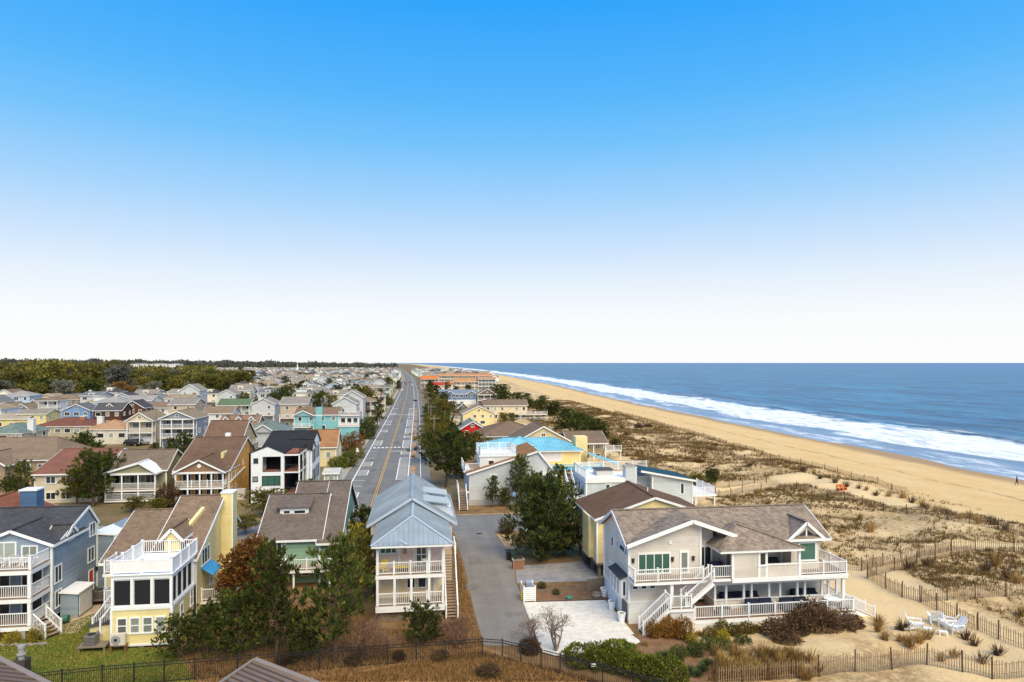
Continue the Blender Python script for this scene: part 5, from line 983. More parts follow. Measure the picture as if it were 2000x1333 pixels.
# ================================================================ the far town: prototypes copied in a grid of blocks
FARW = [('white', (230, 229, 226)), ('cream', (232, 222, 198)), ('chalk white', (226, 228, 231)), ('pale blue', (184, 200, 216)), ('ivory', (232, 228, 214)), ('pale grey', (200, 202, 204)), ('pale mint', (204, 218, 208)), ('tan', (196, 178, 156))]
FARR = [('grey', (124, 124, 126)), ('brown', (136, 116, 100)), ('light grey', (164, 160, 156)), ('dark', (88, 86, 88)), ('tan', (164, 146, 124)), ('pale taupe', (150, 142, 134))]
protos = []
def proto(i, full=True):
    rr = random.Random(100 + i); wn, wc = FARW[i % len(FARW)]; rn, rc = FARR[(i * 5 + i // 8) % len(FARR)]
    w_ = rr.uniform(7.5, 11); d = rr.uniform(9, 13); ze = rr.choice((5.8, 6.6, 7.6, 8.6)); zr = ze + rr.uniform(1.3, 2.6); k = ('gable', 'ridge', 'hip')[i % 3]
    h = link('town_house', None, None, (0, 0, 0)); h.empty_display_size = .3
    part(h, 'wall', Sx(wc), (-w_ / 2, w_ / 2, -d / 2, d / 2, 0, ze))
    if k == 'hip': hip(h, -w_ / 2, w_ / 2, -d / 2, d / 2, ze + .05, zr, Rx(rc), .4)
    else: gable(h, -w_ / 2, w_ / 2, -d / 2, d / 2, ze, zr, 'Y' if k == 'gable' else 'X', Rx(rc), Sx(wc), .35)
    auto_windows(h, '-Y', -d / 2, -w_ / 2, w_ / 2, .3, ze, 2.8, 1.2, 1.4, i); auto_windows(h, '+X', w_ / 2, -d / 2, d / 2, .3, ze, 4, 1.1, 1.4, i + 50)
    for zf in ((.5,) if i % 4 else (.36, .7)):
        if i % 5 == 3: continue
        ze_ = ze * zf * 2
        deck(h, -w_ / 2, w_ / 2, -d / 2 - 2, -d / 2, ze_ * .5, .3); railing(h, (-w_ / 2, -d / 2 - 1.9), (w_ / 2, -d / 2 - 1.9), ze_ * .5, .95, step=.4, gap=4, thick=.08); posts(h, [(-w_ / 2 + .1, -d / 2 - 1.9), (w_ / 2 - .1, -d / 2 - 1.9)], 0, ze_ * .5 - .3, w_=.2)
    if i % 3 == 1: part(h, 'chimney', Sx(wc) if i % 2 else Sx((150, 100, 80)), (w_ / 2 - 1.6, w_ / 2 - .6, 0, 1, ze - .3, zr + .8))
    if i % 6 == 2: part(h, 'roof_deck_box', WHITES, (-w_ * .3, w_ * .2, -d * .45, 0, ze - .2, zr - .5)); railing(h, (-w_ * .3, -d * .45), (w_ * .2, -d * .45), zr - .5, 1.0, step=.4, gap=3, thick=.08)
    if i % 4 == 1: part(h, 'dormer', Sx(wc), (-1.2, 1.2, -d * .4, 0, ze, zr - .3)); win(h, '-Y', -d * .4, 0, (ze + zr) / 2 - .1, 1.3, .8, cols=2)
    shape = {'gable': 'town house with front gable and %s roof', 'ridge': 'town house with long side on %s roof', 'hip': 'town house with %s hip roof'}[k] % rn
    tag(h, 'far off %s %s' % (wn, shape), 'house', 'far off houses of the town'); h['used'] = 0
    return h
protos = [proto(i) for i in range(24)]
occ = [(o.location.x, o.location.y) for o in col.objects if o.parent is None and o.get('category') == 'house' and o not in protos]
spots = []
for j, y in enumerate(np.arange(150, 1900, 21)):
    y = float(y); xs = np.arange(-24, -.62 * y - 30, -14.5)
    for x in xs:
        X_ = float(x) + random.uniform(-2, 2) + (rdx(y) + 7.1); Y_ = y + random.uniform(-4, 4)
        t = (X_ * math.sin(TH) + Y_ * math.cos(TH)); u = 1000 + FPX * (X_ * math.cos(TH) - Y_ * math.sin(TH)) / t
        if u < -60: continue
        if Y_ > 345 and u < 470 - (Y_ - 345) * .0 and not (Y_ > 700 and u > 330): continue        # woods
        if any(abs(X_ - a) < 11 and abs(Y_ - b) < 15 for a, b in occ): continue
        if Y_ < 250 and u < 560: continue
        if Y_ < 330 and X_ > -20: continue
        spots.append((Y_, X_))
for y in np.arange(690, 1500, 24):
    for x in np.arange(14, 95 + (y > 900) * 20, 17): spots.append((float(y) + random.uniform(-4, 4), float(x) + rdx(y) + 7 + random.uniform(-2, 2)))
spots.sort(); near_, far_ = spots[:270], spots[270:]
for i, (y, x) in enumerate(near_):
    p = protos[random.randrange(24)]; rz = random.choice((0, 0, 0, R(90), R(-90)))
    if not p['used']: p['used'] = 1; p.location = (x, y, 0); continue
    if y > 650:
        c = p.copy(); col.objects.link(c); c.location = (x, y, 0); c.scale = (1, 1, random.uniform(.85, 1.2))
        for ch in p.children:
            if ch.name.split('.')[0] in ('wall', 'roof', 'gable_wall', 'deck', 'chimney', 'roof_deck_box') or ch.name.startswith('window') and random.random() < .5: copy_tree(ch, c)
    else: copy_tree(p, None, (x, y, 0), scale=(random.choice((1, -1)), 1, random.uniform(.85, 1.2)))
for p in protos:
    if not p['used']:
        for ch in list(p.children):
            for g in list(ch.children): bpy.data.objects.remove(g)
            bpy.data.objects.remove(ch)
        bpy.data.objects.remove(p)
    else: del p['used']
for o in col.objects:
    if 'used' in o: del o['used']
# everything past that is one mass
V, Fc, Mi = [], [], []; mats_ = [Sx(c) for _, c in FARW] + [Rx(c) for _, c in FARR] + [GLASS]
def fb(x0, x1, y0, y1, z0, z1, mi):
    k = len(V); V.extend([(x0, y0, z0), (x1, y0, z0), (x1, y1, z0), (x0, y1, z0), (x0, y0, z1), (x1, y0, z1), (x1, y1, z1), (x0, y1, z1)]); Fc.extend([(k, k + 1, k + 5, k + 4), (k + 1, k + 2, k + 6, k + 5), (k + 3, k, k + 4, k + 7), (k + 2, k + 3, k + 7, k + 6), (k + 4, k + 5, k + 6, k + 7)]); Mi.extend([mi] * 5)
for y, x in far_:
    w_ = random.uniform(3.2, 5.2); d = random.uniform(4, 6); ze = random.uniform(5.5, 9.5); zr = ze + random.uniform(1.2, 2.6); mi = random.choice((0, 0, 0, 1, 1, 2, 2, 3, 4, 5, 6, 7)); ri = 8 + random.randrange(6)
    fb(x - w_, x + w_, y - d, y + d, 0, ze, mi)
    for q in range(3): fb(x - w_ * .7 + q * w_ * .55, x - w_ * .7 + q * w_ * .55 + 1.3, y - d - .05, y - d, ze * .55, ze * .8, 14)
    k = len(V); e = .4
    if random.random() < .5: V.extend([(x - w_ - e, y - d - e, ze - .1), (x, y - d - e, zr), (x + w_ + e, y - d - e, ze - .1), (x - w_ - e, y + d + e, ze - .1), (x, y + d + e, zr), (x + w_ + e, y + d + e, ze - .1)]); Fc.extend([(k, k + 1, k + 4, k + 3), (k + 1, k + 2, k + 5, k + 4), (k, k + 2, k + 1)]); Mi.extend([ri, ri, mi])
    else: V.extend([(x - w_ - e, y - d - e, ze - .1), (x + w_ + e, y - d - e, ze - .1), (x + w_ + e, y, zr), (x - w_ - e, y, zr), (x - w_ - e, y + d + e, ze - .1), (x + w_ + e, y + d + e, ze - .1)]); Fc.extend([(k, k + 1, k + 2, k + 3), (k + 3, k + 2, k + 5, k + 4), (k + 1, k + 5, k + 2)]); Mi.extend([ri, ri, mi])
me = bpy.data.meshes.new('far_town'); me.from_pydata(V, [], Fc)
for m in mats_: me.materials.append(m)
me.polygons.foreach_set('material_index', np.array(Mi, dtype=np.int32)); me.update()
stuff(link('far_town', me), 'dense mass of small houses near the horizon', 'town')
# ================================================================ vegetation
def np_mesh(name, V, F, m, tint=None, smooth=False):
    """V (n,3), F (k,q) with one polygon size q; tint per polygon"""
    me = bpy.data.meshes.new(name); V = np.asarray(V, np.float32); F = np.asarray(F, np.int32); k, q = F.shape
    me.vertices.add(len(V)); me.vertices.foreach_set('co', V.ravel()); me.loops.add(k * q); me.loops.foreach_set('vertex_index', F.ravel())
    me.polygons.add(k); me.polygons.foreach_set('loop_start', np.arange(0, k * q, q, dtype=np.int32)); me.polygons.foreach_set('loop_total', np.full(k, q, np.int32))
    if m: me.materials.append(m)
    if tint is not None: a = me.attributes.new('tint', 'FLOAT', 'FACE'); a.data.foreach_set('value', np.asarray(tint, np.float32))
    me.update(); me.validate(); return me
def nd_leaf(dark, light, third=None):
    def f(n, b, c):
        at = N(n, 'Attribute'); at.attribute_name = 'tint'; oi = N(n, 'ObjectInfo')
        rp = N(n, 'ValToRGB'); rp.color_ramp.elements[0].color = (*dark, 1); rp.color_ramp.elements[1].color = (*light, 1)
        if third: e = rp.color_ramp.elements.new(.9); e.color = (*light, 1); rp.color_ramp.elements[-1].color = (*third, 1)
        n.links.new(at.outputs['Fac'], rp.inputs['Fac']); n.links.new(mixc(n, .6, rp.outputs['Color'], vary(n, oi.outputs['Random'], (.5, .5, .5), .55), 'OVERLAY'), b.inputs['Base Color'])
        tr = n.nodes.new('ShaderNodeBsdfTranslucent'); ms = n.nodes.new('ShaderNodeMixShader'); ms.inputs[0].default_value = .22
        n.links.new(rp.outputs['Color'], tr.inputs['Color']); o = [x for x in n.nodes if x.type == 'OUTPUT_MATERIAL'][0]
        n.links.new(b.outputs[0], ms.inputs[1]); n.links.new(tr.outputs[0], ms.inputs[2]); n.links.new(ms.outputs[0], o.inputs['Surface'])
    return f
def LM(name, d, l, t=None): return mat('leaf_' + name, d, .85, .12, nd_leaf(rgb(*d), rgb(*l), rgb(*t) if t else None))
PINEL = LM('pine', (42, 56, 26), (104, 110, 48), (158, 146, 74)); PINED = LM('dark_evergreen', (42, 56, 30), (98, 102, 50), (138, 124, 64)); OLIVE = LM('olive', (84, 84, 34), (144, 132, 58), (176, 150, 72)); RUST = LM('rust', (84, 56, 28), (130, 86, 42), (100, 94, 44))
HEDGE = LM('hedge', (58, 66, 24), (122, 128, 48), (156, 142, 60)); YELG = LM('yellow_green', (126, 124, 40), (196, 178, 62), (206, 160, 60)); OCHRE = LM('ochre', (104, 76, 34), (168, 122, 52), (188, 96, 40)); DGRN = LM('dark_green', (46, 58, 30), (98, 106, 54)); BROWNB = LM('brown_scrub', (72, 56, 44), (118, 92, 68), (96, 92, 48)); DRYG = LM('dry_grass', (120, 94, 52), (186, 150, 92), (140, 112, 62)); GREYB_ = LM('grey_wood', (92, 94, 84), (124, 122, 106), (104, 106, 80))
def nd_bark(n, b, c): n.links.new(vary(n, contrast(n, noise_(n, 6, 4, .7), .3, .7), c, .4), b.inputs['Base Color'])
BARK = mat('bark', rgb(96, 80, 66), .95, .05, nd_bark); BARKG = mat('bark_grey', rgb(132, 116, 102), .95, .05, nd_bark); TWIG = mat('twig', rgb(120, 92, 76), .95, .05, nd_bark)
def leaves(P, size, rng, aspect=2.2, out=None, tint=None, up=.3):
    """one quad per point; long axis along out (or random)"""
    P = np.asarray(P, float); n = len(P); d = rng.normal(size=(n, 3)) if out is None else out + rng.normal(size=(n, 3)) * .55
    d[:, 2] += up; d /= np.linalg.norm(d, axis=1)[:, None] + 1e-9; s = np.cross(d, rng.normal(size=(n, 3))); s /= np.linalg.norm(s, axis=1)[:, None] + 1e-9
    L = (size * rng.uniform(.6, 1.3, n))[:, None]; w_ = L / aspect / 2
    V = np.empty((n, 4, 3)); V[:, 0] = P - s * w_ * .5; V[:, 1] = P + s * w_ * .5; V[:, 2] = P + d * L * .7 + s * w_; V[:, 3] = P + d * L - s * w_ * .4
    F = np.arange(n * 4).reshape(n, 4); return V.reshape(-1, 3), F, (rng.uniform(0, 1, n) if tint is None else tint)
class Crown:
    def __init__(s): s.V = []; s.F = []; s.T = []; s.n = 0
    def add(s, vft): V, F, T = vft; s.V.append(V); s.F.append(F + s.n); s.T.append(T); s.n += len(V)
    def mesh(s, name, m): return np_mesh(name, np.concatenate(s.V), np.concatenate(s.F), m, np.concatenate(s.T))
def make_pine(seed, h=9., spread=2.6, low=.25, needles=15, nb=42, tuft=.25, flat=.0, m=None, bark=None, lean=.06, nl=.36):
    """irregular coast pine: bent trunk, whorled limbs, needle tufts along them. returns (trunk mesh, crown mesh)"""
    rng = np.random.default_rng(seed); tr = MB(); pts = []; bx, by = rng.uniform(-lean, lean, 2) * h
    for i in range(7): t = i / 6; pts.append(Vector((bx * t * t + rng.normal() * .05 * h * .1, by * t * t + rng.normal() * .05 * h * .1, h * t)))
    r0 = h * .018 + .05; tr.path(pts, [r0 * (1 - .85 * i / 6) for i in range(7)], 7)
    cen = []; outs = []
    def at(t): k = min(5, int(t * 6)); f = t * 6 - k; return pts[k].lerp(pts[k + 1], f)
    for b in range(nb):
        t = low + (1 - low) * ((b + rng.uniform(0, 1)) / nb); prof = (math.sin(min(1, (1 - t) / (1 - low) * 1.15 + .12) * math.pi * .62) ** .8); L = spread * prof * rng.uniform(.55, 1.15) + .25
        a = b * 2.399 + rng.normal() * .4; el = rng.uniform(.0, .45) + .35 * t - flat; p0 = at(min(.985, t)); d = Vector((math.cos(a) * math.cos(el), math.sin(a) * math.cos(el), math.sin(el)))
        p1 = p0 + d * L * .55; p2 = p1 + (d + Vector((0, 0, .25))).normalized() * L * .5; tr.path([p0, p1, p2], [.045 * L ** .5 + .01, .03 * L ** .5, .012], 4)
        k = max(2, int(L * 3.6))
        for i in range(k):
            f = .3 + .75 * (i + rng.uniform(0, 1)) / k; q = p0.lerp(p1, f / .55) if f < .55 else p1.lerp(p2, min(1.15, (f - .55) / .45)); w_ = .16 * L * (1.1 - abs(f - .6))
            o = Vector((rng.normal(), rng.normal(), rng.normal() * .6 + .1)) * w_ * 1.2; cen.append(q + o); outs.append((d * .5 + Vector((0, 0, .8)) + o.normalized() * .6))
    cen = np.array([tuple(c) for c in cen]); outs = np.array([tuple(c) for c in outs]); nt = len(cen); tt = rng.beta(2, 3, nt)
    P = np.repeat(cen, needles, 0) + rng.normal(size=(nt * needles, 3)) * tuft * .38; O = np.repeat(outs, needles, 0); T = np.clip(np.repeat(tt, needles) + rng.normal(size=nt * needles) * .14, 0, 1)
    c = Crown(); c.add(leaves(P, nl, rng, 2.6, O, T, .35)); return tr.mesh('trunk', bark or BARK), c.mesh('crown', m or PINEL)
def make_bush(seed, blobs, n, size, m, stems=True, aspect=1.8, shell=.35):
    """leafy shrub from ellipsoids (cx,cy,cz,rx,ry,rz); leaves near an uneven surface"""
    rng = np.random.default_rng(seed); c = Crown(); vol = sum((b[3] * b[4] * b[5]) ** (2 / 3) for b in blobs)
    for (x, y, z, rx, ry, rz) in blobs:
        k = int(n * (rx * ry * rz) ** (2 / 3) / vol); d = rng.normal(size=(k, 3)); d /= np.linalg.norm(d, axis=1)[:, None]; f = rng.normal(size=(5, 3)) * 2.3
        rad = 1 + .16 * np.sin(d @ f.T * 2.0 + np.arange(5)).sum(1) / 2; rad = rad * (1 - shell * rng.uniform(0, 1, k) ** 1.6)
        P = np.array([x, y, z]) + d * rad[:, None] * np.array([rx, ry, rz]); keep = P[:, 2] > .03; P = P[keep]; d = d[keep]
        t = np.clip(.5 + .22 * np.sin(d @ f[0] * 3) + rng.normal(size=len(P)) * .22, 0, 1); c.add(leaves(P, size, rng, aspect, d, t, .25))
    tr = MB()
    for (x, y, z, rx, ry, rz) in blobs:
        for i in range(3): tr.tube((x * .3 + rng.normal() * .05, y * .3, 0), (x + rng.normal() * rx * .4, y + rng.normal() * ry * .4, z + rz * .3), .05, .015, 5)
    return tr.mesh('trunk', BARK), c.mesh('crown', m)
def make_bare(seed, h, spread, depth=5, m=None, r=.09, multi=3, leafn=0):
    rng = np.random.default_rng(seed); tr = MB(); tips = []
    def br(p, d, L, r_, k):
        q = p + d * L; tr.tube(p, q, r_, r_ * .68, 5 if k > 1 else 3)
        if k == 0: tips.append(q); return
        for i in range(2 if rng.uniform() < .6 else 3):
            e = Vector((rng.normal(), rng.normal(), rng.normal() * .6 + .18)) * spread; br(q, (d + e).normalized(), L * rng.uniform(.62, .86), max(.008, r_ * .62), k - 1)
    for i in range(multi): a = 2 * math.pi * i / multi + rng.uniform(0, 1); br(Vector((0, 0, 0)), Vector((math.cos(a) * .4, math.sin(a) * .4, 1)).normalized(), h * .26, r, depth)
    return tr.mesh('trunk', m or BARKG)
def plant(name, label, cat, meshes, loc, rz=0., sc=1., group=None):
    o = thing(name, label, cat, loc, rz, group); o.scale = (sc, sc, sc) if isinstance(sc, (int, float)) else sc
    for me in meshes: link(me.name.split('.')[0], me, o)
    return o
# ---- near pines
PV = [make_pine(11, 9, 2.3, .22, nb=46), make_pine(12, 8.4, 2.2, .16, nb=48), make_pine(13, 6.5, 2.8, .12, nb=44), make_pine(14, 7, 3.2, .3, flat=.1, nb=44)]
DK = [make_pine(21, 8.6, 3.3, .05, needles=18, nb=95, m=PINED, tuft=.34), make_pine(22, 6, 2.2, .05, needles=14, nb=56, m=PINED)]
OL = [make_pine(31, 6.5, 3.0, .18, nb=46, m=OLIVE), make_pine(32, 7.5, 3.6, .3, nb=46, m=OLIVE, flat=.12)]
def pt(px_, base, top, meshes, h0, label, name='pine_tree', cat='tree', group=None, wide=1.0, z0=0):
    g = G(px_, base); s = math.hypot(g.x, g.y); H_ = (base - top) * (g.x * math.sin(TH) + g.y * math.cos(TH)) / FPX
    k = H_ / h0; return plant(name, label, cat, meshes, g, random.uniform(0, 6.28), (k * wide, k * wide, k), group)
pt(656, 1296, 1066, PV[0], 9, 'tall pine with a bare leaning trunk inside the black fence', wide=1.0); pt(540, 1284, 1074, PV[1], 8.4, 'tall pine beside the red brown tree and the leaning pine', wide=.85)
pt(468, 1288, 1166, PV[2], 6.5, 'bushy spreading pine along the black fence below the yellow house', wide=1.1); pt(405, 1284, 1192, PV[3], 7, 'broad dark pine at the corner of the yellow house', wide=.95); pt(350, 1290, 1212, PV[2], 6.5, 'low pine closest to the lawn by the black fence', wide=1.2)
pt(598, 1292, 1200, PV[2], 6.5, 'smaller pine between the two tallest pines', wide=1.05); pt(702, 1142, 1040, OL[0], 6.5, 'olive pine between the green house and the pink house'); pt(712, 1070, 996, DK[1], 6, 'dark rounded evergreen behind the pink house by the street', wide=1.1); pt(695, 1185, 1060, OL[1], 7.5, 'leaning olive pine against the green house deck', wide=.8)
pt(822, 1262, 1188, PV[2], 6.5, 'small wind bent pine in front of the pink house', wide=1.15); pt(850, 1250, 1202, PV[1], 8.4, 'young pine beside the pink house steps', wide=1.3)
pt(1064, 1092, 944, DK[0], 8.6, 'large dense dark evergreen at the corner of the lane', name='evergreen_tree', wide=1.22); pt(1100, 1085, 990, DK[1], 6, 'dark evergreen pressed against the big evergreen and yellow house', name='evergreen_tree')
g_ = 'pines in front of the light grey house'
for p in ((1018, 990, 906), (962, 992, 940), (1092, 985, 915), (985, 990, 950), (1050, 990, 930)): pt(p[0], p[1], p[2], random.choice(PV[:3]), 8.0, 'pine growing against the light grey gabled house', group=g_)
g_ = 'pines along the east side of the avenue'
for p in ((872, 952, 846), (902, 935, 850), (848, 905, 838), (888, 912, 846), (925, 905, 850), (860, 880, 812), (885, 870, 826), (845, 850, 795), (868, 850, 790), (838, 825, 778), (858, 822, 768), (880, 820, 778), (843, 800, 758), (866, 795, 752), (838, 780, 748), (852, 775, 742), (940, 868, 832), (958, 870, 832), (985, 835, 798), (1000, 828, 800), (842, 768, 738), (915, 768, 748), (890, 770, 750), (870, 765, 744), (905, 762, 744), (840, 760, 735)):
    pt(p[0], p[1], p[2] + (p[1] - p[2]) * (.24 if p[1] < 870 else .04), random.choice(OL + [PV[3], PV[2], DK[1]]), 7.2, 'windswept pine in the thick row lining the east side of the avenue', group=g_, wide=1.15)
g_ = 'dark shrubs at the dune edge'
for p in ((1108, 842, 800), (1135, 850, 812), (1160, 862, 818), (1080, 815, 786), (1055, 806, 784), (1035, 800, 782), (975, 785, 752), (985, 795, 768), (1010, 792, 770), (1175, 862, 830), (1030, 782, 770), (1060, 790, 775), (1145, 840, 815), (1200, 880, 858)): pt(p[0], p[1], p[2], random.choice((PV[2], DK[1])), 6.3, 'dark windswept shrub pine where the dunes meet the far gardens', group=g_, wide=1.7)
pt(1390, 953, 918, DK[1], 6, 'lone dark pine on the open dune', wide=1.2); pt(1358, 968, 930, OL[0], 6.5, 'olive shrub at the deck of the grey roof terrace house', wide=1.2)
g_ = 'pines between the houses across the side street'
for p in ((182, 990, 888), (205, 975, 880), (150, 985, 905), (40, 985, 912), (20, 975, 930), (75, 970, 938), (165, 900, 842), (140, 905, 860), (190, 905, 858), (365, 915, 850), (335, 905, 862), (390, 900, 848), (300, 902, 868), (600, 985, 930)): pt(p[0], p[1], p[2], random.choice(PV + OL[:1]), 8.2, 'pine standing between houses across the side street', group=g_, wide=1.15)
for p in ((262, 1000, 974), (306, 1000, 976)): pt(p[0], p[1], p[2], OL[0], 6.5, 'low yellow olive pine in front of the sage house porch', group='low pines before the sage house', wide=1.9)
for p in ((515, 1010, 962), (540, 1000, 965), (480, 1045, 1010)): pt(p[0], p[1], p[2], OL[1], 7.5, 'sprawling olive pine below the white modern house', group='olive pines below the modern house', wide=1.8)
# ---- avenue side hedges and bushes
BUSH = {}
def bush(key, px_, base, wpx, hpx, label, m, n=1500, size=.2, group=None, cat='bush', name='bush', seed=None, blobs=None):
    if key not in BUSH: BUSH[key] = make_bush(seed or len(BUSH) + 200, blobs or [(0, 0, .5, .5, .5, .5), (.2, .1, .42, .35, .4, .42), (-.22, -.05, .4, .33, .4, .4)], n, size, m)
    g = G(px_, base); k = (g.x * math.sin(TH) + g.y * math.cos(TH)) / FPX
    return plant(name, label, cat, BUSH[key], g, random.uniform(0, 6), (wpx * k, wpx * k, hpx * k), group)
bush('dk', 718, 858, 34, 42, 'tall rounded dark evergreen beside the avenue', DGRN, 2600, .085); bush('hd', 660, 916, 38, 24, 'clipped round hedge bush beside the cream cottage', HEDGE, 2600, .075, group='clipped bushes by the avenue'); bush('hd', 682, 912, 34, 32, 'clipped round hedge bush beside the cream cottage', HEDGE, group='clipped bushes by the avenue')
bush('rs', 688, 880, 46, 36, 'rust brown leafless shrub behind the clipped hedge', RUST, 2200, .07); bush('ol', 700, 895, 26, 22, 'small olive shrub at the avenue verge', OLIVE, 1500, .09)
pt(737, 838, 784, PV[0], 9, 'pine beside the avenue near the white porch house'); pt(752, 800, 770, PV[1], 8.4, 'pine beside the avenue farther along'); pt(778, 762, 745, DK[1], 6, 'small dark tree at the avenue kerb'); bush('ol', 758, 792, 22, 18, 'brown olive bush at the avenue fence', OLIVE)
# red-brown tree by the green house
RB = make_bush(77, [(0, 0, 2.3, 1.5, 1.5, 1.6), (.6, .2, 1.5, 1.1, 1.2, 1.2), (-.6, 0, 1.4, 1.1, 1.2, 1.2), (.1, 0, 3.3, .9, .9, .8)], 6500, .24, RUST); g = G(490, 1196); plant('russet_tree', 'dense russet brown tree between the yellow and green houses', 'tree', RB, g, 0, 1.55)
# mid-town clumps
g_ = 'trees among the town houses'
for p in ((560, 795, 752, 0), (540, 798, 765, 1), (580, 790, 752, 0), (605, 785, 762, 2), (520, 790, 762, 0), (660, 788, 768, 2), (640, 792, 770, 3), (420, 775, 738, 0), (440, 770, 735, 1), (405, 790, 762, 3), (412, 768, 730, 0), (590, 762, 742, 0), (710, 745, 730, 1), (690, 742, 728, 1), (565, 748, 733, 0), (470, 735, 720, 0), (500, 800, 775, 3), (620, 745, 732, 3), (760, 752, 735, 0), (350, 800, 770, 3), (95, 850, 830, 2), (350, 850, 815, 3), (390, 840, 808, 3), (455, 800, 780, 3), (650, 760, 745, 0), (530, 760, 745, 3), (600, 730, 720, 0), (660, 735, 724, 3)):
    m_ = (random.choice(PV), random.choice(OL), (BUSH['rs'][0], BUSH['rs'][1]), None)[p[3]]
    if p[3] == 3:
        if 'bare' not in BUSH: BUSH['bare'] = make_bush(91, [(0, 0, 4.2, 2.2, 2.2, 2.6), (1, .5, 3.4, 1.5, 1.6, 1.8), (-1.1, 0, 3.3, 1.6, 1.5, 1.8)], 2200, .5, BROWNB, aspect=5, shell=.9)
        pt(p[0], p[1], p[2], BUSH['bare'], 6.8, 'leafless brown tree among the houses of the town', name='leafless_tree', group=g_, wide=1.1)
    elif p[3] == 2: bush('rs', p[0], p[1], 44, p[1] - p[2], 'brown shrub among the houses of the town', RUST, group=g_)
    else: pt(p[0], p[1], p[2], m_, 7.5, 'green pine among the houses of the town', group=g_, wide=1.4)
rt = random.Random(21)
for i in range(185):
    y = rt.uniform(235, 900); u = rt.uniform(470, 770); d = ray(u, 709); x = d[0] * y / d[1]
    if any(abs(x - a.location.x) < 6.5 and abs(y - a.location.y) < 8 for a in col.objects if a.parent is None and a.get('category') == 'house'): y += 10.5
    if abs(x - rdx(y)) < 11: x -= 12
    k = rt.random(); s_ = rt.uniform(.8, 1.35)
    if k < .6: plant('pine_tree', 'green pine among the houses of the town', 'tree', rt.choice(PV + OL), (x, y, 0), rt.uniform(0, 6), (s_ * 1.3, s_ * 1.3, s_), g_)
    else: plant('leafless_tree', 'leafless brown tree among the houses of the town', 'tree', BUSH['bare'], (x, y, 0), rt.uniform(0, 6), s_, g_)
# ---- the woods on the left: far tree types with bigger leaf clumps
def far_tree(seed, h, w_, n, size, m):
    rng = np.random.default_rng(seed); bl = [(rng.normal() * w_ * .28, rng.normal() * w_ * .28, h * rng.uniform(.42, .84), w_ * rng.uniform(.28, .46), w_ * rng.uniform(.28, .46), h * rng.uniform(.11, .17)) for i in range(8)]
    t, c = make_bush(seed, bl, n, size, m, aspect=1.7, shell=.6); tb = MB().tube((0, 0, 0), (0, 0, h * .6), h * .018, h * .01, 6).mesh('trunk', BARK); return tb, c
FT = [('olive pine', far_tree(301, 20, 11, 1500, 1.5, LM('far_olive', (74, 74, 36), (130, 120, 58), (158, 136, 70)))), ('olive pine', far_tree(302, 18, 12, 1500, 1.5, LM('far_pine', (62, 66, 32), (114, 108, 52), (146, 126, 64)))), ('leafless grey brown tree', far_tree(303, 18, 10, 1100, 1.6, GREYB_)), ('dark green pine', far_tree(304, 19, 9, 1400, 1.4, PINED)), ('rusty brown tree', far_tree(305, 15, 10, 1200, 1.4, LM('far_rust', (96, 72, 38), (140, 104, 56), (116, 104, 50)))) ]
rw = random.Random(5); wood = []
for i in range(4000):
    y = rw.uniform(352, 980); u = rw.uniform(-40, 500)
    lim = 250 if y < 400 else 380 if y < 470 else 440 if y < 600 else 420 if y < 760 else 320
    if u > lim * rw.uniform(.8, 1.22): continue
    d = ray(u, 709); t = y / d[1]; x = d[0] * t
    if any((x - a) ** 2 + (y - b) ** 2 < (8.6 + y * .006) ** 2 for a, b, _ in wood): continue
    wood.append((x, y, u))
wood.sort(key=lambda q: q[1])
for i, (x, y, u) in enumerate(wood[:290]):
    k = rw.choices(range(5), (4, 4.5, 3.6, 3.4, 1.8))[0]; nm, ms = FT[k]; s = rw.uniform(.8, 1.28) * (.74 if u > 250 else 1)
    if y < 385: s *= .72
    plant('woodland_tree', '%s standing in the wood beyond the town' % nm, 'tree', ms, (x, y, 0), rw.uniform(0, 6), (s * rw.uniform(.9, 1.2), s * rw.uniform(.9, 1.2), s), 'trees of the wood beyond the town')
# far wood on a low rise: one mass
hill = MB(); Yh = [1450, 1900, 2300, 3600]; Zh = [0, 7, 9, 9]
for i in range(3): hill.poly([(-2600, Yh[i], Zh[i]), (-160 - Yh[i] * .02, Yh[i], Zh[i] if i else 0), (-160 - Yh[i + 1] * .02, Yh[i + 1], Zh[i + 1] * .5), (-2600, Yh[i + 1], Zh[i + 1])])
struct(hill.build('hills', MATS['town_ground']))
rng = np.random.default_rng(9); P = []
n_ = 26000; y = rng.uniform(1780, 2300, n_); u = rng.uniform(-60, 775, n_); a_ = (u - 1000) / FPX; x = y * (math.sin(TH) + math.cos(TH) * a_) / (math.cos(TH) - math.sin(TH) * a_)
top = np.clip(26.5 - (u / 775) ** 2 * 12 + 3.0 * np.sin(u * .11) * np.sin(u * .037 + 1) + rng.normal(size=n_) * 1.1, 8, 40) * (y / 2000) ** .4; z = 2 + (top - 2) * rng.uniform(0, 1, n_) ** .45
c = Crown(); c.add(leaves(np.stack([x, y, z], 1), 6.5, rng, 1.6, None, np.clip(rng.normal(size=n_) * .2 + .4, 0, 1), .3)); stuff(link('far_wood', c.mesh('far_wood', GREYB_)), 'dark band of woodland along the horizon', 'woodland')
n_ = 9000; y = rng.uniform(950, 1750, n_); u = rng.uniform(-60, 420, n_); a_ = (u - 1000) / FPX; x = y * (math.sin(TH) + math.cos(TH) * a_) / (math.cos(TH) - math.sin(TH) * a_); z = 15 * rng.uniform(0, 1, n_) ** .6
c = Crown(); c.add(leaves(np.stack([x, y, z], 1), 4.5, rng, 1.6, None, np.clip(rng.normal(size=n_) * .25 + .4, 0, 1), .3)); stuff(link('far_wood', c.mesh('far_wood', MATS['leaf_far_olive'])), 'olive woodland filling the distance behind the nearer trees', 'woodland')
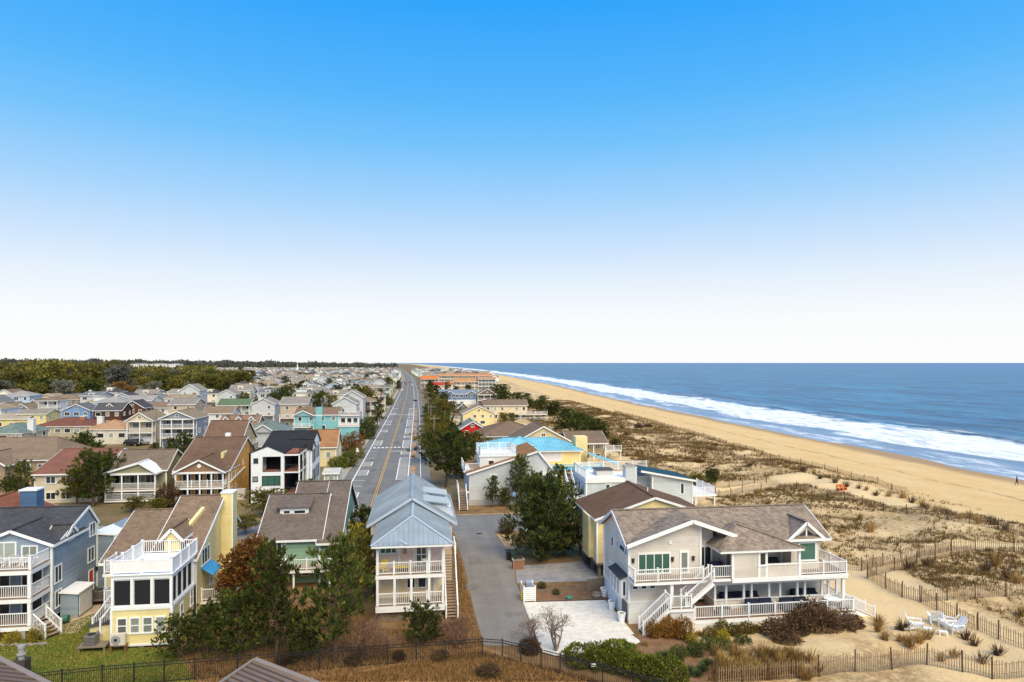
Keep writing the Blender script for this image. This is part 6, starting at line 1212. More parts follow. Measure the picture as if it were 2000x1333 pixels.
# ---- landscaping before the big house
def gp(p): return G(*p)
g_ = 'shrubs along the lower deck'
for i, (x_, y_, w_, h_, k_) in enumerate(((1277, 1246, 26, 32, 'oc'), (1305, 1246, 30, 42, 'oc'), (1334, 1248, 36, 42, 'oc'), (1388, 1250, 26, 26, 'oo'), (1410, 1242, 26, 32, 'oo'), (1434, 1244, 26, 26, 'oo'), (1458, 1240, 28, 26, 'oo'), (1478, 1238, 22, 18, 'oo'))):
    if k_ == 'oc': bush('oc', x_, y_, w_, h_, 'ochre and green shrub at the foot of the outside stairs', OCHRE, 1300, .11, 'ochre shrubs at the stairs')
    else: bush('oo', x_, y_, w_, h_, 'olive shrub planted along the white deck skirt', LM('oliv2', (74, 66, 30), (134, 118, 54), (160, 130, 60)), 1300, .11, g_)
for (x_, y_, w_, h_) in ((1325, 1284, 34, 24), (1358, 1280, 36, 24), (1385, 1268, 36, 22), (1415, 1268, 32, 20), (1450, 1262, 32, 22), (1320, 1296, 28, 18)): bush('mound', x_, y_, w_, h_, 'clipped dark green mound shrub in the mulch bed', DGRN, 1600, .085, 'clipped mounds in the mulch bed')
for (x_, y_, w_, h_) in ((1352, 1258, 22, 20), (1412, 1254, 26, 22)): bush('yg', x_, y_, w_, h_, 'yellow green shrub in the mulch bed', YELG, 1100, .11, 'yellow shrubs in the mulch bed')
bush('orange', 1314, 1246, 12, 16, 'small bright orange shrub beside the stairs', LM('orange', (150, 70, 26), (205, 104, 44)), 600, .14); bush('tanb', 1302, 1248, 10, 14, 'tiny tan seed head plant in the mulch bed', DRYG, 400, .2, 'tan seed head plants'); bush('tanb', 1260, 1262, 10, 10, 'tiny tan seed head plant in the mulch bed', DRYG, group='tan seed head plants'); bush('tanb', 1365, 1243, 14, 10, 'tiny tan seed head plant in the mulch bed', DRYG, group='tan seed head plants')
def yucca(x_, y_, s, label, m, group=None):
    if 'yuc' not in BUSH:
        rng = np.random.default_rng(5); q = MB()
        c = Crown()
        for i in range(90):
            a = i * 2.4; el = .15 + 1.2 * (i / 90); d = np.array([math.cos(a) * math.cos(el), math.sin(a) * math.cos(el), math.sin(el)]); s_ = np.cross(d, [0, 0, 1.]); s_ /= np.linalg.norm(s_) + 1e-6
            b = np.array([0, 0, .1]); V = np.array([b - s_ * .03, b + s_ * .03, b + d * .55 + s_ * .04, b + d * .95 + np.array([0, 0, -.12])]); c.add((V, np.array([[0, 1, 2, 3]]), np.array([rng.uniform(0, 1)])))
        BUSH['yuc'] = [c.mesh('leaf_rosette', m)]
    plant('yucca', label, 'plant', BUSH['yuc'], G(x_, y_), random.uniform(0, 6), s, group)
YUC = LM('yucca', (48, 66, 40), (120, 132, 80))
for p in ((1290, 1290), (1300, 1284), (1278, 1298), (1380, 1300), (1350, 1316), (1362, 1322), (1372, 1312)): yucca(p[0], p[1], random.uniform(.6, .85), 'spiky blue green yucca in the mulch bed', YUC, 'yuccas in the mulch bed')
# hedge behind the black fence
def hedge_row(pts, wd_, ht, label, n, m, size=.16):
    P = []; rng = np.random.default_rng(3); bl = []
    o = Vector(pts[0])
    for i in range(len(pts) - 1):
        a, b = Vector(pts[i]), Vector(pts[i + 1]); k = max(1, int((b - a).length / 1.1))
        for j in range(k): p = a.lerp(b, (j + .5) / k) - o; hh = ht * rng.uniform(.85, 1.15); bl.append((p.x, p.y, hh * .5, wd_ * rng.uniform(.9, 1.15), wd_ * rng.uniform(.9, 1.1), hh * .55))
    return plant('hedge', label, 'hedge', make_bush(55, bl, n, size, m, shell=.22), o)
hedge_row([G(1110, 1296), G(1190, 1306), G(1260, 1322), G(1330, 1345)], 1.15, 1.5, 'thick green hedge behind the black metal fence', 15000, HEDGE)
hedge_row([G(1195, 1288), G(1225, 1296)], 1.3, 1.6, 'rounded green hedge end beside the white gravel', 4500, HEDGE)
# brown scrub and dry grass by the deck
g_ = 'brown scrub beside the deck'
for (x_, y_, w_, h_) in ((1520, 1250, 60, 40), (1560, 1246, 60, 52), (1600, 1244, 70, 58), (1640, 1240, 60, 44), (1585, 1226, 60, 52), (1665, 1232, 44, 30), (1540, 1264, 50, 26)): bush('scrub', x_, y_, w_, h_, 'tangled brown leafless scrub at the corner of the deck', BROWNB, 2600, .085, g_)
def make_tuft(seed, n, h, sp, m):
    rng = np.random.default_rng(seed); a = rng.uniform(0, 6.28, n); el = rng.uniform(.75, 1.5, n); d = np.stack([np.cos(a) * np.cos(el), np.sin(a) * np.cos(el), np.sin(el)], 1); b = np.stack([np.cos(a), np.sin(a), a * 0], 1) * sp * rng.uniform(0, 1, (n, 1)); s = np.stack([-np.sin(a), np.cos(a), a * 0], 1) * .022; L = (h * rng.uniform(.6, 1.2, n))[:, None]
    V = np.stack([b - s, b + s, b + d * L * .6 + s * .8, b + d * L + np.array([0, 0, -.06]) * L], 1).reshape(-1, 3); return np_mesh('blades', V, np.arange(n * 4).reshape(n, 4), m, rng.uniform(0, 1, n))
TF = [make_tuft(i, 90, .95, .22, DRYG) for i in range(2)] + [make_tuft(7, 80, .9, .25, BROWNB)]
def Gt(px_, py_):
    z = 0
    for i in range(5): p = G(px_, py_, z); z = gz(p.x, p.y)
    return Vector((p.x, p.y, z))
def tufts(label, group, pts, s=1.0, ks=(0, 1)):
    for p in pts: plant('grass_clump', label, 'grass', [TF[random.choice(ks)]], Gt(*p), random.uniform(0, 6), s * random.uniform(.8, 1.25), group)
tufts('dry grass clump on the sand around the white chairs', 'grass clumps near the white chairs', ((1714, 1236), (1728, 1250), (1716, 1224), (1796, 1256), (1772, 1258), (1757, 1254), (1838, 1292), (1812, 1248), (1862, 1285), (1778, 1268)), 1.0)
tufts('dark twiggy clump on the sand below the rope of fence', 'twiggy clumps by the fence', ((1886, 1250), (1902, 1262), (1918, 1296), (1948, 1280), (1762, 1232)), .95, (2,))
tufts('tall brown grass clump inside the fenced dune', 'tall clumps inside the fenced dune', ((1944, 1096), (1925, 1118), (1985, 1140), (1775, 1112), (1810, 1106), (1943, 1108), (1967, 1130), (1995, 1205), (1680, 1015), (1610, 1035), (1700, 1040), (1480, 965), (1500, 985), (1560, 1000)), 1.25, (0, 2))
tufts('brown grass clump along the sandy track', 'clumps along the sandy track', [(1540 + i * 22 + random.uniform(-6, 6), 915 + i * 6.3 + random.uniform(-5, 5)) for i in range(20)] + [(1840, 1000), (1850, 1005), (1860, 1008), (1933, 1020), (1945, 1026), (1810, 995)], 1.2, (0, 2))
tufts('straw coloured grass clump between the hedge and the picket fence', 'straw clumps near the picket fence', [(random.uniform(1395, 1600), random.uniform(1280, 1330)) for i in range(46)], 1.0)
rd = random.Random(8)
for i in range(70):
    y_ = rd.uniform(103, 330); x_ = float(shore(y_)) - rd.uniform(42, 76); q_ = np.array([[x_, y_]])
    if strip_dist(q_, TRK)[0] < 4.5: continue
    s_ = rd.choice((.5, .6, .7, .8, 1.0, 1.2, 1.7)); plant('dune_shrub', 'low rusty brown shrub scattered on the far dunes', 'shrub', BUSH['scrub' if i % 3 else 'rs'], (x_, y_, gz(x_, y_) - .05), rd.uniform(0, 6), (s_ * rd.uniform(1.1, 2.2), s_ * 1.2, s_ * rd.uniform(.5, .9)), 'low shrubs on the far dunes')
# dune grass, past counting
rng = np.random.default_rng(12); n_ = 150000; yy_ = 44 + 330 * rng.uniform(0, 1, n_) ** 1.5; xx_ = shore(yy_) - rng.uniform(36, 97, n_); ok = np.ones(n_, bool)
d_ = shore(yy_) - xx_
_q = np.stack([xx_, yy_], 1); TRACK = strip_dist(_q, TRK) < 3.4; PATH = strip_dist(_q, PTH) < 1.4; PATIO = strip_dist(_q, PTO) < 6.8
dens = np.array([.5 + fbm(float(a), float(b), 14, 3) * 1.3 + fbm(float(a), float(b), 4, 2) * .9 for a, b in zip(xx_, yy_)])
ok = (~TRACK) & (~PATH) & (~PATIO) & (rng.uniform(0, 1, n_) < np.clip(dens * 1.4 - .24 + .05 * (yy_ > 105), .015, 1)) & ((xx_ > 41) | (yy_ > 101)) & ((d_ < 80) | (yy_ < 130)) & (d_ > 37 + rng.uniform(0, 5, n_))
ok &= ~((yy_ < 56) & (xx_ > 38) & (rng.uniform(0, 1, n_) < .75)) & ~((xx_ < 44) & (yy_ > 89) & (yy_ < 101)) & ~((yy_ > 101) & (d_ > 72) & (yy_ < 175))
bx = np.stack([xx_[ok], yy_[ok]], 1); nb_ = 6; k = len(bx); zz = np.array([gz(float(a), float(b)) for a, b in bx]); a_ = rng.uniform(0, 6.28, (k, nb_)); el = rng.uniform(.5, 1.4, (k, nb_)); Lb = rng.uniform(.2, .55, (k, nb_)) * (.7 + .6 * rng.uniform(0, 1, (k, 1))) * (1 + .7 * np.clip((bx[:, 1:2] - 90) / 80, 0, 1))
base = np.concatenate([np.repeat(bx, nb_, 0) + rng.normal(size=(k * nb_, 2)) * .12, np.repeat(zz, nb_)[:, None] - .02], 1); a_, el, Lb = a_.ravel(), el.ravel(), Lb.ravel()[:, None]; d = np.stack([np.cos(a_) * np.cos(el), np.sin(a_) * np.cos(el), np.sin(el)], 1); s = np.stack([-np.sin(a_), np.cos(a_), a_ * 0], 1) * .035
V = np.stack([base - s, base + s, base + d * Lb], 1).reshape(-1, 3); T = np.clip(np.repeat(rng.beta(2, 2, k), nb_) + rng.normal(size=k * nb_) * .1, 0, 1)
stuff(link('dune_grass', np_mesh('dune_grass', V, np.arange(k * nb_ * 3).reshape(-1, 3), LM('dune', (88, 70, 42), (150, 120, 72), (112, 102, 54)), T)), 'sparse brown beach grass covering the dunes', 'grass')
# yard grass and undergrowth around the pines
def scatter(name, label, polys, n, h, m, seed, wdt=.03):
    rng = np.random.default_rng(seed); out_ = []
    for poly, k in polys:
        P = np.array([np.array(G(*p))[:2] for p in poly]); lo, hi = P.min(0), P.max(0); q = rng.uniform(lo, hi, (k * 3, 2)); ins = np.zeros(len(q), bool); j = len(P) - 1
        for i in range(len(P)):
            c_ = ((P[i, 1] > q[:, 1]) != (P[j, 1] > q[:, 1])) & (q[:, 0] < (P[j, 0] - P[i, 0]) * (q[:, 1] - P[i, 1]) / (P[j, 1] - P[i, 1] + 1e-9) + P[i, 0]); ins ^= c_; j = i
        out_.append(q[ins][:k])
    q = np.concatenate(out_); k = len(q); a = rng.uniform(0, 6.28, k); el = rng.uniform(.6, 1.5, k); L_ = (h * rng.uniform(.5, 1.3, k))[:, None]; b = np.concatenate([q, np.full((k, 1), .02)], 1); d = np.stack([np.cos(a) * np.cos(el), np.sin(a) * np.cos(el), np.sin(el)], 1); s = np.stack([-np.sin(a), np.cos(a), a * 0], 1) * wdt
    V = np.stack([b - s, b + s, b + d * L_], 1).reshape(-1, 3); return stuff(link(name, np_mesh(name, V, np.arange(k * 3).reshape(-1, 3), m, rng.uniform(0, 1, k))), label, 'grass')
scatter('lawn_grass', 'mown patchy green lawn beside the yellow house', [([(-20, 1265), (150, 1212), (185, 1200), (188, 1262), (345, 1270), (380, 1333), (-20, 1345)], 26000)], 0, .12, LM('lawn', (74, 92, 34), (124, 130, 56), (168, 146, 84)), 61, .03)
scatter('undergrowth', 'dry brown undergrowth beneath the pines and along the lane', [([(380, 1333), (350, 1275), (460, 1190), (700, 1180), (735, 1230), (880, 1230), (885, 1060), (902, 1110), (925, 1200), (945, 1262), (940, 1285), (600, 1333)], 26000), ([(600, 1333), (940, 1275), (1020, 1295), (1180, 1333)], 14000)], 0, .3, LM('under', (104, 78, 50), (164, 126, 80), (130, 110, 62)), 62, .03)
scatter('dry_grass', 'straw coloured grass between the mulch bed and the picket fence', [([(1380, 1333), (1470, 1265), (1560, 1250), (1690, 1240), (1700, 1262), (1600, 1300), (1600, 1333)], 12000), ([(1600, 1300), (1700, 1250), (1780, 1290), (1700, 1333), (1600, 1333)], 2500), ([(1480, 1333), (1990, 1333), (1990, 1325), (1700, 1318)], 1500)], 0, .5, DRYG, 63, .03)
# bare shrubs
BR = [make_bare(71, 3.6, .55, 6, BARKG, .1, 3), make_bare(72, 3.2, .5, 5, TWIG, .05, 7), make_bare(73, 2.6, .7, 6, TWIG, .04, 6)]
plant('leafless_tree', 'leafless crooked tree at the edge of the white gravel drive', 'tree', [BR[0]], G(1086, 1272), 0, 1.05)
for p, s in (((700, 1288), 1.2), ((716, 1292), 1.05), ((905, 1262), .95), ((890, 1268), .9), ((750, 1290), .7)): plant('leafless_shrub', 'upright leafless shrub inside the black fence', 'shrub', [BR[1]], G(*p), random.uniform(0, 6), s, 'leafless shrubs inside the black fence')
plant('leafless_shrub', 'leafless reddish shrub hanging over the lane end', 'shrub', [BR[2]], G(1040, 1262), 0, 1.0)
for (x_, y_, w_, h_) in ((955, 1322, 40, 26), (560, 1296, 40, 24), (690, 1300, 30, 20), (860, 1290, 34, 18), (1035, 1276, 40, 28), (780, 1290, 26, 18)): bush('scrub', x_, y_, w_, h_, 'low brown scrub along the black fence', BROWNB, group='low scrub along the black fence')
for (x_, y_, w_, h_) in ((24, 1256, 28, 22), (74, 1250, 34, 26), (2, 1250, 20, 24)): bush('yg2', x_, y_, w_, h_, 'yellow green shrub below the blue house porch', LM('yg2', (104, 96, 36), (170, 150, 62)), 1100, .11, 'shrubs below the blue house porch')
bush('rs', 990, 1042, 32, 26, 'dark red brown shrub at the lane corner', RUST); bush('mound', 1058, 1150, 16, 14, 'small green shrub in the bed behind the white gravel', DGRN, group='small shrubs behind the gravel'); bush('mound', 1086, 1162, 14, 12, 'small green shrub in the bed behind the white gravel', DGRN, group='small shrubs behind the gravel')
for (x_, y_, w_, h_) in ((330, 992, 40, 46), (30, 1000, 40, 30), (345, 985, 26, 40)): bush('scrub', x_, y_, w_, h_, 'tall brown leafless shrub beside the sage house', BROWNB, group='shrubs beside the sage house')
# ================================================================ fences, street things, beach things
SLAT = mat('fence_slat', rgb(140, 118, 94), .95, .05, nd_bark); POSTM = mat('fence_post', rgb(96, 80, 66), .95, .05, nd_bark)
def sand_fence(label, pts, ht=1.15, gap=2.6, step=.19):
    P = [Gt(*p) for p in pts]; f = thing('sand_fence', label, 'fence', P[0]); sl = MB(); post_me = MB().tube((0, 0, -.2), (0, 0, ht + .28), .065, .055, 6).mesh('post', POSTM); rr = random.Random(len(pts))
    tot = 0
    for a, b in zip(P, P[1:]):
        L_ = (b - a).length; n = max(1, int(L_ / step))
        for i in range(n):
            q = a.lerp(b, i / n); q.z = gz(q.x, q.y); e = Vector((rr.gauss(0, .025), rr.gauss(0, .025), ht * rr.uniform(.9, 1.06))); sl.bar(q, q + e, .055, .02)
        m = max(1, round(L_ / gap))
        for i in range(m): q = a.lerp(b, i / m); q.z = gz(q.x, q.y); o = link('post', post_me, f, q - P[0]); o.rotation_euler = (rr.gauss(0, .03), rr.gauss(0, .03), 0)
        for z in (.3, .95):
            for i in range(max(1, int(L_ / 2))):
                k = max(1, int(L_ / 2)); q0 = a.lerp(b, i / k); q1 = a.lerp(b, (i + 1) / k); q0.z = gz(q0.x, q0.y) + z; q1.z = gz(q1.x, q1.y) + z; sl.bar(q0, q1, .02)
    o = sl.build('slats', SLAT, f); o['kind'] = 'stuff'; return f
sand_fence('sand fence along the open beach at the seaward edge of the dunes', [(1200, 806), (1248, 818), (1364, 852), (1522, 899), (1663, 934), (1772, 968)], 1.0, 4, .26)
sand_fence('sand fence on the landward side of the sandy track', [(1381, 972), (1450, 964), (1522, 957), (1556, 955), (1684, 985), (1770, 1004), (1894, 1023), (2010, 1049)], 1.1, 3)
sand_fence('sand fence along the deck side of the sandy track', [(1370, 962), (1450, 952), (1520, 945)], 1.0, 3)
sand_fence('sand fence on the far side of the narrow beach path', [(1640, 1112), (1682, 1116), (1725, 1106), (1795, 1089), (1856, 1076), (1905, 1075), (1981, 1082), (2012, 1086)])
sand_fence('sand fence on the near side of the narrow beach path', [(1694, 1129), (1712, 1124), (1747, 1117), (1790, 1102), (1827, 1093), (1858, 1087), (1900, 1084)])
sand_fence('sand fence running past the white chairs', [(1694, 1130), (1730, 1150), (1762, 1170), (1797, 1178), (1830, 1194), (1868, 1212), (1910, 1232), (1950, 1249), (2010, 1272)], 1.2)
sand_fence('sand fence dividing the enclosed dune', [(1800, 1178), (1850, 1173), (1905, 1171), (1965, 1166), (2010, 1162)])
sand_fence('sagging sand fence in front of the straw grass and scrub', [(1400, 1338), (1500, 1330), (1600, 1323), (1670, 1313), (1742, 1308), (1810, 1299), (1880, 1312), (1938, 1327), (2010, 1320)], 1.25, 2.4, .16)
sand_fence('sand fence across the far dunes', [(1260, 845), (1330, 862), (1400, 880), (1470, 905), (1530, 925)], 1.0, 4, .3)
# black metal fence
def metal_fence(label, pts, ht=1.45):
    P = [G(*p) for p in pts]; f = thing('metal_fence', label, 'fence', P[0]); pk = MB(); pm = MB().box(-.04, .04, -.04, .04, 0, ht + .08).box(-.055, .055, -.055, .055, ht + .08, ht + .12).mesh('post', BLACKM)
    for a, b in zip(P, P[1:]):
        L_ = (b - a).length; n = max(1, int(L_ / .125)); u = Vector((0, 0, 1))
        for i in range(1, n): q = a.lerp(b, i / n); pk.bar(q + u * .1, q + u * (ht - .02), .022)
        m = max(1, round(L_ / 2.3))
        for i in range(m): link('post', pm, f, a.lerp(b, i / m) - P[0])
        for z in (.12, ht - .2, ht): MB().bar(a + u * z, b + u * z, .045, .045).build('rail', BLACKM, f)
    link('post', pm, f, P[-1] - P[0]); o = pk.build('pickets', BLACKM, f); o['kind'] = 'stuff'; return f
metal_fence('black metal picket fence around the garden below the houses', [(40, 1362), (200, 1344), (380, 1329), (546, 1317), (700, 1303), (869, 1292), (942, 1286), (981, 1289), (1017, 1298), (1057, 1309), (1094, 1319), (1177, 1340), (1300, 1375)])
sgn = thing('fence_sign', 'small white notice on the black metal fence by the hedge', 'sign', G(1159, 1328)); g = G(1159, 1330); MB().box(g.x - .16, g.x + .16, g.y - .07, g.y - .05, 1.0, 1.22).build('plate', WHITE, sgn)
# pavilions at the foot of the picture
BRMET = mat('roof_metal_brown', rgb(122, 104, 92), .45, .4, nd_metalroof, .2)
def pavilion(A, B, C, k, label):
    """mono-pitch seamed metal roof: A far high corner, A>B high edge, A>C falling edge"""
    h = thing('pavilion', label, 'pavilion', (A.x, A.y, 0)); b1 = A + (B - A) * k; c1 = A + (C - A) * k; d1 = b1 + c1 - A
    ro = MB().slab([b1, d1, c1, A], .16).build('roof', BRMET, h); seams(ro, [A, b1, d1, c1], .46, mat('roof_metal_shade', rgb(92, 78, 70), .45, .4, None, .2), .07, .06)
    lm = mat('roof_metal_light', rgb(150, 134, 122), .45, .4, None, .2); up = Vector((0, 0, .05))
    MB().bar(A + up, c1 + up, .34, .09).build('edge_cap', lm, ro); MB().bar(A + up, b1 + up, .16, .08).build('edge_cap', lm, ro)
    for p_ in (A, b1, c1, d1): q = p_.lerp((A + d1) / 2, .12); MB().box(q.x - .12, q.x + .12, q.y - .12, q.y + .12, 0, q.z - .12).build('post', mat('brown_post', rgb(92, 78, 68), .8, .2), h)
    return h
pavilion(G(497, 1289, 4.0), G(430, 1335, 4.0), G(617, 1335, 3.0), 1.9, 'brown seamed metal pavilion roof below the pines')
pv = pavilion(G(-40, 1268, 4.6), G(-110, 1320, 4.6), G(90, 1335, 3.5), 1.7, 'brown metal roof with flue at the edge of the lawn')
fl = G(42, 1330); c_ = part(pv, 'chimney', mat('dark_block', rgb(74, 68, 64), .9, .1, nd_paint), (fl.x - .4, fl.x + .4, fl.y - .4, fl.y + .4, 0, 1.5)); MB().lathe((fl.x, fl.y, 1.5), [(.2, 0), (.2, .3), (.3, .32), (.3, .4), (.2, .42), (.2, .75), (.24, .76), (.24, .95), (.2, .97)], 14).build('flue', GREYM, c_)
# adirondack group on the sand
gz_ = lambda p: Gt(*p)
for i, (p, rz, lb) in enumerate((((1787, 1230), R(60), 'white wooden beach chair standing apart beside the low white stool'), ((1828, 1219), R(150), 'white wooden beach chair with its back to the sand fence'), ((1851, 1227), R(-150), 'white wooden beach chair between the fence and the low tables'), ((1866, 1236), R(-100), 'white wooden beach chair turned sideways at the end of the group'))):
    adirondack(gz_(p), rz, lb, WPLASTIC, 'w').scale = (1.3, 1.3, 1.3)
def stool(p, rz, label):
    g = gz_(p); t = thing('footstool', label, 'stool', g, rz); q = MB()
    for i in range(4): MB().box(-.3, .3, -.26 + i * .135, -.15 + i * .135, .36 - i * .02, .39 - i * .02).mesh('slat', WPLASTIC); link('slat', MB().box(-.3, .3, -.26 + i * .135, -.15 + i * .135, .36 - i * .02, .39 - i * .02).mesh('slat', WPLASTIC), t)
    for a in (-.26, .26):
        for b in (-.22, .22): link('leg', MB().box(a - .04, a + .04, b - .04, b + .04, 0, .36).mesh('leg', WPLASTIC), t)
stool((1812, 1236), R(40), 'low white slatted stool beside the lone white chair'); stool((1842, 1242), R(-30), 'low white slatted stool amid the three white chairs')
g = Gt(1762, 1230); t = thing('fire_ring', 'dark driftwood fire spot on the sand near the white chairs', 'fire pit', g)
for i in range(6): a = i * 1.05; MB().tube(g + Vector((math.cos(a) * .7, math.sin(a) * .5, .04)), g + Vector((math.cos(a + 2) * .5, math.sin(a + 2) * .4, .12)), .05, .04, 6).build('log', POSTM, t)
# orange bench at the dune track
OB = mat('orange_wood', rgb(196, 104, 52), .8, .15, nd_bark); g = Gt(1644, 958); b_ = thing('beach_bench', 'orange brown timber bench on the sandy dune track', 'bench', g, R(15))
for i in range(3): link('seat_slat', MB().box(-1.0, 1.0, -.3 + i * .17, -.16 + i * .17, .42, .46).mesh('seat_slat', OB), b_); link('back_slat', MB().box(-1.0, 1.0, .24, .28, .55 + i * .16, .67 + i * .16).mesh('back_slat', OB), b_)
for s in (-.85, 0, .85): link('leg', MB().box(s - .05, s + .05, -.28, .3, 0, .42).box(s - .05, s + .05, .18, .28, .4, 1.0).mesh('leg', OB), b_)
# person on the beach
def person(loc, rz, label):
    me = bpy.data.meshes.new('body'); J = [(0, 0, .95), (0, 0, 1.18), (0, -.01, 1.40), (0, -.01, 1.50), (0, -.03, 1.60), (0, -.02, 1.72), (.1, -.01, .90), (.13, -.16, .50), (.13, -.10, .08), (.13, -.22, .04), (-.1, .01, .90), (-.12, .10, .48), (-.12, .30, .12), (-.12, .24, .04), (.2, 0, 1.40), (.26, .12, 1.13), (.25, .02, .90), (.25, -.04, .82), (-.2, 0, 1.40), (-.26, -.10, 1.13), (-.24, -.22, .94), (-.24, -.28, .88)]
    Ed = [(0, 1), (1, 2), (2, 3), (3, 4), (4, 5), (0, 6), (6, 7), (7, 8), (8, 9), (0, 10), (10, 11), (11, 12), (12, 13), (2, 14), (14, 15), (15, 16), (16, 17), (2, 18), (18, 19), (19, 20), (20, 21)]
    Rr = [.15, .15, .17, .065, .10, .085, .10, .07, .045, .04, .10, .07, .045, .04, .075, .055, .042, .035, .075, .055, .042, .035]
    me.from_pydata(J, Ed, []); o = bpy.data.objects.new('person', me); col.objects.link(o); sk = o.modifiers.new('skin', 'SKIN')
    for i, v in enumerate(me.skin_vertices[0].data): v.radius = (Rr[i], Rr[i] * .85); v.use_root = i == 0
    o.modifiers.new('sub', 'SUBSURF').levels = 1; me.materials.append(mat('dark_clothes', rgb(52, 50, 56), .9, .1)); o.location = loc; o.rotation_euler = (0, 0, rz); tag(o, label, 'person')
    h = MB().lathe((0, -.02, 1.60), [(.02, .17), (.10, .14), (.115, .05), (.10, -.02)], 12).mesh('hair', mat('hair', (.03, .02, .015), .8, .2)); link('hair', h, o); return o
p = G(1986, 946, -.9); p.z = gz(p.x, p.y); person(p, R(30), 'person in dark clothes walking along the water edge')
# cars
def car(loc, rz, label, paint, truck=False):
    o = thing('parked_car', label, 'car', loc, rz); L_, W2, r = 2.35, .92, .36
    pr = [(-L_, .35), (-L_, .95), (-L_ + .1, 1.02), (-1.7, 1.08), (L_ - 1.25, 1.05), (L_ - .1, .88), (L_, .7), (L_, .35)]
    link('body', MB().prism([(x, -W2, z) for x, z in pr], (0, 2 * W2, 0)).mesh('body', paint), o)
    cb = [(-2.1, 1.06), (-1.75, 1.62), (.1, 1.66), (1.0, 1.06)]; link('roof', MB().hexa([(-1.8, -.78, 1.6), (.12, -.78, 1.6), (.12, .78, 1.6), (-1.8, .78, 1.6), (-1.75, -.72, 1.7), (.05, -.72, 1.7), (.05, .72, 1.7), (-1.75, .72, 1.7)]).mesh('roof', paint), o)
    link('windows', MB().prism([(x, -.84, z) for x, z in cb], (0, 1.68, 0)).mesh('windows', GLASS), o)
    for x in (-1.45, 1.45):
        for y in (-W2, W2):
            w_ = link('wheel', MB().tube((0, -.11, 0), (0, .11, 0), r, r, 16).mesh('wheel', mat('tyre', (.015, .015, .015), .9, .1)), o, (x, y, r)); link('rim', MB().tube((0, -.12, 0), (0, .12, 0), r * .55, r * .55, 12).mesh('rim', GREYM), w_)
    for y in (-.65, .65): link('headlight', MB().box(L_ - .02, L_ + .03, y - .18, y + .18, .66, .82).mesh('headlight', mat('lamp_glass', (.8, .8, .8), .2, .5)), o); link('tail_light', MB().box(-L_ - .03, -L_ + .02, y - .14, y + .14, .75, .95).mesh('tail_light', mat('tail_red', (.3, .02, .02), .3, .5)), o)
    return o
CB = mat('car_black', (.02, .02, .022), .25, .5); CW = mat('car_white', (.75, .75, .76), .3, .5); CS = mat('car_silver', (.35, .36, .38), .3, .5, None, .4); CR = mat('car_red', rgb(150, 40, 36), .3, .5)
car(G(260, 871), R(-20), 'black and white pickup sized car outside the cream gabled house', CB); car(G(273, 869), R(-20), 'silver car beside the black car at the cream house', CS)
car(G(811, 784), R(90), 'dark car driving up the avenue', CB); car(G(799, 748), R(90), 'dark car far along the avenue', CB); car(G(713 + 80, 752), R(-90), 'red car far along the avenue', CR)
for i, y in enumerate((540, 640, 760)): car((rdx(y) + (4 if i % 2 else -4), y, 0.02), R(90), 'parked car at the kerb far up the avenue', random.choice((CB, CW, CS)), ) ['group'] = 'cars parked far up the avenue'
car(G(352, 946), R(0), 'white car half hidden behind the sage house', CW)
# utility poles and wires, lamp posts, signs
PW = mat('pole_wood', rgb(134, 120, 108), .95, .05, nd_bark)
def pole(loc, ht, label, group=None):
    o = thing('utility_pole', label, 'utility pole', loc, group=group); link('mast', MB().tube((0, 0, 0), (0, 0, ht), .16, .11, 8).mesh('mast', PW), o); link('crossarm', MB().box(-1.1, 1.1, -.06, .06, ht - .75, ht - .6).mesh('crossarm', PW), o)
    for x in (-1, -.4, .4, 1): link('insulator', MB().tube((x, 0, ht - .6), (x, 0, ht - .42), .05, .03, 6).mesh('insulator', GREYM), o)
    return o
PL = []
for i, y in enumerate((150, 190, 232, 280, 335, 400, 480, 570, 680)): pole((3.4 + rdx(y) + 7.1, y, 0), 10.5, 'timber utility pole in the row along the east side of the avenue', 'utility poles along the avenue')
w_ = MB(); ys_ = (150, 190, 232, 280, 335, 400, 480, 570, 680)
for a, b in zip(ys_, ys_[1:]):
    for dx in (-1, -.4, .4, 1):
        for k in range(6):
            f0, f1 = k / 6, (k + 1) / 6; s0, s1 = -2.4 * f0 * (1 - f0), -2.4 * f1 * (1 - f1); w_.tube((3.4 + rdx(a + (b - a) * f0) + 7.1 + dx, a + (b - a) * f0, 10.1 + s0), (3.4 + rdx(a + (b - a) * f1) + 7.1 + dx, a + (b - a) * f1, 10.1 + s1), .012, .012, 3)
o = w_.build('overhead_wires', BLACKM); tag(o, 'thin overhead wires strung between the avenue utility poles', 'wires'); o['kind'] = 'stuff'
pole(G(305, 872), 9, 'timber utility pole beside the cream gabled house'); pole(G(23, 790), 12, 'timber utility pole at the edge of the wood'); pole(G(637, 800), 9, 'timber utility pole among the town roofs')
def signpost(loc, ht, label, m, sz=(.3, .4), name='street_sign'):
    o = thing(name, label, 'sign', loc); link('post', MB().tube((0, 0, 0), (0, 0, ht), .04, .04, 6).mesh('post', GREYM), o); link('plate', MB().box(-sz[0], sz[0], -.06, -.04, ht - sz[1] * 1.2, ht).mesh('plate', m), o); return o
signpost(G(1004, 994), 2.5, 'blue sign on a post at the mouth of the lane', mat('sign_blue', rgb(120, 160, 196), .5, .3), (.22, .7)); signpost(G(1021, 1016), 1.5, 'short white post sign beside the big evergreen', WHITE, (.1, .9)); signpost(G(727, 856), 2.6, 'white sign beside the rounded evergreen on the avenue', WHITE, (.3, .5)); signpost(G(698, 902), 2.6, 'white sign at the avenue crossing', WHITE, (.3, .4))
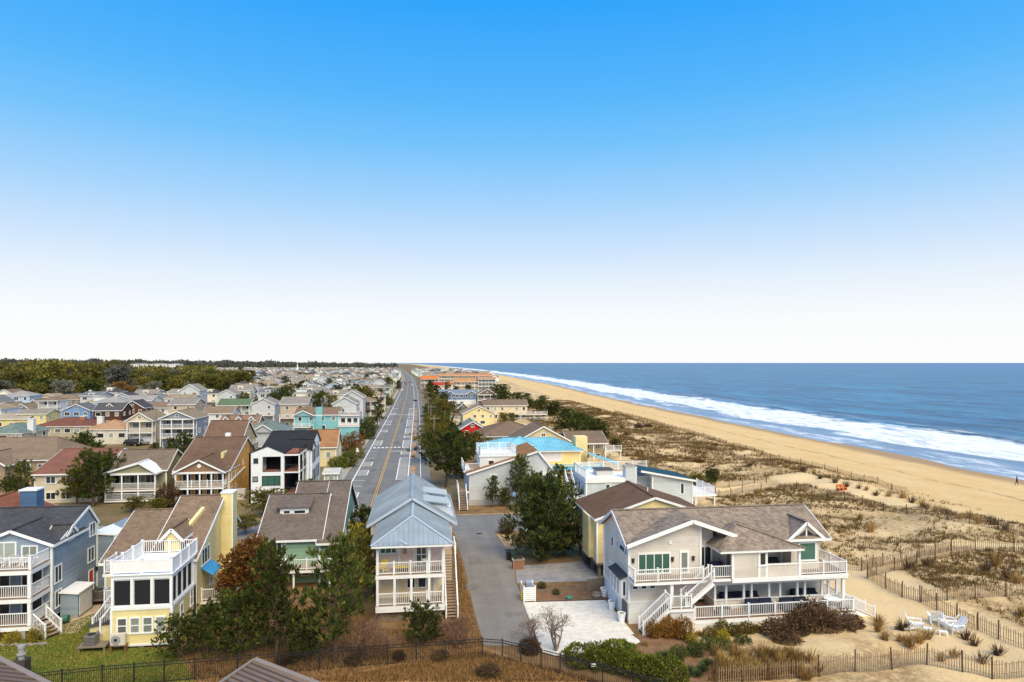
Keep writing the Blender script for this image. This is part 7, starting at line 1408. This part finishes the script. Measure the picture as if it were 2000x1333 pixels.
for i, y in enumerate((128, 160, 205, 260)): signpost((-13.9, y, .1), 2.3, 'small parking sign on the west kerb of the avenue', WHITE, (.2, .3))['group'] = 'parking signs along the avenue'
# bins and enclosures by the lane
g = G(1013, 1113); e_ = thing('brick_enclosure', 'low brick bin enclosure beside the lane', 'enclosure', g); bm_ = mat('brick_red', rgb(150, 104, 80), .9, .1, None); br_me = MB().box(-.105, .105, -.05, .05, 0, .065).mesh('brick', bm_)
for r_ in range(13):
    for i in range(5):
        link('brick', br_me, e_, (-.5 + i * .225 + (.11 if r_ % 2 else 0), 0, r_ * .077)); 
        if i < 3: link('brick', br_me, e_, (-.56, .2 + i * .225 + (.1 if r_ % 2 else 0), r_ * .077), R(90)); link('brick', br_me, e_, (.56, .2 + i * .225 + (.1 if r_ % 2 else 0), r_ * .077), R(90))
link('cap', MB().box(-.66, .66, -.1, .04, 1.0, 1.06).box(-.66, -.5, .04, .75, 1.0, 1.06).box(.5, .66, .04, .75, 1.0, 1.06).mesh('cap', CONC), e_); link('mortar', MB().box(-.6, .6, -.035, .035, 0, .99).box(-.59, -.53, .05, .78, 0, .99).box(.53, .59, .05, .78, 0, .99).mesh('mortar', CONC), e_)
def bin_(loc, label, m): 
    o = thing('wheeled_bin', label, 'bin', loc); link('body', MB().hexa([(-.25, -.25, .05), (.25, -.25, .05), (.25, .25, .05), (-.25, .25, .05), (-.3, -.32, 1.0), (.3, -.32, 1.0), (.3, .32, 1.0), (-.3, .32, 1.0)]).mesh('body', m), o); link('lid', MB().hexa([(-.32, -.36, 1.0), (.32, -.36, 1.0), (.32, .34, 1.02), (-.32, .34, 1.02), (-.3, -.34, 1.08), (.3, -.34, 1.08), (.3, .3, 1.14), (-.3, .3, 1.14)]).mesh('lid', m), o)
    for s in (-.2, .2): link('wheel', MB().tube((s - .03, .28, .1), (s + .03, .28, .1), .1, .1, 10).mesh('wheel', BLACKM), o)
GB = mat('bin_green', rgb(40, 66, 56), .6, .3); bin_(G(1003, 1098), 'dark green wheeled bin behind the brick enclosure', GB); bin_(G(994, 1094), 'black wheeled bin behind the brick enclosure', BLACKM); bin_(G(1033, 1158), 'wheeled bin inside the white slatted enclosure', mat('bin_blue', rgb(150, 160, 180), .6, .3))
g = G(1034, 1176); e_ = thing('bin_enclosure', 'white slatted bin enclosure at the corner of the gravel drive', 'enclosure', g)
for i in range(7): link('slat', MB().box(-.5, .5, -.02, .02, .05 + i * .19, .20 + i * .19).mesh('slat', WHITE), e_); link('slat', MB().box(.5, .54, 0, 1.5, .05 + i * .19, .20 + i * .19).mesh('slat', WHITE), e_); link('slat', MB().box(-.54, -.5, 0, 1.5, .05 + i * .19, .20 + i * .19).mesh('slat', WHITE), e_)
for x, y in ((-.52, -.03), (.52, -.03), (.52, 1.5), (-.52, 1.5)): link('post', MB().box(x - .06, x + .06, y - .06, y + .06, 0, 1.5).mesh('post', WHITE), e_)
g = G(1019, 1172); hy = thing('marker_post', 'short yellow marker post beside the white bin enclosure', 'post', g); MB().tube(g, g + Vector((0, 0, .75)), .09, .09, 10).lathe(g + Vector((0, 0, .75)), [(.1, 0), (.08, .08), (.01, .12)], 10).build('body', YPLASTIC, hy)
g = G(1112, 1172); t = thing('garden_pot', 'small turquoise pot in the bed behind the gravel', 'pot', g); MB().lathe(g, [(.2, 0), (.32, .25), (.28, .34), (.24, .34)], 12).build('pot', mat('pot_teal', rgb(70, 140, 120), .4, .4), t)
def board_fence(label, a, b, ht):
    A, B = G(*a), G(*b); f = thing('board_fence', label, 'fence', A); n = int((B - A).length / .16)
    me = MB().box(-.065, .065, -.012, .012, 0, ht).mesh('board', WOODG)
    for i in range(n): link('board', me, f, (B - A) * (i / n), math.atan2((B - A).y, (B - A).x))
board_fence('grey board fence between the yellow pile house and the beige house', (1148, 1158), (1184, 1154), 1.3); board_fence('low timber rail along the bed behind the gravel', (1045, 1157), (1146, 1152), .25)
for p_ in ((1178, 1172), (1172, 1170)): pass
g = G(1165, 1168); t = tag(MB().lathe(g, [(.35, 0), (.5, .25), (.35, .5), (.1, .6)], 8).build('boulder', mat('rock', rgb(150, 138, 126), .9, .1, nd_ground(1.5, rgb(120, 110, 100), .4))), 'pale boulder beside the garage of the beige house', 'rock')
for i in range(26):
    q = G(3 + i * 3.4, 1262 - .12 * i * 1.0 + random.uniform(-2, 2))
    s = random.uniform(.1, .2); o = MB().lathe(q, [(s * .6, 0), (s, s * .4), (s * .5, s * .8)], 7).build('edging_stone', MATS['rock']); tag(o, 'rounded stone edging the bed below the blue house porch', 'stone', 'edging stones below the blue house')
